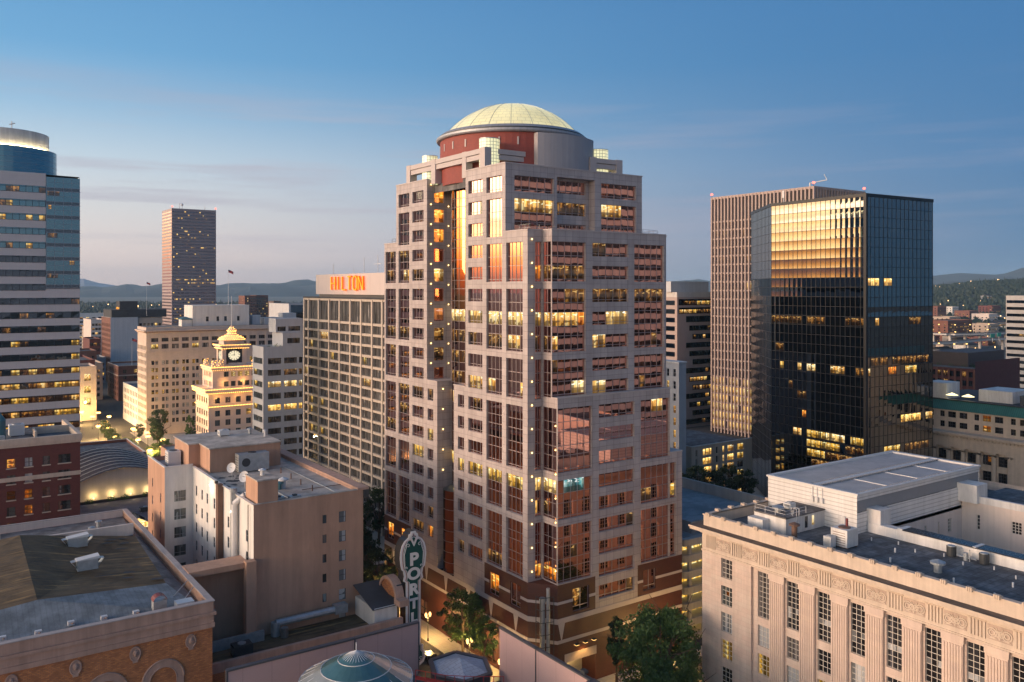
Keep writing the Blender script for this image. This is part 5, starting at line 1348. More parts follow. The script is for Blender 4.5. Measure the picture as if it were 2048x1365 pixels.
def big_pink():
    root = thing('rose_tower', 'tall distant rose coloured slab tower with rows of lit windows', 'office tower', (276, 1090, 0))
    X, Y, x1, y1, Z1 = 250, 1067, 302, 1116, 162.5
    w = MB(); w.box(X, x1, Y, y1, 0, Z1); part(w, 'wall', 'pink_granite', root)
    rr = random.Random(31)
    for k in range(40):
        z = 5.5 + 3.9 * k; lt = []
        p = .7 if k in (18, 17) else (.4 if k < 14 and k % 3 == 0 else .08)
        for i in range(26):
            if rr.random() < p: lt.append((i, i, rr.choice(['lit_warm', 'lit_gold', 'lit_dim'])))
        addwin(root, '-y', Y, X + 1.2, x1 - 1.2, z, z + 1.9, nv=26, nh=1, pane='glass_pink', frame='pink_granite', depth=-.1, bar=.25, lit={0: lt} if lt else None, tilt=.02, name='window_band')
        addwin(root, '-x', X, Y + 1, y1 - 1, z, z + 1.9, nv=12, nh=1, pane='glass_rose', frame='pink_granite', depth=-.1, bar=.35, tilt=.02, name='window_band')
    flush(root)
    for k, (x, y) in enumerate(((X + .5, Y + .5), (x1 - .5, Y + .5))):
        b = MB(); b.tube((x, y, Z1), (x, y, Z1 + 1.5), .3, 5, 0); b.sphere((x, y, Z1 + 2.3), 1.0, 8, 1); part(b, 'warning_lamp', ['dark_metal', 'bulb_red'], root)
    b = MB(); b.tube((262, 1080, Z1), (262, 1080, Z1 + 8), .3); b.sphere((265, 1080, Z1 + 6), 1.6, 8); b.tube((292, 1080, Z1), (292, 1080, Z1 + 6), .3); b.tube((265, 1080, Z1), (265, 1080, Z1 + 5), .3); part(b, 'roof_aerial', 'white_metal', root)
big_pink()

def department_store():
    root = thing('department_store', 'long white terracotta department store with a heavy cornice behind the lit clock tower', 'department store', (122, 414, 0))
    X, Y, x1, y1 = 84.0, 405.0, 161, 423.0; rr = random.Random(41); w = MB(); PB = 4.43
    kw = dict(pane='glass_curtain', frame='frame_dark', nv=1, nh=2, bar=.1)
    def lt(p=.3): return {0: (0, 0, rr.choice(['lit_yellow', 'lit_warm', 'lit_dim'])), 1: (0, 0, 'lit_yellow')} if rr.random() < p else None
    wins = []
    for i in range(17):
        c = X + 3.6 + i * PB
        for k in range(10):
            z = 5.4 + 3.3 * k
            if z > 35: continue
            for d in ((-1.4, -.15), (.25, 1.5)): wins.append((c + d[0], c + d[1], z, z + 1.85, dict(kw, lit=lt(.2), pane=rr.choice(['glass_curtain', 'glass_dark', 'glass_blind', 'glass_grey']))))
        for z, h in ((38.9, 2.1), (42.1, 1.7)): wins.append((c - 1.5, c + 1.5, z, z + h, dict(kw, nv=3, nh=1, lit={0: (0, 2, 'lit_yellow')} if rr.random() < .35 and z < 41 else None)))
    F(w, root, '-y', Y, X, x1, 0, 46.0, wins, depth=.35)
    F(w, root, '-x', X, Y, y1, 0, 46.0, [(406 + 2.8 * i, 407.5 + 2.8 * i, 5.4 + 3.3 * k, 7.3 + 3.3 * k, dict(kw)) for i in range(6) for k in range(11)], depth=.3)
    w.wq('+x', x1, Y, y1, 0, 48.6); w.wq('+y', y1, X, x1, 0, 48.6); part(w, 'wall', 'cream_terracotta', root)
    c = MB()
    for z0, z1, o in ((37.2, 37.8, .25), (46.0, 46.4, .35), (46.8, 47.3, 1.3), (47.3, 48.7, .1)): c.box(X - o, x1, Y - o, y1 + .2, z0, z1, bottom=True)
    part(c, 'cornice', 'cream_terracotta', root)
    c = MB()
    for i in range(78): c.box(X + .3 + i * .98, X + .8 + i * .98, Y - .95, Y, 46.4, 46.8, bottom=True)
    for i in range(18): c.box(X - .95, X, Y + .3 + i * .98, Y + .8 + i * .98, 46.4, 46.8, bottom=True)
    part(c, 'dentil_edging', 'terracotta_pink', root)
    c = MB(); c.box(X, x1, Y, y1, 48.6, 48.72); part(c, 'roof', 'roof_gravel', root)
    for k in range(17):
        b = MB(); x = X + 1.4 + k * PB; b.box(x - .5, x + .5, Y - .18, Y + .02, 38, 46.0); part(b, 'pilaster', 'cream_terracotta', root)
    p = MB(); kw2 = dict(pane='glass_dark', frame='frame_dark', nv=1, nh=2, bar=.1)
    F(p, root, '-y', 407, 104.5, 130.8, 48.7, 58.3, [(x, x + 1.25, 50.8, 53.0, dict(kw2)) for x in (110.6, 115.4, 119, 125)], depth=.25); p.facade('-x', 104.5, 407, 422, 48.7, 58.3, [], 0); p.wq('+x', 130.8, 407, 422, 48.7, 58.3); p.wq('+y', 422, 104.5, 130.8, 48.7, 58.3); p.face(((104.5, 407, 58.3), (130.8, 407, 58.3), (130.8, 422, 58.3), (104.5, 422, 58.3)))
    part(p, 'penthouse', 'white_stucco', root)
    p = MB(); p.box(99.7, 104.2, 406.8, 412.5, 48.7, 51.8); part(p, 'roof_house', 'white_stucco', root); p = MB(); p.prism([(99.4, 406.5), (104.4, 406.5), (104.4, 412.8), (99.4, 412.8)], 51.8, 52.1); p.lathe(101.9, 409.6, [(3.7, 52.1), (0, 53.2)], 4, 0, math.pi / 4, math.pi / 4 + 2 * math.pi); part(p, 'hip_roof', 'copper_blue', root)
    for xa, xb, zt_ in ((133, 137, 53.2), (139, 146, 52), (148, 155, 54)):
        p = MB(); p.box(xa, xb, 409, 415, 48.7, zt_); part(p, 'roof_house', 'grey_concrete', root)
    flush(root)
department_store()

def flagpole(x, y, z, h, label, fw=2.6):
    r = thing('flagpole', label, 'flagpole', (x, y, z)); b = MB(); b.tube((x, y, z), (x, y, z + h), .10, 6, 0, .05); part(b, 'pole', 'white_metal', r)
    f = MB(); n = 8
    for m_, a, b_ in ((0, 0, 1), (1, 0, .45)):
        for i in range(n):
            u0, u1 = i / n * (1 if m_ == 0 else .42), (i + 1) / n * (1 if m_ == 0 else .42)
            yy = lambda u: y - .02 - (.0 if m_ == 0 else .03) + .22 * math.sin(u * 7); zz = lambda u: z + h - .1 - u * fw * .45
            za = 0 if m_ == 0 else fw * .28
            f.face(((x + u0 * fw, yy(u0), zz(u0) - fw * .55 + za), (x + u1 * fw, yy(u1), zz(u1) - fw * .55 + za), (x + u1 * fw, yy(u1), zz(u1)), (x + u0 * fw, yy(u0), zz(u0))), m_)
    part(f, 'flag', ['flag_red', 'flag_blue'], r)

def clock_tower():
    root = thing('clock_tower', 'cream clock tower building outlined with rows of glowing golden bulbs', 'clock tower', (112, 367, 0))
    rr = random.Random(51); X, Y, x1, y1 = 98.1, 357.4, 128, 376.5
    w = MB(); kw = dict(pane='glass_grey', frame='frame_dark', nv=1, nh=2, bar=.1)
    def lt(p=.2): return {0: (0, 0, 'lit_yellow'), 1: (0, 0, 'lit_gold')} if rr.random() < p else None
    zs = [18.6, 13.2, 9.3, 5.4, 1.5]
    F(w, root, '-y', Y, X, x1, 0, 24.2, [(X + 2.6 + 4.3 * i, X + 4.7 + 4.3 * i, z, z + 2.4, dict(kw, lit=lt(), pane=rr.choice(['glass_grey', 'glass_curtain', 'glass_dark']))) for i in range(6) for z in zs], depth=.35)
    F(w, root, '-x', X, Y, y1, 0, 24.2, [(Y + 1.6 + 3.5 * i, Y + 3.6 + 3.5 * i, z, z + 2.4, dict(kw)) for i in range(5) for z in zs], depth=.35)
    w.wq('+x', x1, Y, y1, 0, 24.2); w.wq('+y', y1, X, x1, 0, 24.2); w.face(((X, Y, 24.6), (x1, Y, 24.6), (x1, y1, 24.6), (X, y1, 24.6)))
    X2, Y2 = 100.4, 359.6
    F(w, root, '-y', Y2, X2, x1, 24.6, 33.0, [(X2 + 4.6 + 2.9 * i, X2 + 6.6 + 2.9 * i, z, z + 2.1, dict(kw, lit={0: (0, 0, 'lit_bright'), 1: (0, 0, 'lit_bright')} if z > 28 and i in (1, 2, 3) else None)) for i in range(6) for z in (25.2, 29.2)], depth=.35)
    F(w, root, '-x', X2, Y2, 375, 24.6, 33.0, [(Y2 + 2 + 2.3 * i, Y2 + 3.2 + 2.3 * i, z, z + 2.1, dict(kw)) for i in range(5) for z in (25.2, 29.2)], depth=.35)
    w.wq('+x', x1, Y2, 375, 24.6, 33); w.face(((X2, Y2, 33.5), (x1, Y2, 33.5), (x1, 375, 33.5), (X2, 375, 33.5)))
    part(w, 'wall', 'jackson_stone', root)
    c = MB()
    for x0_, y0_, z0, z1, o in ((X, Y, 17.0, 17.6, .25), (X, Y, 22.6, 23.2, .4), (X, Y, 23.2, 24.7, 1.7), (X2, Y2, 32.2, 33.6, .7)): c.box(x0_ - o, x1 + o, y0_ - o, y1 if z0 < 25 else 375, z0, z1, bottom=True)
    part(c, 'cornice', 'jackson_stone', root)
    zmap = lerp([(33.4, 33.4), (34.8, 33.9), (39.3, 37.9), (45.6, 42.4), (47.4, 44.2), (57, 50.4), (70, 63)])
    def squash(mb): mb.v = [(x, y, zmap(z) if z > 33.45 else z) for x, y, z in mb.v]; return mb
    # clock stage
    t = MB(); tx, ty, tw, td = 105.4, 363.2, 10.2, 8.4
    t.box(tx - 1, tx + tw + 1, ty - 1, ty + td + 1, 33.5, 34.8); t.box(tx + .6, tx + tw - .6, ty + .6, ty + td - .6, 34.8, 44.0)
    for (px, py) in ((tx, ty), (tx + tw - 1.6, ty), (tx, ty + td - 1.6), (tx + tw - 1.6, ty + td - 1.6)): t.box(px, px + 1.6, py, py + 1.6, 34.8, 43.4)
    t.box(tx - .6, tx + tw + .6, ty - .6, ty + td + .6, 43.2, 43.9, bottom=True); t.box(tx - 1.2, tx + tw + 1.2, ty - 1.2, ty + td + 1.2, 44.4, 45.6, bottom=True); t.box(tx - .2, tx + tw + .2, ty - .2, ty + td + .2, 43.9, 44.4)
    t.box(tx + .8, tx + tw - .8, ty + .8, ty + td - .8, 45.6, 47.4)
    part(squash(t), 'clock_stage', 'jackson_stone', root)
    cxm, cym = tx + tw / 2, ty + td / 2
    cap = MB(); cap.lathe(cxm, cym, [(5.6, 47.4), (5.2, 48.4), (4.4, 49.2), (2.8, 50.2), (1.6, 51.6), (1.4, 52.8), (1.9, 53.4), (1.2, 54.6), (.25, 56.4), (.12, 57)], 16); part(squash(cap), 'cupola', 'jackson_stone', root)
    pole = MB(); pole.tube((cxm, cym, 56), (cxm, cym, 70), .16, 6, 0, .07); part(squash(pole), 'flagpole', 'white_metal', root)
    # the clock faces
    for face, pl, a in (('-y', ty + .45, cxm), ('-x', tx + .45, cym)):
        d = MB(); zc = 39.3; R_ = 2.5
        def disc(r_, dep, m, n=32):
            d.face([PT(face, pl, a + r_ * math.cos(2 * math.pi * k / n), zc + r_ * math.sin(2 * math.pi * k / n), dep) for k in range(n)], m)
        d.wbox(face, pl, a - 3.3, a + 3.3, 35.2, 43.2, -.02, .15, 1); disc(R_ + .3, -.06, 2); disc(R_, -.09, 0)
        for h in range(12):
            an = math.radians(h * 30); s_, c_ = math.sin(an), math.cos(an); n_ = .13
            d.face([PT(face, pl, a + s_ * r_ + c_ * q, zc + c_ * r_ - s_ * q, -.11) for r_, q in ((1.75, -n_), (2.55, -n_), (2.55, n_), (1.75, n_))], 2)
        for an, L_, n_ in ((math.radians(0), 2.2, .12), (math.radians(-90), 1.5, .15)):
            s_, c_ = math.sin(an), math.cos(an); d.face([PT(face, pl, a + s_ * r_ + c_ * q, zc + c_ * r_ - s_ * q, -.13) for r_, q in ((-.3, -n_), (L_, -n_ * .5), (L_, n_ * .5), (-.3, n_))], 2)
        part(squash(d), 'clock_face', ['clock_white', 'glass_dark', 'dark_metal'], root)
    # bulbs on the cornices
    bl = []
    def run(p, q, z, pit=.62, r=.17):
        n = max(1, int(math.dist(p, q) / pit))
        for i in range(n + 1): x, y = seg(p, q, i / n); bl.append((x, y, z, r))
    def edge(x0_, y0_, xe, ye, z, pit=.62): run((x0_, y0_), (xe, y0_), z, pit); run((x0_, y0_), (x0_, ye), z, pit)
    edge(X - 1.8, Y - 1.8, x1, y1, 24.5); edge(X - 1.4, Y - 1.4, x1, y1, 22.9, .8); edge(X - .35, Y - .35, x1, y1, 17.3); edge(X - .9, Y - .9, x1, y1, 23.6, 1.1)
    edge(X2 - .8, Y2 - .8, x1, 375, 33.3); edge(X2 - .5, Y2 - .5, x1, 375, 32.2, .8)
    edge(tx - 1.3, ty - 1.3, tx + tw + 1.3, ty + td + 1.3, 45.4); edge(tx - .7, ty - .7, tx + tw + .7, ty + td + .7, 43.3, .7)
    for z, r_ in ((47.8, 5.5), (48.8, 4.9), (49.6, 4.0), (50.4, 2.8), (51.6, 1.8), (52.8, 1.7), (53.6, 1.9), (54.6, 1.3), (55.6, .8)):
        n = int(2 * math.pi * r_ / .75)
        for i in range(n): bl.append((cxm + r_ * math.cos(2 * math.pi * i / n), cym + r_ * math.sin(2 * math.pi * i / n), z, .17))
    for (ux, uy) in ((X2 + .6, Y2 + .6), (X2 + 3.6, Y2 + .6), (X2 + .6, 372), (118, Y2 + 1), (122.5, Y2 + .4)):
        for i in range(14): 
            an = i * 2.4; bl.append((ux + .9 * math.cos(an), uy + .9 * math.sin(an), 33.9 + i * .26, .16))
        u = MB(); u.lathe(ux, uy, [(.5, 33.5), (.9, 34.3), (1.0, 35.8), (.5, 36.6), (.7, 37.2), (0, 37.8)], 10); part(squash(u), 'urn', 'jackson_stone', root)
    bl.sort(key=lambda q: (Vector(q[:3]) - CAMP).length)
    one = MB(); one.sphere((0, 0, 0), .17, 5); bme = make_mesh(one, 'light_bulb', ['bulb_gold'], (0, 0, 0))
    for x, y, z, r_ in bl[:99]:
        o = bpy.data.objects.new('light_bulb', bme); COL.objects.link(o); o.parent = root; o.location = Vector((x, y, zmap(z) if z > 33.45 else z)) - ORG[root.name]
    m = MB()
    for x, y, z, r_ in bl[99:]: m.sphere((x, y, z), r_, 5)
    part(squash(m), 'light_bulb', 'bulb_gold', root, kind='stuff')
    sh = MB(); n = 20
    sh.face([(cxm + 3.4 * math.cos(math.pi + math.pi * k / n), Y2 + .9, 35.9 + 2.4 * math.sin(math.pi + math.pi * k / n)) for k in range(n + 1)]); part(squash(sh), 'shell_ornament', 'jackson_stone', root)
    flush(root)
    for lx, ly, lz in ((102, Y - 2.4, 20.6), (110, Y - 2.4, 20.6), (118, Y - 2.4, 20.6), (X - 2.4, 361, 20.6), (X - 2.4, 369, 20.6), (105, Y2 - 1.6, 27), (113, Y2 - 1.6, 27), (X2 - 1.6, 366, 27), (cxm, ty - 2, 46.8), (tx - 2.2, cym, 46.8)): lamp('cornice_lamp', (lx, ly, lz), 260, (1, .48, .12), .5)  # added point lights without fixtures, boosting the bulbs' golden wash on the walls
    lamp('clock_lamp', (cxm, ty - 3.2, 35.0), 700, (1, .62, .22), .4, 80, (cxm, ty, 39.5)); lamp('clock_lamp', (tx - 3, cym, 35.0), 400, (1, .6, .2), .4, 80, (tx, cym, 39.5))
emit('clock_white', (1.0, .86, .58), .75)
clock_tower()

def strip_office():
    root = thing('strip_office', 'pale grey concrete office block with long dark window strips beside the hotel slab', 'office block', (96, 252, 0))
    w = MB(); rr = random.Random(61); X, Y, x1, y1, Z1 = 83.5, 246.8, 95.6, 256.6, 48.9
    kw = dict(pane='glass_dark', frame='frame_dark', nv=2, nh=1, bar=.09, depth=.3)
    zs = [44.2 - 3.46 * k for k in range(13)]
    full = {2: 'lit_bright', 4: 'lit_gold', 1: 'lit_dim'}
    wx = []; wy = []
    for k, z in enumerate(zs):
        if z < 1: continue
        for a, b in ((84.9, 88.9), (89.8, 93.8), (94.4, 95.5)): wx.append((a, b, z - .5, z + 1.25, dict(kw, lit={0: (0, 1, full[k])} if k in full and (k != 1 or a > 88) else ({0: (1, 1, 'lit_dim')} if rr.random() < .12 else None))))
        wy.append((247.6, 255.6, z - .5, z + 1.25, dict(kw, nv=3, lit={0: (2, 2, 'lit_yellow')} if k in full else None, pane='glass_grey')))
    F(w, root, '-y', Y, X, x1, 0, Z1, wx, depth=.3); F(w, root, '-x', X, Y, y1, 0, Z1, wy, depth=.3); w.wq('+x', x1, Y, y1, 0, Z1); w.wq('+y', y1, X, x1, 0, Z1); w.face(((X, Y, Z1 - .6), (x1, Y, Z1 - .6), (x1, y1, Z1 - .6), (X, y1, Z1 - .6)))
    F(w, root, '-y', Y + .6, 89.6, x1 + .4, Z1 - .6, 52.8, [(91.0, 95.0, 49.6, 51.2, dict(kw))], depth=.2); w.facade('-x', 89.6, Y + .6, y1, Z1 - .6, 52.8, [], 0); w.face(((89.6, Y + .6, 52.8), (x1 + .4, Y + .6, 52.8), (x1 + .4, y1, 52.8), (89.6, y1, 52.8)))
    F(w, root, '-y', Y + 3.5, 88.5, 97.0, 52.8, 57.0, [(89, 91.6, 53.2, 54.6, dict(kw)), (92.4, 96.2, 53.2, 54.6, dict(kw))], depth=.2); w.facade('-x', 88.5, Y + 3.5, y1, 52.8, 57.0, [], 0); w.wq('+x', 97, Y + 3.5, y1, 52.8, 57); w.face(((88.5, Y + 3.5, 57), (97, Y + 3.5, 57), (97, y1, 57), (88.5, y1, 57)))
    part(w, 'wall', 'grey_concrete', root); flush(root)
    root = block('slab_block', 'tall windowless grey block with one lit window behind the strip office', 'building', 172, 208, 465, 498, 57.4, 'grey_concrete', par=.6)
    g = MB(); g.wbox('-y', 465, 173, 207, 45, 56.8, -.06, .02); part(g, 'glass_panel', 'glass_band', root); addwin(root, '-x', 172, 469, 482, 36, 39.4, nv=4, nh=1, pane='lit_gold', frame='frame_dark', depth=-.05); flush(root)
strip_office()

def hotel_slab():
    root = thing('hotel_slab', 'wide white grid hotel slab with a red neon rooftop name sign', 'hotel', (110, 231, 0))
    rr = random.Random(71); X, y0, y1, x1, Z1 = 101.5, 190.0, 261.5, 119, 63.4
    b = MB(); b.box(X + .7, x1, y0 + .5, y1 - .3, 0, Z1 - .3); part(b, 'wall', 'hilton_dark', root)
    piers = [260.9, 257.2, 248.9, 240.9, 233.1, 225.6, 218.4, 211.4, 205.2, 198.5, 192.0]
    for y in piers:
        c = MB(); c.box(X - .15, X + .75, y - .42, y + .42, 0, Z1 - .5); part(c, 'column', 'hilton_white', root)
    zs = [56.2 - 2.93 * k for k in range(19)]
    for z in [Z1 - .6] + zs:
        c = MB(); c.box(X + .02, X + .7, y0, y1, z - .34, z + .34, bottom=True); c.box(X + .7, x1, y0, y0 + .5, z - .42, z + .42, bottom=True); part(c, 'floor_band', 'hilton_white', root)
    for i in range(len(piers) - 1):
        ya, yb = piers[i + 1] + .42, piers[i] - .42; nv = max(2, int((yb - ya) / .85))
        for k, z in enumerate([Z1 - .6] + zs[:-1]):
            zb = (zs[0] if k == 0 else zs[k]) + .34; zt_ = z - .34
            l = None; q = rr.random()
            if q < .16: l = {0: (0, max(0, nv // 3 - 1), rr.choice(['lit_yellow', 'lit_warm']))}
            elif q < .185: l = {0: (0, nv - 1, 'lit_warm')}
            elif q < .26: l = {0: (nv - 2, nv - 1, 'lit_yellow')}
            addwin(root, '-x', X + .7, ya, yb, zb, zt_, nv=nv, nh=1, pane='glass_drape', frame='hilton_grey', depth=-.03, bar=.2, lit=l, tilt=.01)
    flush(root)
    s = MB(); s.box(103.6, 109.5, 194, 256.2, 64.3, 70.4); part(s, 'sign_box', 'hilton_sign', root)
    s = MB(); s.box(104.2, 109, 194.5, 255, 63.4, 64.3); part(s, 'sign_plinth', 'hilton_dark', root)
    s = MB(); s.box(X - .1, x1, y0, y1, Z1 - .3, Z1 + .15); part(s, 'roof', 'roof_dark', root)
    s = MB()
    for y, h in ((248, 3.2), (233, 1.6), (226, 4.6), (217, 5.2), (208, 2)): s.tube((106, y, 70.4), (106, y, 70.4 + h), .09, 4)
    s.tube((106, 215, 73), (106, 219.5, 73), .08, 4); part(s, 'roof_aerial', 'white_metal', root)
    # the neon letters
    strokes = {'H': [((0, 0), (0, 1)), ((1, 0), (1, 1)), ((0, .5), (1, .5))], 'I': [((.5, 0), (.5, 1))], 'L': [((0, 0), (0, 1)), ((0, 0), (1, 0))], 'T': [((.5, 0), (.5, 1)), ((0, 1), (1, 1))],
               'O': [((0, .18), (0, .82)), ((1, .18), (1, .82)), ((0, .82), (.25, 1)), ((.25, 1), (.75, 1)), ((.75, 1), (1, .82)), ((0, .18), (.25, 0)), ((.25, 0), (.75, 0)), ((.75, 0), (1, .18))], 'N': [((0, 0), (0, 1)), ((1, 0), (1, 1)), ((0, 1), (1, 0))]}
    h = 3.9
    for ch, (ya, yb) in {'H': (242.76, 239.98), 'I': (237.94, 237.21), 'L': (234.59, 232.2), 'T': (230.75, 228.31), 'O': (226.84, 224.39), 'N': (223.22, 220.41)}.items():
        wd = ya - yb; m = MB()
        for (a, b_) in strokes[ch]:
            p = (103.2, ya - a[0] * wd, 65.7 + a[1] * h); q = (103.2, ya - b_[0] * wd, 65.7 + b_[1] * h); m.tube(p, q, .24, 6, 0)
            m.tube((102.82, p[1], p[2]), (102.82, q[1], q[2]), .10, 5, 1); m.tube(p, (103.6, p[1], p[2]), .06, 4, 2)
        part(m, 'sign_letter', ['neon', 'neon_core', 'dark_metal'], root)
hotel_slab()

def court_hotel():
    root = thing('tan_hotel', 'tan stucco hotel with a white walled light court and rooftop machinery', 'hotel', (49, 155, 0))
    w = MB(); kw = dict(pane='glass_grey', frame='frame_dark', nv=1, nh=2, bar=.06, depth=.12, sub=True)
    Z1 = 34.2; zs = [29.0 - 3.22 * k for k in range(6)]
    zt_ = [30.5 - 3.03 * k for k in range(6)]
    wins = [(53.9, 55.05, z - .95, z + .75, dict(kw, nv=1, nh=2, pane='glass_blind')) for z in zt_] + [(51.2, 51.85, z - .7, z + .6, dict(kw, nh=1)) for z in zt_[:5]]
    F(w, root, '-y', 124, 40.5, 58, 0, Z1, wins, depth=.12, m=0)
    # inner court faces
    kc = dict(pane='glass_grey', frame='frame_grey', nv=1, nh=2, bar=.06, depth=.12, sub=True)
    cwin = [(y, y + .95, z, z + 1.75, dict(kc)) for y in (154.6, 151.0, 147.8, 143.6, 135.8, 133.0, 126.6) for z in [29.4 - 3.22 * k - (1.3 if y < 140 else 0) for k in range(8)]]
    F(w, root, '-x', 40.5, 124, 157.4, 0, Z1, cwin, depth=.12, m=1)
    bwin = [(37.3, 39.3, z, z + 1.9, dict(kc, nv=2, nh=2, rows=[1.3, .6])) for z in [28.3 - 3.22 * k for k in range(8)]]
    F(w, root, '-y', 157.4, 35.7, 40.5, 0, Z1 + .3, bwin, depth=.12, m=1)
    lw = [(y, y + .7, z, z + 1.6, dict(kc, pane='glass_dark')) for y, o in ((160.2, -1.6), (166.5, 0)) for z in [29.4 + o - 3.22 * k for k in range(8)]]
    F(w, root, '-x', 35.7, 157.4, 170.6, 0, Z1 + .3, lw, depth=.12, m=0)
    w.wq('+x', 58, 124, 182, 0, Z1); w.wq('+y', 182, 40.5, 58, 0, Z1); w.wq('-x', 40.5, 170.6, 182, 0, Z1); w.wq('+y', 170.6, 35.7, 40.5, 0, Z1)
    part(w, 'wall', ['tan_stucco', 'white_stucco'], root)
    r = MB(); r.box(40.6, 57.9, 124.1, 182, Z1 - .7, Z1 - .35); part(r, 'roof', 'roof_cream', root)
    r = MB(); r.box(35.8, 40.5, 157.5, 170.5, Z1 - 1.2, Z1 - .8); part(r, 'roof', 'roof_cream', root)
    c = MB(); c.box(40.4, 57.0, 123.9, 124.4, Z1, Z1 + .12); part(c, 'coping', 'roof_cream', root)
    c = MB(); c.box(57.0, 58.9, 123.8, 182, Z1 - .05, Z1 + .35); c.box(57.0, 57.4, 124.4, 182, Z1 - .4, Z1); part(c, 'cornice', 'terracotta_pink', root)
    c = MB(); c.box(58.0, 58.9, 123.8, 182, Z1 - 1.3, Z1 - .05, bottom=True); part(c, 'cornice', 'dark_metal', root)
    c = MB(); c.box(35.6, 36.0, 157.3, 170.7, Z1 + .3, Z1 + .45); c.box(36, 40.5, 157.3, 157.7, Z1 + .3, Z1 + .45); c.box(35.6, 36, 170.3, 170.7, Z1 + .45, Z1 + .5); c.box(40.3, 40.8, 124.4, 157.3, Z1, Z1 + .1); part(c, 'coping', 'white_stucco', root)
    rr = random.Random(5)
    for k in range(16):
        x, y = rr.uniform(41.2, 45.6), rr.uniform(131, 147); p = MB(); n = 7; q = [(x + rr.uniform(.3, .9) * math.cos(i * 6.283 / n), y + rr.uniform(.3, .9) * math.sin(i * 6.283 / n), Z1 - .345 + k * .0006) for i in range(n)]; p.face(q); part(p, 'tar_patch', 'roof_dark', root)
    for (xa, ya, xb, yb) in ((46.5, 126, 46.5, 146), (50.2, 130, 56.8, 130), (54, 125, 54, 149)):
        p = MB(); p.tube((xa, ya, Z1 - .2), (xb, yb, Z1 - .2), .06, 5); part(p, 'roof_pipe', 'rust' if xa == 50.2 else 'galvanised', root)
    p = MB(); p.prism([(41.8, 151.4), (54.4, 151.4), (54.4, 168), (39.9, 168), (39.9, 157.9), (41.8, 157.9)], Z1 - .4, 38.0); part(p, 'penthouse', 'tan_stucco', root)
    p = MB(); p.prism([(41.6, 151.2), (54.6, 151.2), (54.6, 168.2), (39.7, 168.2), (39.7, 157.7), (41.6, 157.7)], 38.0, 38.22); part(p, 'penthouse_roof', 'roof_cream', root)
    p = MB(); p.box(41.2, 44.3, 124.3, 129.8, Z1 - .4, 37.5); part(p, 'lift_house', 'tan_stucco', root)
    p = MB(); p.box(41.1, 44.4, 124.2, 129.9, 37.5, 37.7); part(p, 'lift_house_roof', 'roof_cream', root)
    # ducts on the court wall
    d = MB(); d.tube((39.9, 131.2, 10), (39.9, 131.2, 33.0), .48, 10); d.tube((39.9, 131.2, 33.0), (41.2, 130.2, 34.4), .48, 10); d.tube((41.2, 130.2, 34.4), (42.6, 130.2, 34.4), .48, 10); part(d, 'white_duct', 'white_paint', root)
    d = MB(); d.box(39.75, 40.45, 132.2, 132.85, 10, 34.6); d.cyl(40.1, 132.5, 34.6, 35.2, .55, 10); part(d, 'steel_duct', 'galvanised', root)
    d = MB(); d.box(39.6, 40.45, 138.9, 140.1, 8, 34.5); part(d, 'brown_shaft', 'rust', root)
    d = MB(); d.cyl(40.1, 141.5, 34.2, 34.6, .3, 8); d.tube((40.2, 125.6, 10), (40.2, 125.6, 34), .07, 5); d.tube((40.3, 134.2, 10), (40.3, 134.2, 33), .06, 5); part(d, 'rain_pipe', 'dark_metal', root)
    for y, z in ((145.6, 33.0), (133.5, 31.6)):
        d = MB(); d.box(40.2, 40.5, y - .18, y + .18, z, z + .22, 0, bottom=True); part(d, 'court_light', ['bulb_white'], root)
        lamp('court_lamp', (39.7, y, z - .3), 70, (1, .93, .8), .15)
    # gap wall between hall and hotel
    g = MB(); g.box(31.2, 40.5, 126.5, 127.3, 0, 25.4, 0); g.prism([(31.2, 123.4), (39.6, 123.4), (39.6, 127.3), (31.2, 127.3)], 25.4, 26.2, 0, bottom=True); part(g, 'gap_wall', 'tan_stucco', root)
    g = MB(); g.box(39.0, 40.48, 122.6, 123.9, 0, 26.4); part(g, 'pier', 'tan_stucco', root)
    flush(root)
court_hotel()
t = hvac_box(48.6, 149.6, 33.85, 5.4, 2.2, 3.2, 'large grey packaged air handler with a round black fan port before the hotel penthouse', ('galvanised', 'dark_metal'))
b = MB(); b.cyl(47.0, 148.4, 34, 34.01, .1, 4, 0); b = MB(); b.lathe(0, 0, [(.85, 0), (.85, .1)], 16); 
q = MB(); q.face([(47.2 + .75 * math.cos(2 * math.pi * k / 18), 148.46, 35.6 + .75 * math.sin(2 * math.pi * k / 18)) for k in range(18)]); part(q, 'fan_port', 'roof_dark', t)
hvac_box(38.4, 163.0, 33.4, 2.2, 2.4, 3.0, 'tall pale cooling unit on the hotel left wing roof', ('white_metal', 'dark_metal'))
hvac_box(47.5, 163.0, 38.22, 1.8, 1.6, 1.1, 'small pale hooded unit on the hotel penthouse roof', ('white_metal', 'galvanised'))
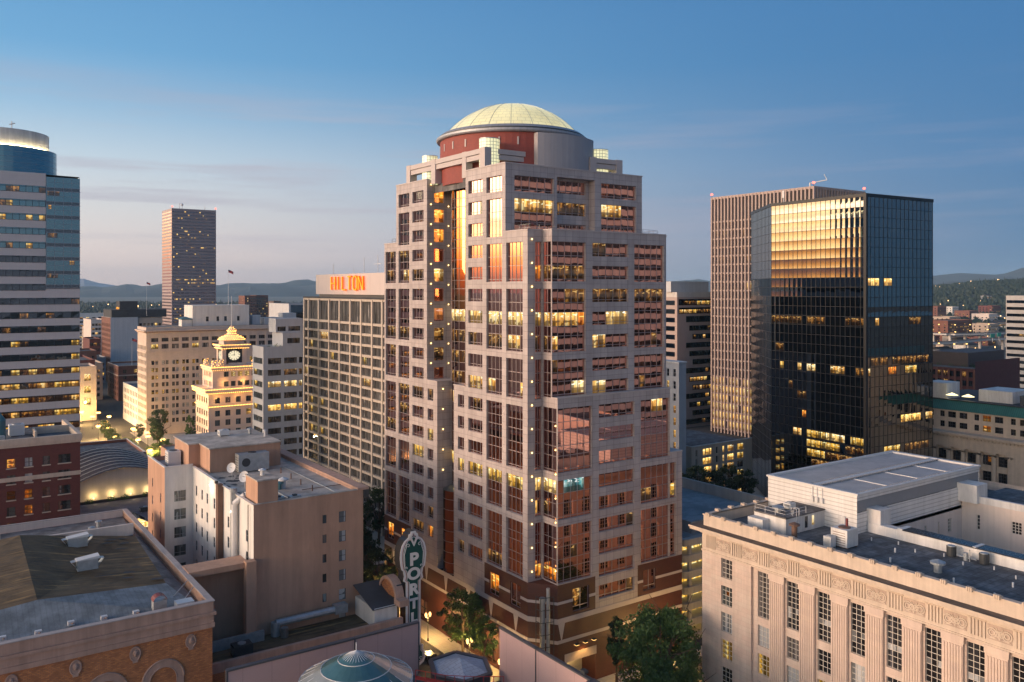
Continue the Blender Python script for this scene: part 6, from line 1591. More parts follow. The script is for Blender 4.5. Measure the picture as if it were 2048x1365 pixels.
def dish(x, y, z, r, label):
    t = thing('satellite_dish', label, 'satellite dish', (x, y, z)); b = MB(); b.tube((x, y, z), (x, y, z + 1.4), .07); part(b, 'mast', 'galvanised', t)
    b = MB(); n = 14; c = Vector((x - .1, y - .15, z + 1.9)); nx = Vector((-.75, -.55, .35)).normalized(); a = nx.orthogonal().normalized(); bb_ = nx.cross(a)
    for k in range(n):
        t0, t1 = 2 * math.pi * k / n, 2 * math.pi * (k + 1) / n
        for r0, r1, d0, d1 in ((0, .5, 0, .05), (.5, 1, .05, .22)):
            b.face([tuple(c + nx * d + (a * math.cos(tt) + bb_ * math.sin(tt)) * r * rr_) for tt, rr_, d in ((t0, r0, d0), (t1, r0, d0), (t1, r1, d1), (t0, r1, d1))] if r0 else [tuple(c), tuple(c + nx * d1 + (a * math.cos(t1) + bb_ * math.sin(t1)) * r * r1), tuple(c + nx * d1 + (a * math.cos(t0) + bb_ * math.sin(t0)) * r * r1)])
    part(b, 'reflector', 'white_metal', t); b = MB(); b.tube(tuple(c), tuple(c + nx * r * .8), .04); part(b, 'feed_arm', 'galvanised', t)
dish(43.6, 144.6, 33.9, .85, 'white satellite dish standing nearest the grey air handler on the hotel roof'); dish(43.2, 136.6, 33.9, .9, 'white satellite dish standing beside the tan lift house on the hotel roof')
for k, (x, y) in enumerate(((52.0, 144.5), (51.8, 139.1), (51.6, 134.1), (51.5, 128.9))): vent_pipe(x, y, 33.85, .95, .1, 'thin rusty vent pipe in the row of four across the hotel roof', 'rusty vent pipes on the hotel roof', 'rust', cap=False)
vent_pipe(48.4, 133.4, 33.85, 1.3, .45, 'round white tank vent on the hotel roof near the lift house', None, 'white_metal'); vent_pipe(47.6, 133.0, 33.85, .9, .35, 'pale green tank beside the white tank vent on the hotel roof', None, 'glass_sky' if False else 'copper_blue')
vent_pipe(52.2, 162.0, 38.22, .9, .3, 'turbine vent with rust stain in the middle of the penthouse roof edge', None); vent_pipe(53.6, 157.5, 38.22, 1.1, .22, 'tall thin cone vent near the penthouse right corner', None, 'white_metal')
vent_pipe(43.0, 127.5, 37.7, .7, .32, 'fat short vent on top of the tan lift house', None, 'white_metal')
for k, (x, y) in enumerate(((44.8, 125.6), (47.2, 125.2))):
    t = thing('duct_unit', ('low blue grey duct unit lying right beside the tan lift house', 'low blue grey duct unit lying further along the hotel parapet from the lift house')[k], 'duct', (x, y, 33.85)); b = MB(); b.box(x - .9, x + .9, y - .45, y + .45, 33.95, 34.5, bottom=True); part(b, 'casing', 'galvanised', t); b = MB(); b.box(x - .3, x + .3, y - .3, y + .3, 34.5, 34.7); part(b, 'hatch', 'dark_metal', t)

def concert_hall():
    root = thing('concert_hall', 'brown roofed brick concert hall with pink terracotta cornice and oval medallions', 'concert hall', (0, 139, 0))
    X1, Y, y1, x0 = 31.1, 111.5, 167.0, -38.0
    w = MB(); w.facade('-y', Y, x0, X1, 0, 22.6, [], 0); w.facade('+x', X1, Y, y1, 0, 22.6, [], 0); part(w, 'wall', 'orange_brick', root)
    c = MB()
    for z0, z1, o in ((22.6, 23.2, .25), (23.2, 24.2, .12), (24.2, 24.6, .4), (24.6, 25.9, .1)):
        c.box(x0, X1 + o, Y - o, Y + .55, z0, z1, bottom=True); c.box(X1 - .55, X1 + o, Y + .55, y1, z0, z1, bottom=True)
    part(c, 'cornice', 'terracotta_pink', root)
    c = MB(); c.box(x0, X1 + .25, Y - .25, Y + .6, 25.9, 26.02); c.box(X1 - .6, X1 + .25, Y + .6, y1, 25.9, 26.02); c.box(x0, X1 - .6, y1 - .5, y1, 25.9, 26.02); part(c, 'coping', 'parapet_cap', root)
    c = MB(); c.box(x0, X1 - .55, y1 - .5, y1, 18, 25.9); part(c, 'rear_parapet', 'pale_wall', root)
    c = MB(); c.wq('-x', X1 - .55, Y + .55, y1 - .5, 22, 25.9); c.wq('+y', Y + .55, x0, X1 - .55, 22, 25.9); part(c, 'parapet_face', 'pale_wall', root)
    # roof planes
    R = MB(); a = (12.3, 143, 30.0); b = (12.3, 120.8, 27.2); 
    R.face((b, (28.0, 122.8, 25.6), (29.0, 148, 25.9), a)); R.face((a, (-8, 148, 26.6), (-8, 120.8, 25.2), b)); R.face((a, (29.0, 148, 25.9), (29, 149.5, 25.6), (-8, 149.5, 25.6), (-8, 148, 26.6)))
    part(R, 'pitched_roof', 'theatre_roof', root)
    rp = random.Random(15)
    for k in range(14):
        x, y = rp.uniform(21, 27.5), rp.uniform(124, 146); u_ = (x - 12.3) / 16.5; v_ = (y - 121.5) / 22; zt_ = (27.2 + 2.8 * v_) * (1 - u_) + 25.7 * u_ + .07; p = MB(); w_, l_ = rp.uniform(.15, .5), rp.uniform(.5, 1.6)
        p.face([(x - l_, y - w_ * .6, zt_ + .10), (x - l_ * .3, y - w_, zt_ + .04), (x + l_, y - w_ * .4, zt_ - .08), (x + l_ * .7, y + w_ * .7, zt_ - .05), (x - l_ * .5, y + w_, zt_ + .06)]); part(p, 'tar_patch', 'roof_dark', root)
    R = MB(); R.face(((-38, 112, 24.2), (30.55, 112, 24.4), (28.0, 122.8, 25.6), b, (-8, 120.8, 25.2), (-38, 120.8, 25.0))); part(R, 'apron_roof', 'theatre_roof_grey', root)
    R = MB(); R.face(((30.5, 112, 24.4), (30.5, 166.4, 24.8), (29, 148, 25.9), (28, 122.8, 25.6))); R.face(((-38, 149.5, 24.6), (29, 149.5, 25.6), (30.5, 166.4, 24.8), (-38, 166.4, 24.6))); part(R, 'flat_roof', 'roof_gravel', root)
    R = MB(); R.box(13.5, 29.2, 150.2, 150.7, 24.5, 27.4); R.box(-8, 10.5, 152, 156, 24.5, 28.6); R.box(-20, 4, 149.4, 150.2, 24.5, 27.9); part(R, 'roof_wall', 'pale_wall', root)
    for k in range(7):
        x = 28.4 - 6.55 * k; m = MB(); n = 24
        m.lathe(0, 0, [(0, 0)], 3) if False else None
        m.face([(x + .62 * math.cos(2 * math.pi * i / n), Y - .12, 21.4 - (x - 28.4) * 0 + .86 * math.sin(2 * math.pi * i / n)) for i in range(n)])
        for i in range(n):
            t0, t1 = 2 * math.pi * i / n, 2 * math.pi * (i + 1) / n; m.tube((x + .6 * math.cos(t0), Y - .12, 21.4 + .84 * math.sin(t0)), (x + .6 * math.cos(t1), Y - .12, 21.4 + .84 * math.sin(t1)), .09, 5)
        m.sphere((x, Y - .12, 21.5), .3, 8, 0, .42); m.box(x - .3, x + .3, Y - .2, Y, 20.35, 20.62, bottom=True); part(m, 'medallion', 'terracotta_pink', root)
    for k in range(5):
        x = 25.1 - 6.55 * k; m = MB(); n = 16
        for r0, r1, z in ((1.55, 2.45, -.14),):
            for i in range(n):
                t0, t1 = math.pi * i / n, math.pi * (i + 1) / n
                m.face([(x + r_ * math.cos(t), Y + z, 17.4 + r_ * math.sin(t)) for r_, t in ((r0, t0), (r1, t0), (r1, t1), (r0, t1))])
                m.tube((x + 2.45 * math.cos(t0), Y - .12, 17.4 + 2.45 * math.sin(t0)), (x + 2.45 * math.cos(t1), Y - .12, 17.4 + 2.45 * math.sin(t1)), .12, 5); m.tube((x + 1.6 * math.cos(t0), Y - .12, 17.4 + 1.6 * math.sin(t0)), (x + 1.6 * math.cos(t1), Y - .12, 17.4 + 1.6 * math.sin(t1)), .09, 5)
        for s_ in (-1, 1): m.box(x + s_ * 2 - .45, x + s_ * 2 + .45, Y - .16, Y + .02, 8, 17.4)
        part(m, 'arch_surround', 'terracotta_pink', root)
    # east wing: flat roof, parapet and the arched pediment over the avenue
    e = MB(); e.box(X1, 60.5, 115.8, 123.95, 0, 14.6); part(e, 'wing', 'orange_brick', root)
    e = MB(); e.box(X1 + .1, 60, 116.3, 123.9, 14.5, 14.75); part(e, 'wing_roof', 'theatre_roof', root)
    e = MB(); e.box(X1 + .02, 60.7, 115.6, 116.2, 14.6, 15.9); part(e, 'wing_parapet', 'terracotta_pink', root)
    e = MB(); e.box(X1 + .02, 41.5, 122.2, 122.7, 14.75, 16.2); part(e, 'upstand', 'galvanised', root)
    e = MB(); e.prism([(56.6, 117), (60.4, 117), (60.4, 123.9), (56.6, 123.9)], 14.7, 17.6); part(e, 'attic', 'white_stucco', root)
    e = MB(); e.face(((56.2, 116.8, 17.5), (60.6, 116.8, 17.5), (60.6, 124, 19.4), (56.2, 124, 19.4))); part(e, 'attic_roof', 'roof_dark', root)
    e = MB(); n = 16
    for i in range(n):
        t0, t1 = math.pi * i / n, math.pi * (i + 1) / n; cy = 119.8
        for xa, r0, r1 in ((60.4, 0, 2.6),): e.face([(xa, cy + r_ * math.cos(t), 18.3 + r_ * .95 * math.sin(t)) for r_, t in ((r1, t0), (r1, t1))] + [(xa, cy, 18.3)], 1)
        e.face([(x_, cy + 3.0 * math.cos(t), 18.3 + 3.0 * .95 * math.sin(t)) for x_, t in ((60.1, t0), (61.5, t0), (61.5, t1), (60.1, t1))]); e.face([(60.1, cy + r_ * math.cos(t), 18.3 + r_ * .95 * math.sin(t)) for r_, t in ((2.5, t0), (3.0, t0), (3.0, t1), (2.5, t1))])
    e.box(60.0, 61.6, cy - 4.4, cy - 2.5, 17.6, 18.5); e.box(60, 61.6, cy + 2.5, cy + 4.2, 17.6, 18.5); part(e, 'pediment', ['terracotta_pink', 'orange_brick'], root)
concert_hall()
for k, (x, y) in enumerate(((19.6, 141.0), (19.4, 130.6))):
    z = 27.6 if k == 0 else 27.1
    t = thing('roof_vent', ('pale peaked smoke vent on the brown hall roof, the one nearer the rear parapet', 'pale peaked smoke vent on the brown hall roof, the one nearer the metal apron')[k], 'roof vent', (x, y, z))
    b = MB(); b.box(x - 1.3, x + 1.3, y - .7, y + .7, z, z + 1.4); part(b, 'box', 'galvanised', t); b = MB(); b.prism([(x - 1.45, y - .8), (x + 1.45, y - .8), (x + 1.45, y + .8), (x - 1.45, y + .8)], z + 1.4, [z + 1.5, z + 1.8, z + 1.8, z + 1.5]); part(b, 'lid', 'white_metal', t)
    b = MB()
    for s_ in (-1, 1): b.cut(); b.face(((x + s_ * 1.3, y - .7, z + 1.4), (x + s_ * 2.1, y - .45, z + 1.3), (x + s_ * 2.1, y + .45, z + 1.3), (x + s_ * 1.3, y + .7, z + 1.4))); b.face(((x + s_ * 1.3, y - .7, z + .3), (x + s_ * 1.3, y + .7, z + .3), (x + s_ * 2.1, y + .45, z + 1.3), (x + s_ * 2.1, y - .45, z + 1.3)))
    parts(b, 'flap', 'galvanised', t)
t = thing('cowl_vent', 'upright steel cowl with a dark red curved hood at the corner of the hall roof', 'roof vent', (25.2, 114.5, 24.6)); b = MB(); b.box(24.5, 26.1, 113.9, 115.1, 24.6, 26.4); part(b, 'box', 'galvanised', t)
b = MB(); n = 8
for i in range(n):
    t0, t1 = math.pi * i / n, math.pi * (i + 1) / n; b.face([(25.3 + .85 * math.cos(tt), y, 26.4 + .7 * math.sin(tt)) for tt, y in ((t0, 113.8), (t1, 113.8), (t1, 115.2), (t0, 115.2))])
part(b, 'hood', 'maroon_metal', t)
t = thing('plant_box', 'pale low plant box braced beside the red hooded cowl', 'plant box', (28.2, 113.9, 24.6)); b = MB(); b.box(27.2, 29.3, 113.2, 114.8, 24.6, 25.8); part(b, 'casing', 'white_metal', t); b = MB(); b.tube((28, 115, 25), (30.4, 118, 26), .06); b.tube((27, 117, 25), (30.4, 121, 26), .06); part(b, 'brace', 'galvanised', t)
for k in range(9):
    x = 22.6 - 3.6 * k; y = 114.3 + .5 * (k % 3); t = thing('flood_lamp', 'pale floodlight box on a short arm along the hall front parapet', 'floodlight', (x, y, 24.5), 'floodlights along the hall parapet')
    b = MB(); b.box(x - .35, x + .35, y + .2, y + .7, 25.0, 25.5, bottom=True); part(b, 'housing', 'white_metal', t); b = MB(); b.tube((x, y - 1.6, 25.9), (x, y + .3, 25.2), .06); b.tube((x, y + .4, 24.4), (x, y + .4, 25), .06); part(b, 'arm', 'rust', t)
for k, (x, y, z) in enumerate(((24, 157, 24.7), (25.6, 160.5, 24.7), (21, 152.5, 24.8))):
    vent_pipe(x, y, z, 1.2, .3, ('squat vent on the rear hall roof nearest the cream roof wall', 'squat vent on the rear hall roof nearest the corner', 'squat vent standing alone left on the rear hall roof')[(0, 1, 2)[k] if k != 2 else 2], None, 'galvanised')
t = thing('exhaust_duct', 'long horizontal steel exhaust duct along the foot of the tan hotel wall', 'duct', (46, 123, 14.75)); b = MB(); b.tube((43.4, 122.8, 16.6), (53.0, 122.9, 16.6), .55, 10); b.tube((43.4, 122.8, 14.8), (43.4, 122.8, 16.8), .7, 10); part(b, 'duct', 'galvanised', t); b = MB(); b.box(52.6, 54.6, 122.2, 123.6, 16.0, 17.3, bottom=True); part(b, 'discharge_box', 'galvanised', t); b = MB(); b.tube((44.3, 121.6, 14.8), (44.3, 121.6, 16.2), .55, 10); part(b, 'fan', 'steel', t)
hvac_box(37.2, 119.0, 14.75, 2.6, 1.8, 1.7, 'dark condenser unit on the low hall wing roof beside the brick corner', ('dark_metal', 'galvanised'))

def arts_building():
    root = thing('arts_building', 'near arts building roof enclosed by mauve panel screens with dark coping', 'theatre building', (45, 75, 0))
    w = MB(); w.prism([(15, 45), (64.6, 45), (64.6, 95.2), (56.5, 95.2), (56.5, 103.2), (15, 103.2)], 0, 13.0, 0, top=1); part(w, 'wall', ['tan_stucco', 'roof_blue'], root)
    for x0, x1, y0, y1 in ((30.6, 47.0, 103.2, 103.55), (47.15, 56.5, 103.2, 103.55), (64.6, 65.0, 87.0, 95.2), (64.6, 65.0, 76.5, 86.9)):
        p = MB(); p.box(x0, x1, y0, y1, 12.5, 20.0); part(p, 'screen_panel', 'mauve_panel', root)
        p = MB(); p.box(x0 - .05, x1 + .05, y0 - .15, y1 + .15, 20.0, 20.22); part(p, 'coping', 'coping_dark', root)
    p = MB(); p.box(47.0, 47.15, 103.1, 103.6, 14, 20); p.cut(); p.box(30.4, 30.6, 103.1, 103.6, 10, 20.2); p.cut(); p.box(56.5, 56.65, 103.1, 103.6, 12, 20.2); p.cut(); p.box(64.5, 65.05, 86.88, 87.0, 14.5, 20); parts(p, 'edge_trim', 'coping_dark', root)
    p = MB(); p.prism([(64.2, 74.6), (65.4, 74.6), (65.4, 76.5), (64.2, 76.5)], 10, 20.1); part(p, 'screen_end', 'coping_dark', root)
    # glass cone skylight
    cx, cy, r = 41.5, 90.6, 6.5; d = MB(); d.lathe(cx, cy, [(r, 13), (r, 21.0)], 28, 2); 
    for i in range(28):
        t0, t1 = 2 * math.pi * i / 28, 2 * math.pi * (i + 1) / 28
        for (r0, z0), (r1, z1) in (((r, 21.1), (r * .62, 22.4)), ((r * .62, 22.4), (r * .32, 23.35)), ((r * .32, 23.35), (0, 24.3))):
            q = [(cx + r0 * math.cos(t0), cy + r0 * math.sin(t0), z0), (cx + r0 * math.cos(t1), cy + r0 * math.sin(t1), z0), (cx + r1 * math.cos(t1), cy + r1 * math.sin(t1), z1), (cx + r1 * math.cos(t0), cy + r1 * math.sin(t0), z1)]
            d.face(q if r1 else q[:3], 1 if (r0 == r or math.cos(t0) > .6) and i % 28 not in (17, 18, 19, 20, 21, 22, 23) else 0)  # pale panels; those at back right paint a whitish reflection into the glass
    part(d, 'cone_skylight', ['cone_glass', 'cone_glass_pale', 'white_metal'], root)
    d = MB()
    for i in range(28):
        t0 = 2 * math.pi * i / 28; d.tube((cx + r * math.cos(t0), cy + r * math.sin(t0), 21.12), (cx, cy, 24.32), .045, 4)
    for rr_, z in ((r, 21.12), (r * .62, 22.42), (r * .32, 23.37)):
        for i in range(28):
            t0, t1 = 2 * math.pi * i / 28, 2 * math.pi * (i + 1) / 28; d.tube((cx + rr_ * math.cos(t0), cy + rr_ * math.sin(t0), z), (cx + rr_ * math.cos(t1), cy + rr_ * math.sin(t1), z), .05, 4)
    d.tube((cx, cy, 24.2), (cx, cy, 25.2), .06, 5); part(d, 'glazing_bar', 'white_metal', root)
    # hexagonal hipped roof
    h = MB(); hp = [(56.2, 98.0), (58.6, 94.2), (62.6, 94.4), (64.4, 98.6), (62.2, 102.8), (58.0, 102.4)]; c = (60.4, 98.6, 15.9)
    h.prism([(p[0], p[1]) for p in hp], 0, 14.6, 1)
    for i in range(6): h.face(((*hp[i], 14.61), (*hp[(i + 1) % 6], 14.61), c), 0)
    part(h, 'hexagon_roof', ['roof_tile_blue', 'coping_dark'], root)
    h = MB()
    for i in range(6):
        p, q = hp[i], hp[(i + 1) % 6]; h.bar((*p, 14.9), (*q, 14.9), .6, .4)
    part(h, 'hexagon_kerb', 'coping_dark', root)
    f = MB(); pts = [(53.6, 98.6), (56.0, 95.0), (58.8, 92.6), (62.0, 90.4)]
    for a, b in zip(pts, pts[1:]):
        for k in range(4):
            x, y = seg(a, b, k / 3); f.tube((x, y, 13), (x, y, 16.0), .05, 4, 0)
        for z in (14.8, 16.0): f.tube((*a, z), (*b, z), .05, 4, 0)
        f.face(((*a, 14.85), (*b, 14.85), (*b, 15.25), (*a, 15.25)), 1)
    part(f, 'red_railing', ['red_plastic', 'red_net'], root)
surf('roof_tile_blue', (.46, .48, .53), .6, var=.2, brick=(1.1, .6, .04, (.3, .31, .35), (.42, .44, .49)))
surf('cone_glass', (.085, .19, .20), .18, metal=.35, var=.25, vs=.6); surf('cone_glass_pale', (.36, .37, .34), .2, metal=.3, var=.2, vs=.6)
arts_building()
t = thing('security_camera', 'small dark camera on the near end of the mauve screen', 'camera', (64.8, 77.5, 20.2)); b = MB(); b.box(64.5, 65.1, 77.2, 78.0, 20.5, 20.85, bottom=True); part(b, 'body', 'dark_metal', t); b = MB(); b.tube((64.8, 77.6, 20.2), (64.8, 77.6, 20.5), .08); part(b, 'bracket', 'dark_metal', t)

def vertical_sign():
    root = thing('theatre_sign', 'tall green vertical theatre sign with white letters spelling PORTLAND and pink outline', 'theatre sign', (63.2, 117.2, 7.2))
    cx = 63.15; y = 117.0
    def outline(k):
        R = [(1.25, 10.6), (1.25, 20.6), (1.7, 20.9), (1.55, 21.6), (1.7, 22.4), (2.0, 22.7), (2.15, 23.4), (2.25, 24.4), (2.2, 25.4), (1.95, 26.3), (1.5, 27.0), (.85, 27.4), (.75, 27.9), (.45, 28.0), (.4, 28.3)]
        low = [(1.25, 10.6), (1.75, 10.4), (1.7, 9.7), (2.0, 9.3), (2.1, 8.4), (1.8, 7.7), (1.1, 7.3)]
        Rr = low[::-1] + R[1:]
        z0, z1 = 7.2, 28.3; zm = (z0 + z1) / 2
        f = lambda p: (max(.02, p[0] - k), p[1] - (k if p[1] > 27.2 else 0) + (k if p[1] < 8 else 0))
        P = [f(p) for p in Rr]
        return [(cx + x, z) for x, z in P] + [(cx - x, z) for x, z in P[::-1]]
    def slab(k, y0, y1, m, mat, name):
        b = MB(); P = outline(k); n = len(P)
        for i in range(n):
            p, q = P[i], P[(i + 1) % n]; b.face(((p[0], y0, p[1]), (q[0], y0, q[1]), (q[0], y1, q[1]), (p[0], y1, p[1])))
        # fan the face in strips left to right of the symmetric outline
        h = n // 2
        for yy in (y0, y1):
            for i in range(h - 1):
                a, b_ = P[i], P[i + 1]; c, d = P[n - 2 - i], P[n - 1 - i]
                b.face(((a[0], yy, a[1]), (b_[0], yy, b_[1]), (c[0], yy, c[1]), (d[0], yy, d[1])))
        part(b, name, mat, root)
    slab(0, y, y + 1.9, 0, 'sign_black', 'cabinet'); slab(-.04, y - .10, y - .002, 0, 'sign_white', 'border'); slab(.28, y - .15, y - .101, 0, 'sign_pink', 'neon_border'); slab(.36, y - .19, y - .151, 0, 'sign_black', 'inner_border'); slab(.44, y - .23, y - .191, 0, 'sign_white', 'inner_line'); slab(.54, y - .27, y - .231, 0, 'sign_green', 'face')
    b = MB()
    for s_ in (-1, 1):
        for cxo, cz, r0, n in ((1.0, 26.3, .34, 14), (1.28, 22.9, .22, 12), (1.15, 8.5, .25, 12)):
            for i in range(n):
                a0 = i * .42; a1 = (i + 1) * .42; q0 = r0 * (1 - i / n * .7); q1 = r0 * (1 - (i + 1) / n * .7)
                b.tube((cx + s_ * (cxo + q0 * math.cos(a0)), y - .3, cz + q0 * math.sin(a0)), (cx + s_ * (cxo + q1 * math.cos(a1)), y - .3, cz + q1 * math.sin(a1)), .055, 4)
        b.tube((cx + s_ * 1.55, y - .3, 23.1), (cx + s_ * 1.66, y - .3, 25.0), .05, 4); b.tube((cx + s_ * 1.66, y - .3, 25.0), (cx + s_ * 1.25, y - .3, 26.3), .05, 4)
        for q in (.0, .22, .44): b.tube((cx, y - .32, 26.1 + q), (cx + s_ * (.72 - q * .6), y - .32, 27.5), .06, 4); b.tube((cx + s_ * (.72 - q * .6), y - .32, 27.5), (cx + s_ * (.5 - q * .5), y - .32, 27.9), .05, 4)
    part(b, 'scrollwork', 'sign_white', root)
    zs = [23.2, 21.0, 18.65, 16.5, 14.4, 12.35, 10.3, 8.35]
    hs = [1.87, 1.75, 1.65, 1.5, 1.4, 1.35, 1.3, 1.3]
    for ch, z, h in zip('PORTLAND', zs, hs):
        cu = bpy.data.curves.new('letter', 'FONT'); cu.body = ch; cu.size = h * 1.42; cu.align_x = 'CENTER'; cu.extrude = .03; cu.offset = .10
        to = bpy.data.objects.new('letter', cu); COL.objects.link(to); bpy.context.view_layer.update()
        me = bpy.data.meshes.new_from_object(to.evaluated_get(bpy.context.evaluated_depsgraph_get())); bpy.data.objects.remove(to)
        for v in me.vertices: X_, Y_, Z_ = v.co; v.co = (X_ * 1.12, -Z_, Y_)
        me.materials.clear(); me.materials.append(MATS['sign_white']); me.uv_layers.new(name='uv')
        o = bpy.data.objects.new('letter', me); COL.objects.link(o); o.parent = root; o.location = Vector((cx, y - .31, z)) - ORG[root.name]
    b = MB(); b.tube((60.6, y + .6, 20.2), (62, y + .6, 20.2), .12); b.tube((60.6, y + .6, 12.2), (62.2, y + .6, 12.2), .12); part(b, 'bracket', 'dark_metal', root)
vertical_sign()

def red_brick_block():
    root = thing('brick_apartments', 'dark red brick apartment block with cream cornice and a few lit windows', 'apartment block', (13, 220, 0))
    w = MB(); X1, Y, y1, x0 = 29.6, 208.8, 234, -8; kw = dict(pane='glass_grey', frame='frame_black', nv=1, nh=2, bar=.09, depth=.25, sub=True, sill='sandstone_plain')
    zs = [27.9 - 3.4 * k for k in range(8)]; wins = []
    litc = {(0, 0): 'lit_orange', (2, 0): 'lit_dim', (2, 1): 'lit_orange', (3, 1): 'lit_orange', (4, 1): 'lit_dim', (4, 0): 'lit_dim'}
    for k, z in enumerate(zs):
        for i, (a, b, nv) in enumerate(((15.6, 17.2, 1), (18.9, 20.4, 1), (22.3, 23.7, 1), (25.3, 27.7, 3), (11.5, 13.2, 1), (7, 8.8, 1))):
            m = litc.get((k, i)); wins.append((a, b, z, z + 1.9, dict(kw, nv=nv, lit={0: (0, 0, m), 1: (0, 0, m)} if m else None, pane=('glass_grey', 'glass_blind', 'glass_curtain')[(k * 3 + i) % 3])))
    F(w, root, '-y', Y, x0, X1, 0, 32.2, wins, depth=.25); w.facade('+x', X1, Y, y1, 0, 32.2, [], 0); part(w, 'wall', 'red_brick', root)
    c = MB(); c.box(x0, X1 + .12, Y - .12, Y + .02, 25.0, 25.9, bottom=True); part(c, 'belt_course', 'sandstone_plain', root)
    c = MB()
    for z0, z1, o in ((32.2, 32.7, .2), (32.7, 34.0, .35)): c.box(x0, X1 + o, Y - o, Y + .5, z0, z1, bottom=True); c.box(X1 - .5, X1 + o, Y + .5, y1, z0, z1, bottom=True)
    part(c, 'cornice', 'sandstone_plain', root)
    r = MB(); r.box(x0, X1 - .5, Y + .5, y1, 32.2, 32.7); part(r, 'roof', 'roof_blue', root)
    c = MB(); c.box(22, 29.1, 222, 222.5, 32.7, 34.2); c.box(21.6, 22, 216, 222.5, 32.7, 34.2); part(c, 'parapet', 'sandstone_plain', root)
    flush(root)
    hvac_box(18.5, 222.5, 32.7, 3, 3, 2.6, 'pale square plant cabinet on the red brick apartment roof', ('white_metal', 'galvanised')); hvac_box(12.5, 212.8, 32.7, 6, 2.4, 1.6, 'long low blue grey plant unit on the red brick apartment roof', ('galvanised', 'dark_metal'))
    t = thing('water_tank', 'teal round tank with pointed top on the red brick apartment roof', 'tank', (15, 218, 32.7)); b = MB(); b.cyl(15, 218, 32.7, 37, 1.1, 12); part(b, 'barrel', 'copper_blue', t); b = MB(); b.cyl(15, 218, 37, 38.6, 1.2, 12, 0, r1=.1); part(b, 'cap', 'copper_blue', t)
red_brick_block()

def podium_and_vault():
    root = block('low_shops', 'low dark roofed shop block between red brick apartments and tan hotel', 'shop', 30.5, 57.5, 184, 233.5, 13.0, 'brown_panel', roof='podium_roof', par=.5)
    flush(root)
    t = thing('gable_skylight', 'pale gabled skylight glowing from below on the shop roof', 'skylight', (39.8, 206, 12.5)); b = MB(); b.prism([(38, 203.5), (43, 203.5), (43, 208), (38, 208)], 12.5, 13.2); part(b, 'kerb', 'lit_warm', t); b = MB(); b.face(((37.6, 203, 13.1), (37.6, 208.5, 13.1), (40.5, 208.5, 15), (40.5, 203, 15))); b.face(((43.4, 203, 13.1), (43.4, 208.5, 13.1), (40.5, 208.5, 15), (40.5, 203, 15))); part(b, 'pane', 'glass_sky', t); b = MB(); b.face(((37.8, 203.2, 13.2), (43.2, 203.2, 13.2), (40.5, 203.2, 14.8))); part(b, 'gable', 'lit_gold', t)
    for k, (x, y, lab) in enumerate(((44.5, 200, 'low dark unit nearest the glowing gabled skylight'), (47.5, 195, 'low dark unit nearest the tan hotel on the shop roof'), (36, 196, 'low dark unit set alone towards the brick apartments on the shop roof'), (34, 212, 'low dark unit close beside the red brick apartment wall'), (45, 218, 'low dark unit before the floodlit vaulted building'))): hvac_box(x, y, 12.5, 2.4, 1.6, 1.1, lab, ('dark_metal', 'galvanised'))
    root = thing('vaulted_hall', 'low vaulted hall with ribbed dark roof and uplit cream wall', 'hall', (44, 250, 0))
    w = MB(); n = 14; x0, x1, y0, y1 = 33.0, 53.5, 235, 268
    def zv(u): return 17.6 + 2.6 * math.sin(math.pi * u)
    for i in range(n):
        u0, u1 = i / n, (i + 1) / n; xa, xb = x0 + (x1 - x0) * u0, x0 + (x1 - x0) * u1
        w.face(((xa, y0, 0), (xb, y0, 0), (xb, y0, zv(u1)), (xa, y0, zv(u0))))
    w.wq('+x', x1, y0, y1, 0, 17.6); w.wq('-x', x0, y0, y1, 0, 17.6); part(w, 'wall', 'pale_wall', root)
    r = MB()
    for i in range(n):
        u0, u1 = i / n, (i + 1) / n; xa, xb = x0 + (x1 - x0) * u0, x0 + (x1 - x0) * u1; r.face(((xa, y0 - .6, zv(u0) + .15), (xb, y0 - .6, zv(u1) + .15), (xb, y1, zv(u1) + .15), (xa, y1, zv(u0) + .15)))
    part(r, 'vault_roof', 'vault_roof', root)
    for k in range(8):
        y = y0 + 1 + k * 4.3; r = MB()
        for i in range(n):
            u0, u1 = i / n, (i + 1) / n; r.bar((x0 + (x1 - x0) * u0, y, zv(u0) + .36), (x0 + (x1 - x0) * u1, y, zv(u1) + .30), .2, .18)
        part(r, 'roof_rib', 'white_stucco', root)
    c = MB(); c.box(x1 - .2, x1 + .9, y0 - .7, y1, 17.2, 18.0); part(c, 'gutter', 'terracotta_pink', root)
    for k in range(4):
        x = 36.2 + 4.3 * k; b = MB(); b.sphere((x, y0 - .9, 13.6), .18, 8); part(b, 'uplight', 'bulb', root); lamp('uplight_lamp', (x, y0 - 1.0, 14.0), 120, (1, .74, .30), .2)
    for k in range(5):
        bush(35.0 + 4.1 * k + (k % 2), y0 - 2.2, 12.9, 1.1, 'round planter shrub in front of the uplit vaulted wall', 'planter shrubs before the vaulted hall')
def bush(x, y, z, r, label, group=None):
    rr = random.Random(int(x * 31 + y)); b = MB()
    for i in range(160):
        v = Vector((rr.gauss(0, 1), rr.gauss(0, 1), abs(rr.gauss(0, .8)))).normalized() * r * (.55 + .5 * rr.random()); leafq(b, Vector((x, y, z)) + v, .28, rr)
    o = solo(b, 'shrub', 'leaf', label, 'shrub', group)
def leafq(b, p, s, rr):
    a = Vector((rr.gauss(0, 1), rr.gauss(0, 1), rr.gauss(0, .7))).normalized(); c = a.orthogonal().normalized(); ang = rr.random() * 6.28; d = a.cross(c); u = c * math.cos(ang) + d * math.sin(ang); v = a.cross(u)
    u *= s; v *= s * .55
    b.face((tuple(p - u * .5), tuple(p + v * .5), tuple(p + u * .5), tuple(p - v * .5)))
podium_and_vault()

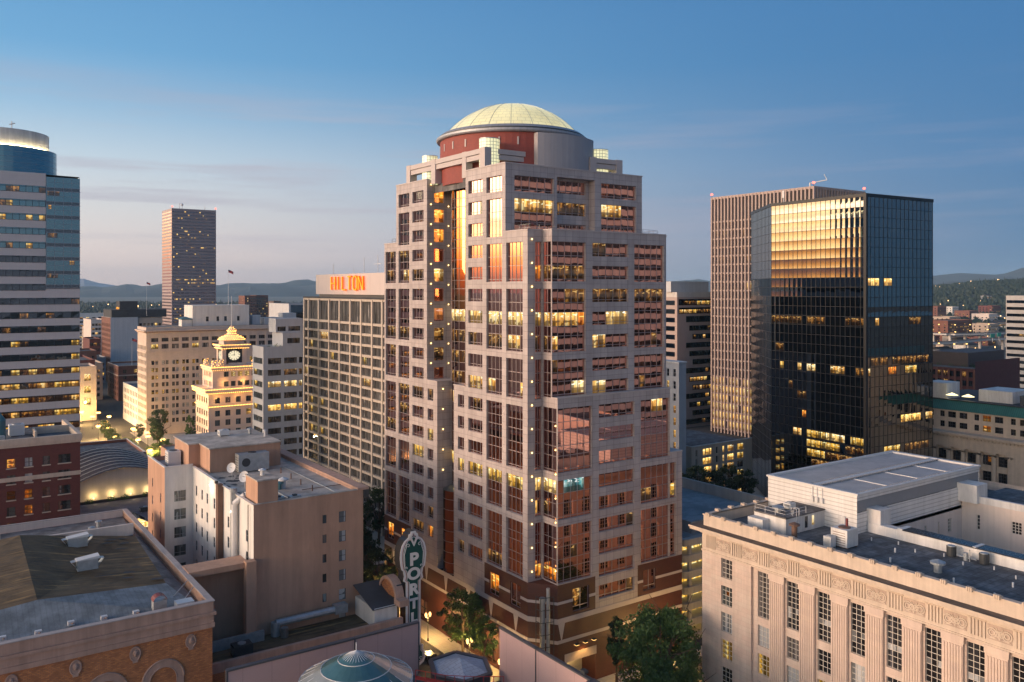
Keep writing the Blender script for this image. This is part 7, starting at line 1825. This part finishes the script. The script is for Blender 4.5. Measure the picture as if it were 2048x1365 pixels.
def at_(u, t):
    a = (u - 1024) / 1700; s_, c_ = math.sin(math.radians(35)), math.cos(math.radians(35)); return (t * (s_ + c_ * a), t * (c_ - s_ * a))
def mid_left():
    r = block('blank_wall_block', 'brown brick building with a broad blank grey side wall and dark mansard', 'building', 112, 130, 654, 690, 45.5, 'grey_concrete', wally='rust_brick', nx=0, ny=9, ww=1.6, fl=3.6, wh=2.1, p=.12, seed=3)
    m = MB(); m.prism([(113, 656), (150, 656), (150, 688), (113, 688)], 45.5, 51); m.box(119, 131, 660, 672, 51, 57); part(m, 'mansard', 'roof_dark', r)
    m = MB(); m.box(116, 118, 655.4, 656, 51.5, 53); part(m, 'roof_lamp_box', 'lit_orange', r); flush(r)
    r = block('tan_block', 'tan building with a single row of dark windows beside the blank grey wall', 'building', 130.2, 147, 655, 690, 45.0, 'house_tan', nx=6, ny=0, ww=1.8, z0=39.0, wh=2.2, fl=6, p=.1, seed=4); flush(r)
    def lowrise(u0, u1, t, v, wall, label, seed, p=.25, roof='roof_gravel'):
        a0, a1 = at_(u0, t), at_(u1, t); z = 66 - (v - 578) * t / 1700
        q = block('low_building', label, 'building', a0[0], a1[0] + 3, a0[1], a0[1] + 26, z, wall, nx=max(3, int((a1[0] - a0[0] + 3) / 3.2)), ny=6, ww=1.5, fl=3.5, wh=1.9, z0=2, p=p, seed=seed, roof=roof); flush(q)
    lowrise(158, 186, 560, 703, 'rust_brick', 'low brick building farthest up the street beyond the banded tower', 1); lowrise(186, 204, 590, 716, 'house_grey', 'low grey building tucked left of the brown brick block', 2); lowrise(162, 198, 500, 728, 'house_tan', 'low tan building with a flat roof right of the banded tower', 3, .4, 'roof_blue'); lowrise(158, 176, 455, 752, 'white_stucco', 'small white building closest beside the banded tower', 4); lowrise(205, 232, 620, 745, 'red_brick', 'low red building behind the flag hotel', 5)
    lowrise(228, 262, 740, 668, 'house_white', 'pale building showing behind the blank grey wall', 6, .3); lowrise(172, 206, 860, 655, 'house_tan', 'tan building showing behind the pale apartment tower', 7, .3)
    r = block('brick_hotel', 'brown brick hotel with a flag on its roof beside the white store', 'hotel', 97, 128, 542, 576, 20.4, 'rust_brick', nx=5, ny=6, ww=1.9, fl=3.4, wh=2.1, z0=2.5, p=.25, seed=5, roof='roof_blue', cap='sandstone_plain', nh=2, wally='rust_brick')
    c = MB(); c.box(96.7, 128.2, 541.7, 576, 14.6, 15.2, bottom=True); part(c, 'belt_course', 'sandstone_plain', r); flush(r)
    flagpole(106, 550, 19.6, 17, 'tall flagpole with a drooping flag on the brown brick hotel roof', 3.0)
    flagpole(121.5, 409, 58.3, 17, 'tall flagpole with a drooping flag on the white store penthouse', 2.4)
    flagpole(133, 640, 47, 24, 'distant flagpole with a small flag left of the rose tower', 2.6)
    r = block('white_lowrise', 'small white four storey building with a regular grid of windows on the lit street', 'building', 86, 104, 433, 468, 18.4, 'white_stucco', nx=0, ny=9, ww=1.7, fl=3.5, wh=2.3, z0=3.5, p=.1, seed=6, roof='roof_blue'); flush(r)
    r = block('curved_lowrise', 'low orange brick building with a rounded grey roof beyond the vaulted hall', 'building', 38.6, 62, 300, 330, 12.0, 'rust_brick', nx=5, ny=0, ww=2.4, fl=4.2, wh=2.4, z0=2, p=.4, seed=7, roof='roof_blue', cap='white_stucco'); flush(r)
    r = block('cream_hall', 'cream lit theatre front with a bright wall lamp at the end of the street', 'theatre', 52, 74, 470, 492, 27, 'cream_terracotta', nx=3, ny=0, ww=3, fl=6, wh=3.4, z0=8, p=.6, seed=8); flush(r); lamp('wall_lamp', (60, 468, 14), 1500, (1, .6, .2), .5)
    r = block('red_lowrise', 'dark red brick building squeezed beside the cream theatre front', 'building', 66.5, 78, 500, 540, 28, 'red_brick', nx=0, ny=6, ww=1.6, fl=3.6, wh=2, p=.2, seed=9); flush(r)
    r = block('pale_tower', 'pale apartment tower lit pink on its left face beyond the banded tower', 'apartment tower', 117.5, 128, 772, 811, 40.5, 'pale_wall', nx=4, ny=0, ww=2, fl=3.6, wh=1.9, p=.3, seed=10); flush(r)
    r = block('red_gable_block', 'small red brick building below the pale apartment tower', 'building', 104, 111.5, 690, 720, 29, 'red_brick', nx=3, ny=0, ww=2.2, fl=4.2, wh=2.2, p=.2, seed=11); flush(r)
    # office block seen mirrored in the left faces
mid_left()
# ------------------------------------------------------------------ trees, lamps, cars, far city
def tree_proto(name, h, cr, ch0, n, leaf, label, seed, mat='leaf', squeeze=1.0, loc=(0, 0, 0), group=None):
    rr = random.Random(seed); root = thing(name, label, 'tree', loc, group); X, Y, Z = loc
    tr = MB(); segs = []
    p = Vector((X, Y, Z)); q = Vector((X + rr.uniform(-.2, .2), Y + rr.uniform(-.2, .2), Z + h * .42)); tr.tube(p, q, .026 * h * .8, 8, 0, .018 * h * .8)
    tips = []
    for i in range(9):
        a = i * 2.4 + rr.uniform(-.3, .3); z0 = Z + h * (.22 + .26 * rr.random()); b0 = Vector((X, Y, z0)); L = cr * rr.uniform(.55, .95)
        e = b0 + Vector((math.cos(a) * L * squeeze, math.sin(a) * L * squeeze, h * rr.uniform(.18, .42))); mid_ = b0 + (e - b0) * .5 + Vector((0, 0, h * .03))
        tr.tube(b0, mid_, .010 * h, 6, 0, .007 * h); tr.tube(mid_, e, .007 * h, 5, 0, .003 * h); tips += [mid_, e]
        for j in range(2):
            s2 = e + Vector((rr.gauss(0, .2), rr.gauss(0, .2), rr.uniform(.05, .25))) * cr; tr.tube(e, s2, .004 * h, 4, 0, .0015 * h); tips.append(s2)
    tr.tube(q, q + Vector((0, 0, h * .4)), .015 * h, 6, 0, .004 * h)
    part(tr, 'trunk', 'bark', root)
    cw = MB(); zc = Z + (ch0 + h) / 2; hh = (h - ch0) / 2
    clumps = []
    for i in range(64):
        v = Vector((rr.gauss(0, 1), rr.gauss(0, 1), rr.gauss(0, 1))).normalized(); k = rr.uniform(.45, 1.0) ** .6
        zz = v.z * hh * k; taper = (1 - .35 * max(0, zz / hh)) * (1 - .25 * max(0, -zz / hh))
        clumps.append((Vector((X + v.x * cr * k * .85 * taper * squeeze, Y + v.y * cr * k * .85 * taper * squeeze, zc + zz * .92)), cr * rr.uniform(.12, .27)))
    for i in range(n):
        c, r = clumps[rr.randrange(len(clumps))]
        v = Vector((rr.gauss(0, 1), rr.gauss(0, 1), rr.gauss(0, .8))); v = v.normalized() * (rr.random() ** .45)
        leafq(cw, c + Vector((v.x * r, v.y * r, v.z * r * .8)), leaf * rr.uniform(.7, 1.3), rr)
    part(cw, 'crown', mat, root)
    return root
tree_proto('street_tree', 18.8, 8.3, 2.5, 15000, .46, 'big leafy green tree in the right foreground between courthouse and granite tower', 5, loc=(91.2, 91.5, 0))
tree_proto('street_tree', 16.2, 6.8, 2.5, 11000, .44, 'leafy green tree tucked against the courthouse end, lower than its big neighbour', 6, loc=(96.6, 96.0, 0))
tree_proto('street_tree', 14.0, 5.4, 2.5, 7000, .44, 'leafy green tree cut by the bottom edge in front of the granite tower garage', 16, loc=(86.2, 88.0, 0))
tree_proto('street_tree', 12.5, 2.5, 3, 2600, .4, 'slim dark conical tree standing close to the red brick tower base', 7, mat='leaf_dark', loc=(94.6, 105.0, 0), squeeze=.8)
tree_proto('street_tree', 13.2, 5.1, 3.2, 7500, .40, 'dark airy street tree on the lamplit pavement before the granite tower', 8, loc=(79.6, 128.8, 0))
tree_proto('street_tree', 10.4, 2.9, 3, 3000, .4, 'slender street tree on the lamplit pavement nearest the mauve screen', 9, loc=(79.4, 121.6, 0))
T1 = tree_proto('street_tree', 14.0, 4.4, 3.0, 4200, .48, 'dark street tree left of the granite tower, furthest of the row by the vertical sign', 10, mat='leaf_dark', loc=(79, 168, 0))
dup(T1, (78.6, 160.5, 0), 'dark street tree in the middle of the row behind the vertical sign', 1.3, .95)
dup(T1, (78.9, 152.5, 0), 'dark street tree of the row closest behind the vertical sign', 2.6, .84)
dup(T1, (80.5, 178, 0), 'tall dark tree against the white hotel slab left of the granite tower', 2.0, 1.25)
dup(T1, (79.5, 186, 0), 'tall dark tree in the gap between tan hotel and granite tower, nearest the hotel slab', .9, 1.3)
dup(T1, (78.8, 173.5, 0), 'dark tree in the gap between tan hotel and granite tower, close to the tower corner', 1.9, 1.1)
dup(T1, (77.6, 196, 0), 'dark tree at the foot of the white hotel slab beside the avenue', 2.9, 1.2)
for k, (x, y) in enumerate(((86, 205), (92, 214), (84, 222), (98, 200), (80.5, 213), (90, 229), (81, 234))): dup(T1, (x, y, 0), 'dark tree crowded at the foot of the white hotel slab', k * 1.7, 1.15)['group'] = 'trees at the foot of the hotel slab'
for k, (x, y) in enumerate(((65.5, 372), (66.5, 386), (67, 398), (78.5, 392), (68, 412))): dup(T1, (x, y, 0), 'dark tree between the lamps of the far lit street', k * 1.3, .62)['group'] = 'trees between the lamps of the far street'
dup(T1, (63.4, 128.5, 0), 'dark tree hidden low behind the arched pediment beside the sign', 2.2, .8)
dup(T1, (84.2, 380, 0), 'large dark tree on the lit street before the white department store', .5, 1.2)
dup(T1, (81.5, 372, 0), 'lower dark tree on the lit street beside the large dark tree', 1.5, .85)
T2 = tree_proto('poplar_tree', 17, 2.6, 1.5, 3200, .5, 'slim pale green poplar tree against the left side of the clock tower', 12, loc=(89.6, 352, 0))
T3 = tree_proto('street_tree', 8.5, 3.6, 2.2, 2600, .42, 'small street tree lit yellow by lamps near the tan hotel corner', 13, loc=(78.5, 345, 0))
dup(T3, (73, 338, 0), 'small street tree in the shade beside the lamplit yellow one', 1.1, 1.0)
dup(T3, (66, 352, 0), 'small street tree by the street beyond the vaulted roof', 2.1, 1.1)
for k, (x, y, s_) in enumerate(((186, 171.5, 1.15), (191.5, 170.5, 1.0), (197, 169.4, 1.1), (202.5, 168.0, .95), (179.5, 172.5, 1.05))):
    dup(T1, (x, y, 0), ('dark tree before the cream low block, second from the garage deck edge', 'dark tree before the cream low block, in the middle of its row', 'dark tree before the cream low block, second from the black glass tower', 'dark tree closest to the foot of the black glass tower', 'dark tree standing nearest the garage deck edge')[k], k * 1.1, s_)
bush(88.4, 248.5, 48.2, 1.5, 'bushy roof garden shrub on the corner of the strip office'); bush(86.0, 249.2, 48.2, .8, 'small low roof garden shrub beside the bushy one')
for k in range(7): bush(416 + (k % 2) * 2, 206 + k * 3, 28.2, 1.6, 'rooftop garden shrub along the edge of the dark brick office', 'rooftop garden shrubs on the brick office')

def lamp_post(x, y, label, power=0, twin=True, h=4.6, group=None, r=.26, glow='bulb_street'):
    t = thing('street_lamp', label, 'street lamp', (x, y, .14), group)
    b = MB(); b.cyl(x, y, .14, .7, .2, 8, 0, r1=.14); b.tube((x, y, .7), (x, y, h), .075, 6, 0, .06)
    gl = [(x - .42, y), (x + .42, y)] if twin else [(x, y)]
    if twin: b.tube((x - .45, y, h), (x + .45, y, h), .045, 5)
    part(b, 'pole', 'lamp_iron', t)
    for gx, gy in gl:
        g = MB(); g.lathe(gx, gy, [(.08, h + .02), (r * .75, h + .2), (r, h + .5), (r * .7, h + .78), (0, h + .95)], 8); part(g, 'globe', glow, t)
    if power: lamp('street_lamp_light', (x, y, h - .4), power, (1, .60, .20), .35)
    return t
lamp_post(78.3, 139.2, 'twin globe street lamp on the lamplit pavement right of the vertical sign', 2300)
lamp_post(78.4, 124.8, 'twin globe street lamp hidden among the street trees by the tower', 2300)
lamp_post(78.4, 115.0, 'twin globe street lamp on the pavement close behind the mauve screen', 2300)
lamp_post(78.4, 154.5, 'twin globe street lamp left of the vertical sign among dark trees', 2200)
lamp_post(78.4, 173, 'twin globe street lamp beside the tan hotel edge', 3000)
lamp_post(105.5, 104.6, 'twin globe street lamp rising behind the big green tree by the brick base', 2600)
lamp_post(110.5, 96.5, 'twin globe street lamp at the far corner of the courthouse', 3000)
lamp_post(93.5, 94.2, 'twin globe street lamp hidden inside the big foreground tree', 1600)
for k, (x, y) in enumerate(((68, 402), (76, 392), (66, 376), (77, 368), (67, 352), (76, 340), (66.5, 330), (70, 420), (74, 436), (67.5, 440), (71, 336), (80, 356), (72, 362), (79, 378), (65, 408), (72, 452), (66, 460))):
    lamp_post(x, y, 'warm glowing street lamp along the far lit street', 15000 if k % 2 == 0 else 0, h=5.5, group='street lamps along the far lit street', r=.6, glow='bulb_far_street')
lamp_post(75, 384, 'cool white street lamp at the bend of the far lit street', 0, h=6, r=.6)

def car(x, y, rz, label, mat):
    t = thing('parked_car', label, 'car', (0, 0, 0)); b = MB()
    prof = [(-2.2, .35), (2.2, .35), (2.2, .75), (1.3, .92), (.7, 1.42), (-1.2, 1.45), (-1.9, .95), (-2.2, .85)]
    n = len(prof)
    for i in range(n):
        p, q = prof[i], prof[(i + 1) % n]; b.face(((p[0], -.85, p[1]), (q[0], -.85, q[1]), (q[0], .85, q[1]), (p[0], .85, p[1])))
    b.face([(p[0], -.85, p[1]) for p in prof]); b.face([(p[0], .85, p[1]) for p in prof][::-1]); part(b, 'body', mat, t)
    b = MB()
    for s_ in (-1, 1): b.face([(p[0], s_ * .87, p[1]) for p in ((1.1, .95), (.62, 1.36), (-1.1, 1.38), (-1.6, .98))])
    b.face(((1.32, -.7, .97), (.75, -.7, 1.40), (.75, .7, 1.40), (1.32, .7, .97))); part(b, 'window', 'glass_dark', t)
    for sx in (-1.35, 1.35):
        for sy in (-.8, .8):
            w = MB(); w.tube((sx, sy - .1, .33), (sx, sy + .1, .33), .33, 10); part(w, 'wheel', 'rubber', t)
    for sy in (-.6, .6):
        w = MB(); w.box(2.18, 2.24, sy - .18, sy + .18, .62, .76, bottom=True); part(w, 'headlight', 'bulb_white', t)
    t.location = (x, y, .01); t.rotation_euler = (0, 0, rz); return t
car(72.5, 350, -1.5, 'pale car with bright headlights on the far lit street', 'car_silver'); car(75.8, 362, 1.6, 'dark parked car by the trees on the far lit street', 'car_dark')
car(74.4, 132, 1.57, 'dark parked car at the kerb behind the vertical sign', 'car_dark')

# far city -------------------------------------------------------------
def at(u, t, z=0):
    a = (u - 1024) / 1700; s_, c_ = math.sin(math.radians(35)), math.cos(math.radians(35)); return (t * (s_ + c_ * a), t * (c_ - s_ * a), z)
def wood():
    rr = random.Random(77); mb = MB()
    prof = lerp([(azu(u), hz(u, v, 3300)) for u, v in ((1500, 590), (1780, 584), (1853, 580), (1920, 574), (1965, 569), (2048, 566), (2300, 558))])
    def hill(x, y):
        r = math.hypot(x, y); az = math.degrees(math.atan2(x, y)); q = (r - (3300 - 950)) / 1900
        if az < azu(1500) or q < 0: return 0
        return max(0, -6 + (prof(az) + 6) * math.sin(math.pi * min(.999, q)) ** .8) if q < 1 else 0
    def one(x, y, z, h, w, conif):
        n = 6; a0 = rr.random() * 6
        if conif: rings = [(w * .9, .12 * h), (w * .5, .55 * h), (0.01, h)]
        else: rings = [(w * .6, .12 * h), (w, .45 * h), (w * .75, .78 * h), (w * .2, h)]
        P = [[(x + r * rr.uniform(.8, 1.2) * math.cos(a0 + 2 * math.pi * k / n), y + r * rr.uniform(.8, 1.2) * math.sin(a0 + 2 * math.pi * k / n), z + zz * rr.uniform(.94, 1.05)) for k in range(n)] for r, zz in rings]
        for A, B in zip(P, P[1:]):
            for k in range(n): mb.face((A[k], A[(k + 1) % n], B[(k + 1) % n], B[k]))
        mb.face(P[-1])
    for lo, hi, t0, t1, N in ((100, 660, 1500, 3600, 2600), (1300, 1440, 1200, 3000, 500), (1840, 2080, 1150, 2500, 1500), (1840, 2080, 2400, 3400, 2300), (100, 660, 900, 1500, 260)):
        for i in range(N):
            u = rr.uniform(lo, hi); t = t0 + (t1 - t0) * rr.random() ** .8; x, y, _ = at(u, t)
            cl = math.sin(x * .011 + 1) * math.sin(y * .013) ; 
            if t < 2200 and cl < -.25: continue
            conif = rr.random() < .35; h = rr.uniform(9, 17) * (1.5 if conif and rr.random() < .3 else 1)
            one(x, y, hill(x, y) - 1, h, rr.uniform(4, 8) * (.6 if conif else 1), conif)
    o = part(mb, 'wood', 'wood_far', kind='stuff'); tag(o, 'dark wooded suburbs spread below the blue hills', 'wood')
    # houses among the trees
    hs = []
    for i in range(150):
        u = rr.choice([rr.uniform(150, 620), rr.uniform(1850, 2050)]); t = rr.uniform(820, 2500); x, y, _ = at(u, t); z = hill(x, y)
        hs.append((x, y, z, rr.uniform(10, 26), rr.uniform(10, 22), rr.uniform(6, 13)))
    protos = []
    for m_ in ('house_white', 'house_tan', 'house_grey'):
        t = thing('small_house', 'small distant building among dark trees below the hills', 'house', (0, 0, 0), 'distant buildings among the trees')
        b = MB(); b.box(-.5, .5, -.5, .5, 0, .7); part(b, 'wall', m_, t); b = MB(); b.face(((-.54, -.54, .7), (.54, -.54, .7), (.54, 0, 1.0), (-.54, 0, 1.0))); b.face(((-.54, .54, .7), (.54, .54, .7), (.54, 0, 1.0), (-.54, 0, 1.0))); b.face(((-.5, -.5, .7), (-.5, .5, .7), (-.5, 0, .98))); b.face(((.5, -.5, .7), (.5, .5, .7), (.5, 0, .98))); part(b, 'roof', 'roof_dark', t)
        b = MB(); b.box(-.52, .52, -.515, -.5, .2, .4, bottom=True) ; part(b, 'window', 'lit_warm', t); protos.append(t)
    used = set()
    for k, (x, y, z, a, b_, h) in enumerate(hs):
        p = protos[k % 3]
        o = p if k < 3 else copy_tree(p)
        o.location = (x, y, z); o.scale = (a, b_, h); o.rotation_euler = (0, 0, rr.choice([0, 0, .4, -.3]))
    # far lamps
    L = thing('far_lamp', 'tiny distant street lamp glowing among the dark suburbs', 'street lamp', (0, 0, 0), 'distant lamps in the suburbs')
    b = MB(); b.tube((0, 0, 0), (0, 0, 8), .15, 4); part(b, 'pole', 'dark_metal', L); b = MB(); b.sphere((0, 0, 8.6), .95, 6); part(b, 'globe', 'bulb_far', L)
    first = True
    for i in range(110):
        u = rr.choice([rr.uniform(160, 330), rr.uniform(430, 610), rr.uniform(1855, 2010)]); t = rr.uniform(750, 2900); x, y, _ = at(u, t)
        o = L if first else copy_tree(L); first = False; o.location = (x, y, hill(x, y) + (4 if t > 1500 else 0)); s_ = rr.uniform(.4, 1.0) * (t / 1700); o.scale = (s_, s_, 1 if s_ < 1 else s_)
emit('bulb_far', (1.0, .60, .25), 4)
wood()

def far_things():
    x, y, _ = at(466, 1500); t = thing('arena', 'low round arena glowing red beyond the white department store', 'arena', (x, y, 0))
    b = MB(); b.cyl(x, y, 0, 20, 60, 32); part(b, 'wall', 'house_grey', t)
    b = MB(); b.lathe(x, y, [(62, 20), (60, 24), (48, 30), (28, 34), (0, 36)], 32); part(b, 'roof', 'arena_red', t)
    fx, fy = math.sin(math.radians(35)), math.cos(math.radians(35))
    b = MB(); b.box(x - 12, x + 22, y - 60.5, y - 59, 16, 24, bottom=True); part(b, 'lit_sign', 'sign_lit', t)
    rr = random.Random(99)
    def far(name, u0, u1, t, v, wall, label, depth=30, n=8, fl=4, cat='building', seed=1, p=.3):
        x, y, _ = at((u0 + u1) / 2, t); wd = (u1 - u0) * t / 1700 * 1.05; z = 66 - (v - 578) * t / 1700
        r = block(name, label, cat, x - wd / 2, x + wd / 2, y, y + depth, z, wall, nx=n, ny=4, ww=wd / n * .55, fl=fl, wh=fl * .5, z0=2, p=p, seed=seed); flush(r, 60); return r
    far('brick_tower', 490, 512, 1300, 592, 'rust_brick', 'distant pair of pinkish brick towers right of the red arena, the left one', n=6, seed=2); far('brick_tower', 513, 536, 1320, 591, 'rust_brick', 'distant pair of pinkish brick towers right of the red arena, the right one', n=6, seed=3)
    far('dark_tower', 548, 562, 1400, 603, 'brown_panel', 'distant dark square building beside the grey slab block', n=3, seed=4)
    far('brick_apartments', 1876, 1965, 1080, 641, 'rust_brick', 'long distant brick apartment block above the highway', n=18, fl=3.6, seed=5, p=.35); far('brick_block', 1868, 1900, 1500, 613, 'rust_brick', 'small distant brick block at the foot of the wooded hill', n=8, seed=6, p=.2); far('pale_block', 1968, 2006, 1150, 648, 'house_tan', 'distant pale block right of the long brick apartments', n=8, seed=7, p=.3); far('pink_block', 1970, 2003, 1500, 628, 'pale_wall', 'distant pink block higher behind the pale one', n=7, seed=8, p=.2)
    far('arena_annex', 505, 600, 900, 640, 'house_grey', 'distant low grey hall with lit openings between store and grey slab', n=12, seed=9, p=.5); far('depot', 160, 215, 900, 628, 'white_stucco', 'distant long pale shed below the wooded suburbs', n=5, seed=10, p=.3)
    for k, (u0, u1, t, v, wall, lab) in enumerate(((1858, 1884, 1020, 672, 'red_brick', 'low red brick warehouse by the highway, the leftmost under the hill'), (1890, 1930, 1320, 634, 'house_tan', 'tan block behind the long brick apartments'), (1932, 1962, 1700, 622, 'rust_brick', 'brick block climbing the foot of the wooded hill'), (1966, 2008, 990, 676, 'rust_brick', 'brick warehouse below the pale block by the ramps'), (1900, 1922, 1850, 614, 'house_white', 'small white block on the lower wooded slope'), (1976, 2010, 1900, 612, 'red_brick', 'red block on the wooded slope beside the banded tower'), (1858, 1880, 1750, 622, 'house_white', 'white block under the hill beside the black tower edge'), (1936, 1964, 950, 690, 'house_grey', 'grey shed between the ramps and the dark brick office'))):
        far('city_block', u0, u1, t, v, wall, lab, n=8, seed=20 + k, p=.35)
    # elevated highways
    for k, (pts, z, w, lab) in enumerate((([(1835, 830), (1900, 850), (1960, 900), (2050, 930)], 13, 13, 'elevated highway ramp running low behind the dark brick office'), ([(1835, 960), (1900, 930), (1960, 940), (2060, 985)], 17, 15, 'elevated highway ramp crossing before the long brick apartments'), ([(1835, 760), (1900, 730), (1950, 735)], 9, 10, 'short curved highway ramp nearest the dark brick office'))):
        P = [at(u, t) for u, t in pts]; Q = []
        for a, b_ in zip(P, P[1:]):
            for j in range(6): Q.append(seg(a, b_, j / 6))
        Q.append(P[-1][:2]); o = at((pts[0][0] + pts[-1][0]) / 2, pts[1][1]); t = thing('highway_ramp', lab, 'highway', o)
        d = MB()
        for a, b_ in zip(Q, Q[1:]): d.bar((*a[:2], z), (*b_[:2], z), w, 1.6)
        part(d, 'deck', 'banded_concrete', t); d = MB()
        for a, b_ in zip(Q, Q[1:]): d.bar((*a[:2], z + .12), (*b_[:2], z + .12), w - 2, .1)
        part(d, 'carriageway', 'asphalt', t)
        for q in Q[::3]:
            d = MB(); d.box(q[0] - 1.2, q[0] + 1.2, q[1] - 1.2, q[1] + 1.2, 0, z - 1.6); part(d, 'pier', 'banded_concrete', t)
        for j, q in enumerate(Q[1::3]):
            lamp_post(q[0], q[1], 'tall orange highway lamp glowing over the elevated ramps', 0, False, z + 9, 'highway lamps over the ramps', r=.9)
    for k, (x, y) in enumerate((at(1985, 860)[:2], at(1998, 880)[:2])):
        t = thing('highway_sign', ('green overhead highway sign, the one nearer the brick apartments', 'green overhead highway sign, the one nearer the banded tower')[k], 'highway sign', (x, y, 13)); b = MB(); b.tube((x, y, 12), (x, y, 17), .3); part(b, 'post', 'steel', t); b = MB(); b.box(x - 4, x + 4, y - .3, y, 16.5, 20.5, bottom=True); part(b, 'board', 'sign_green_far', t)
surf('sign_green_far', (.02, .30, .20), .5, var=.1)
far_things()
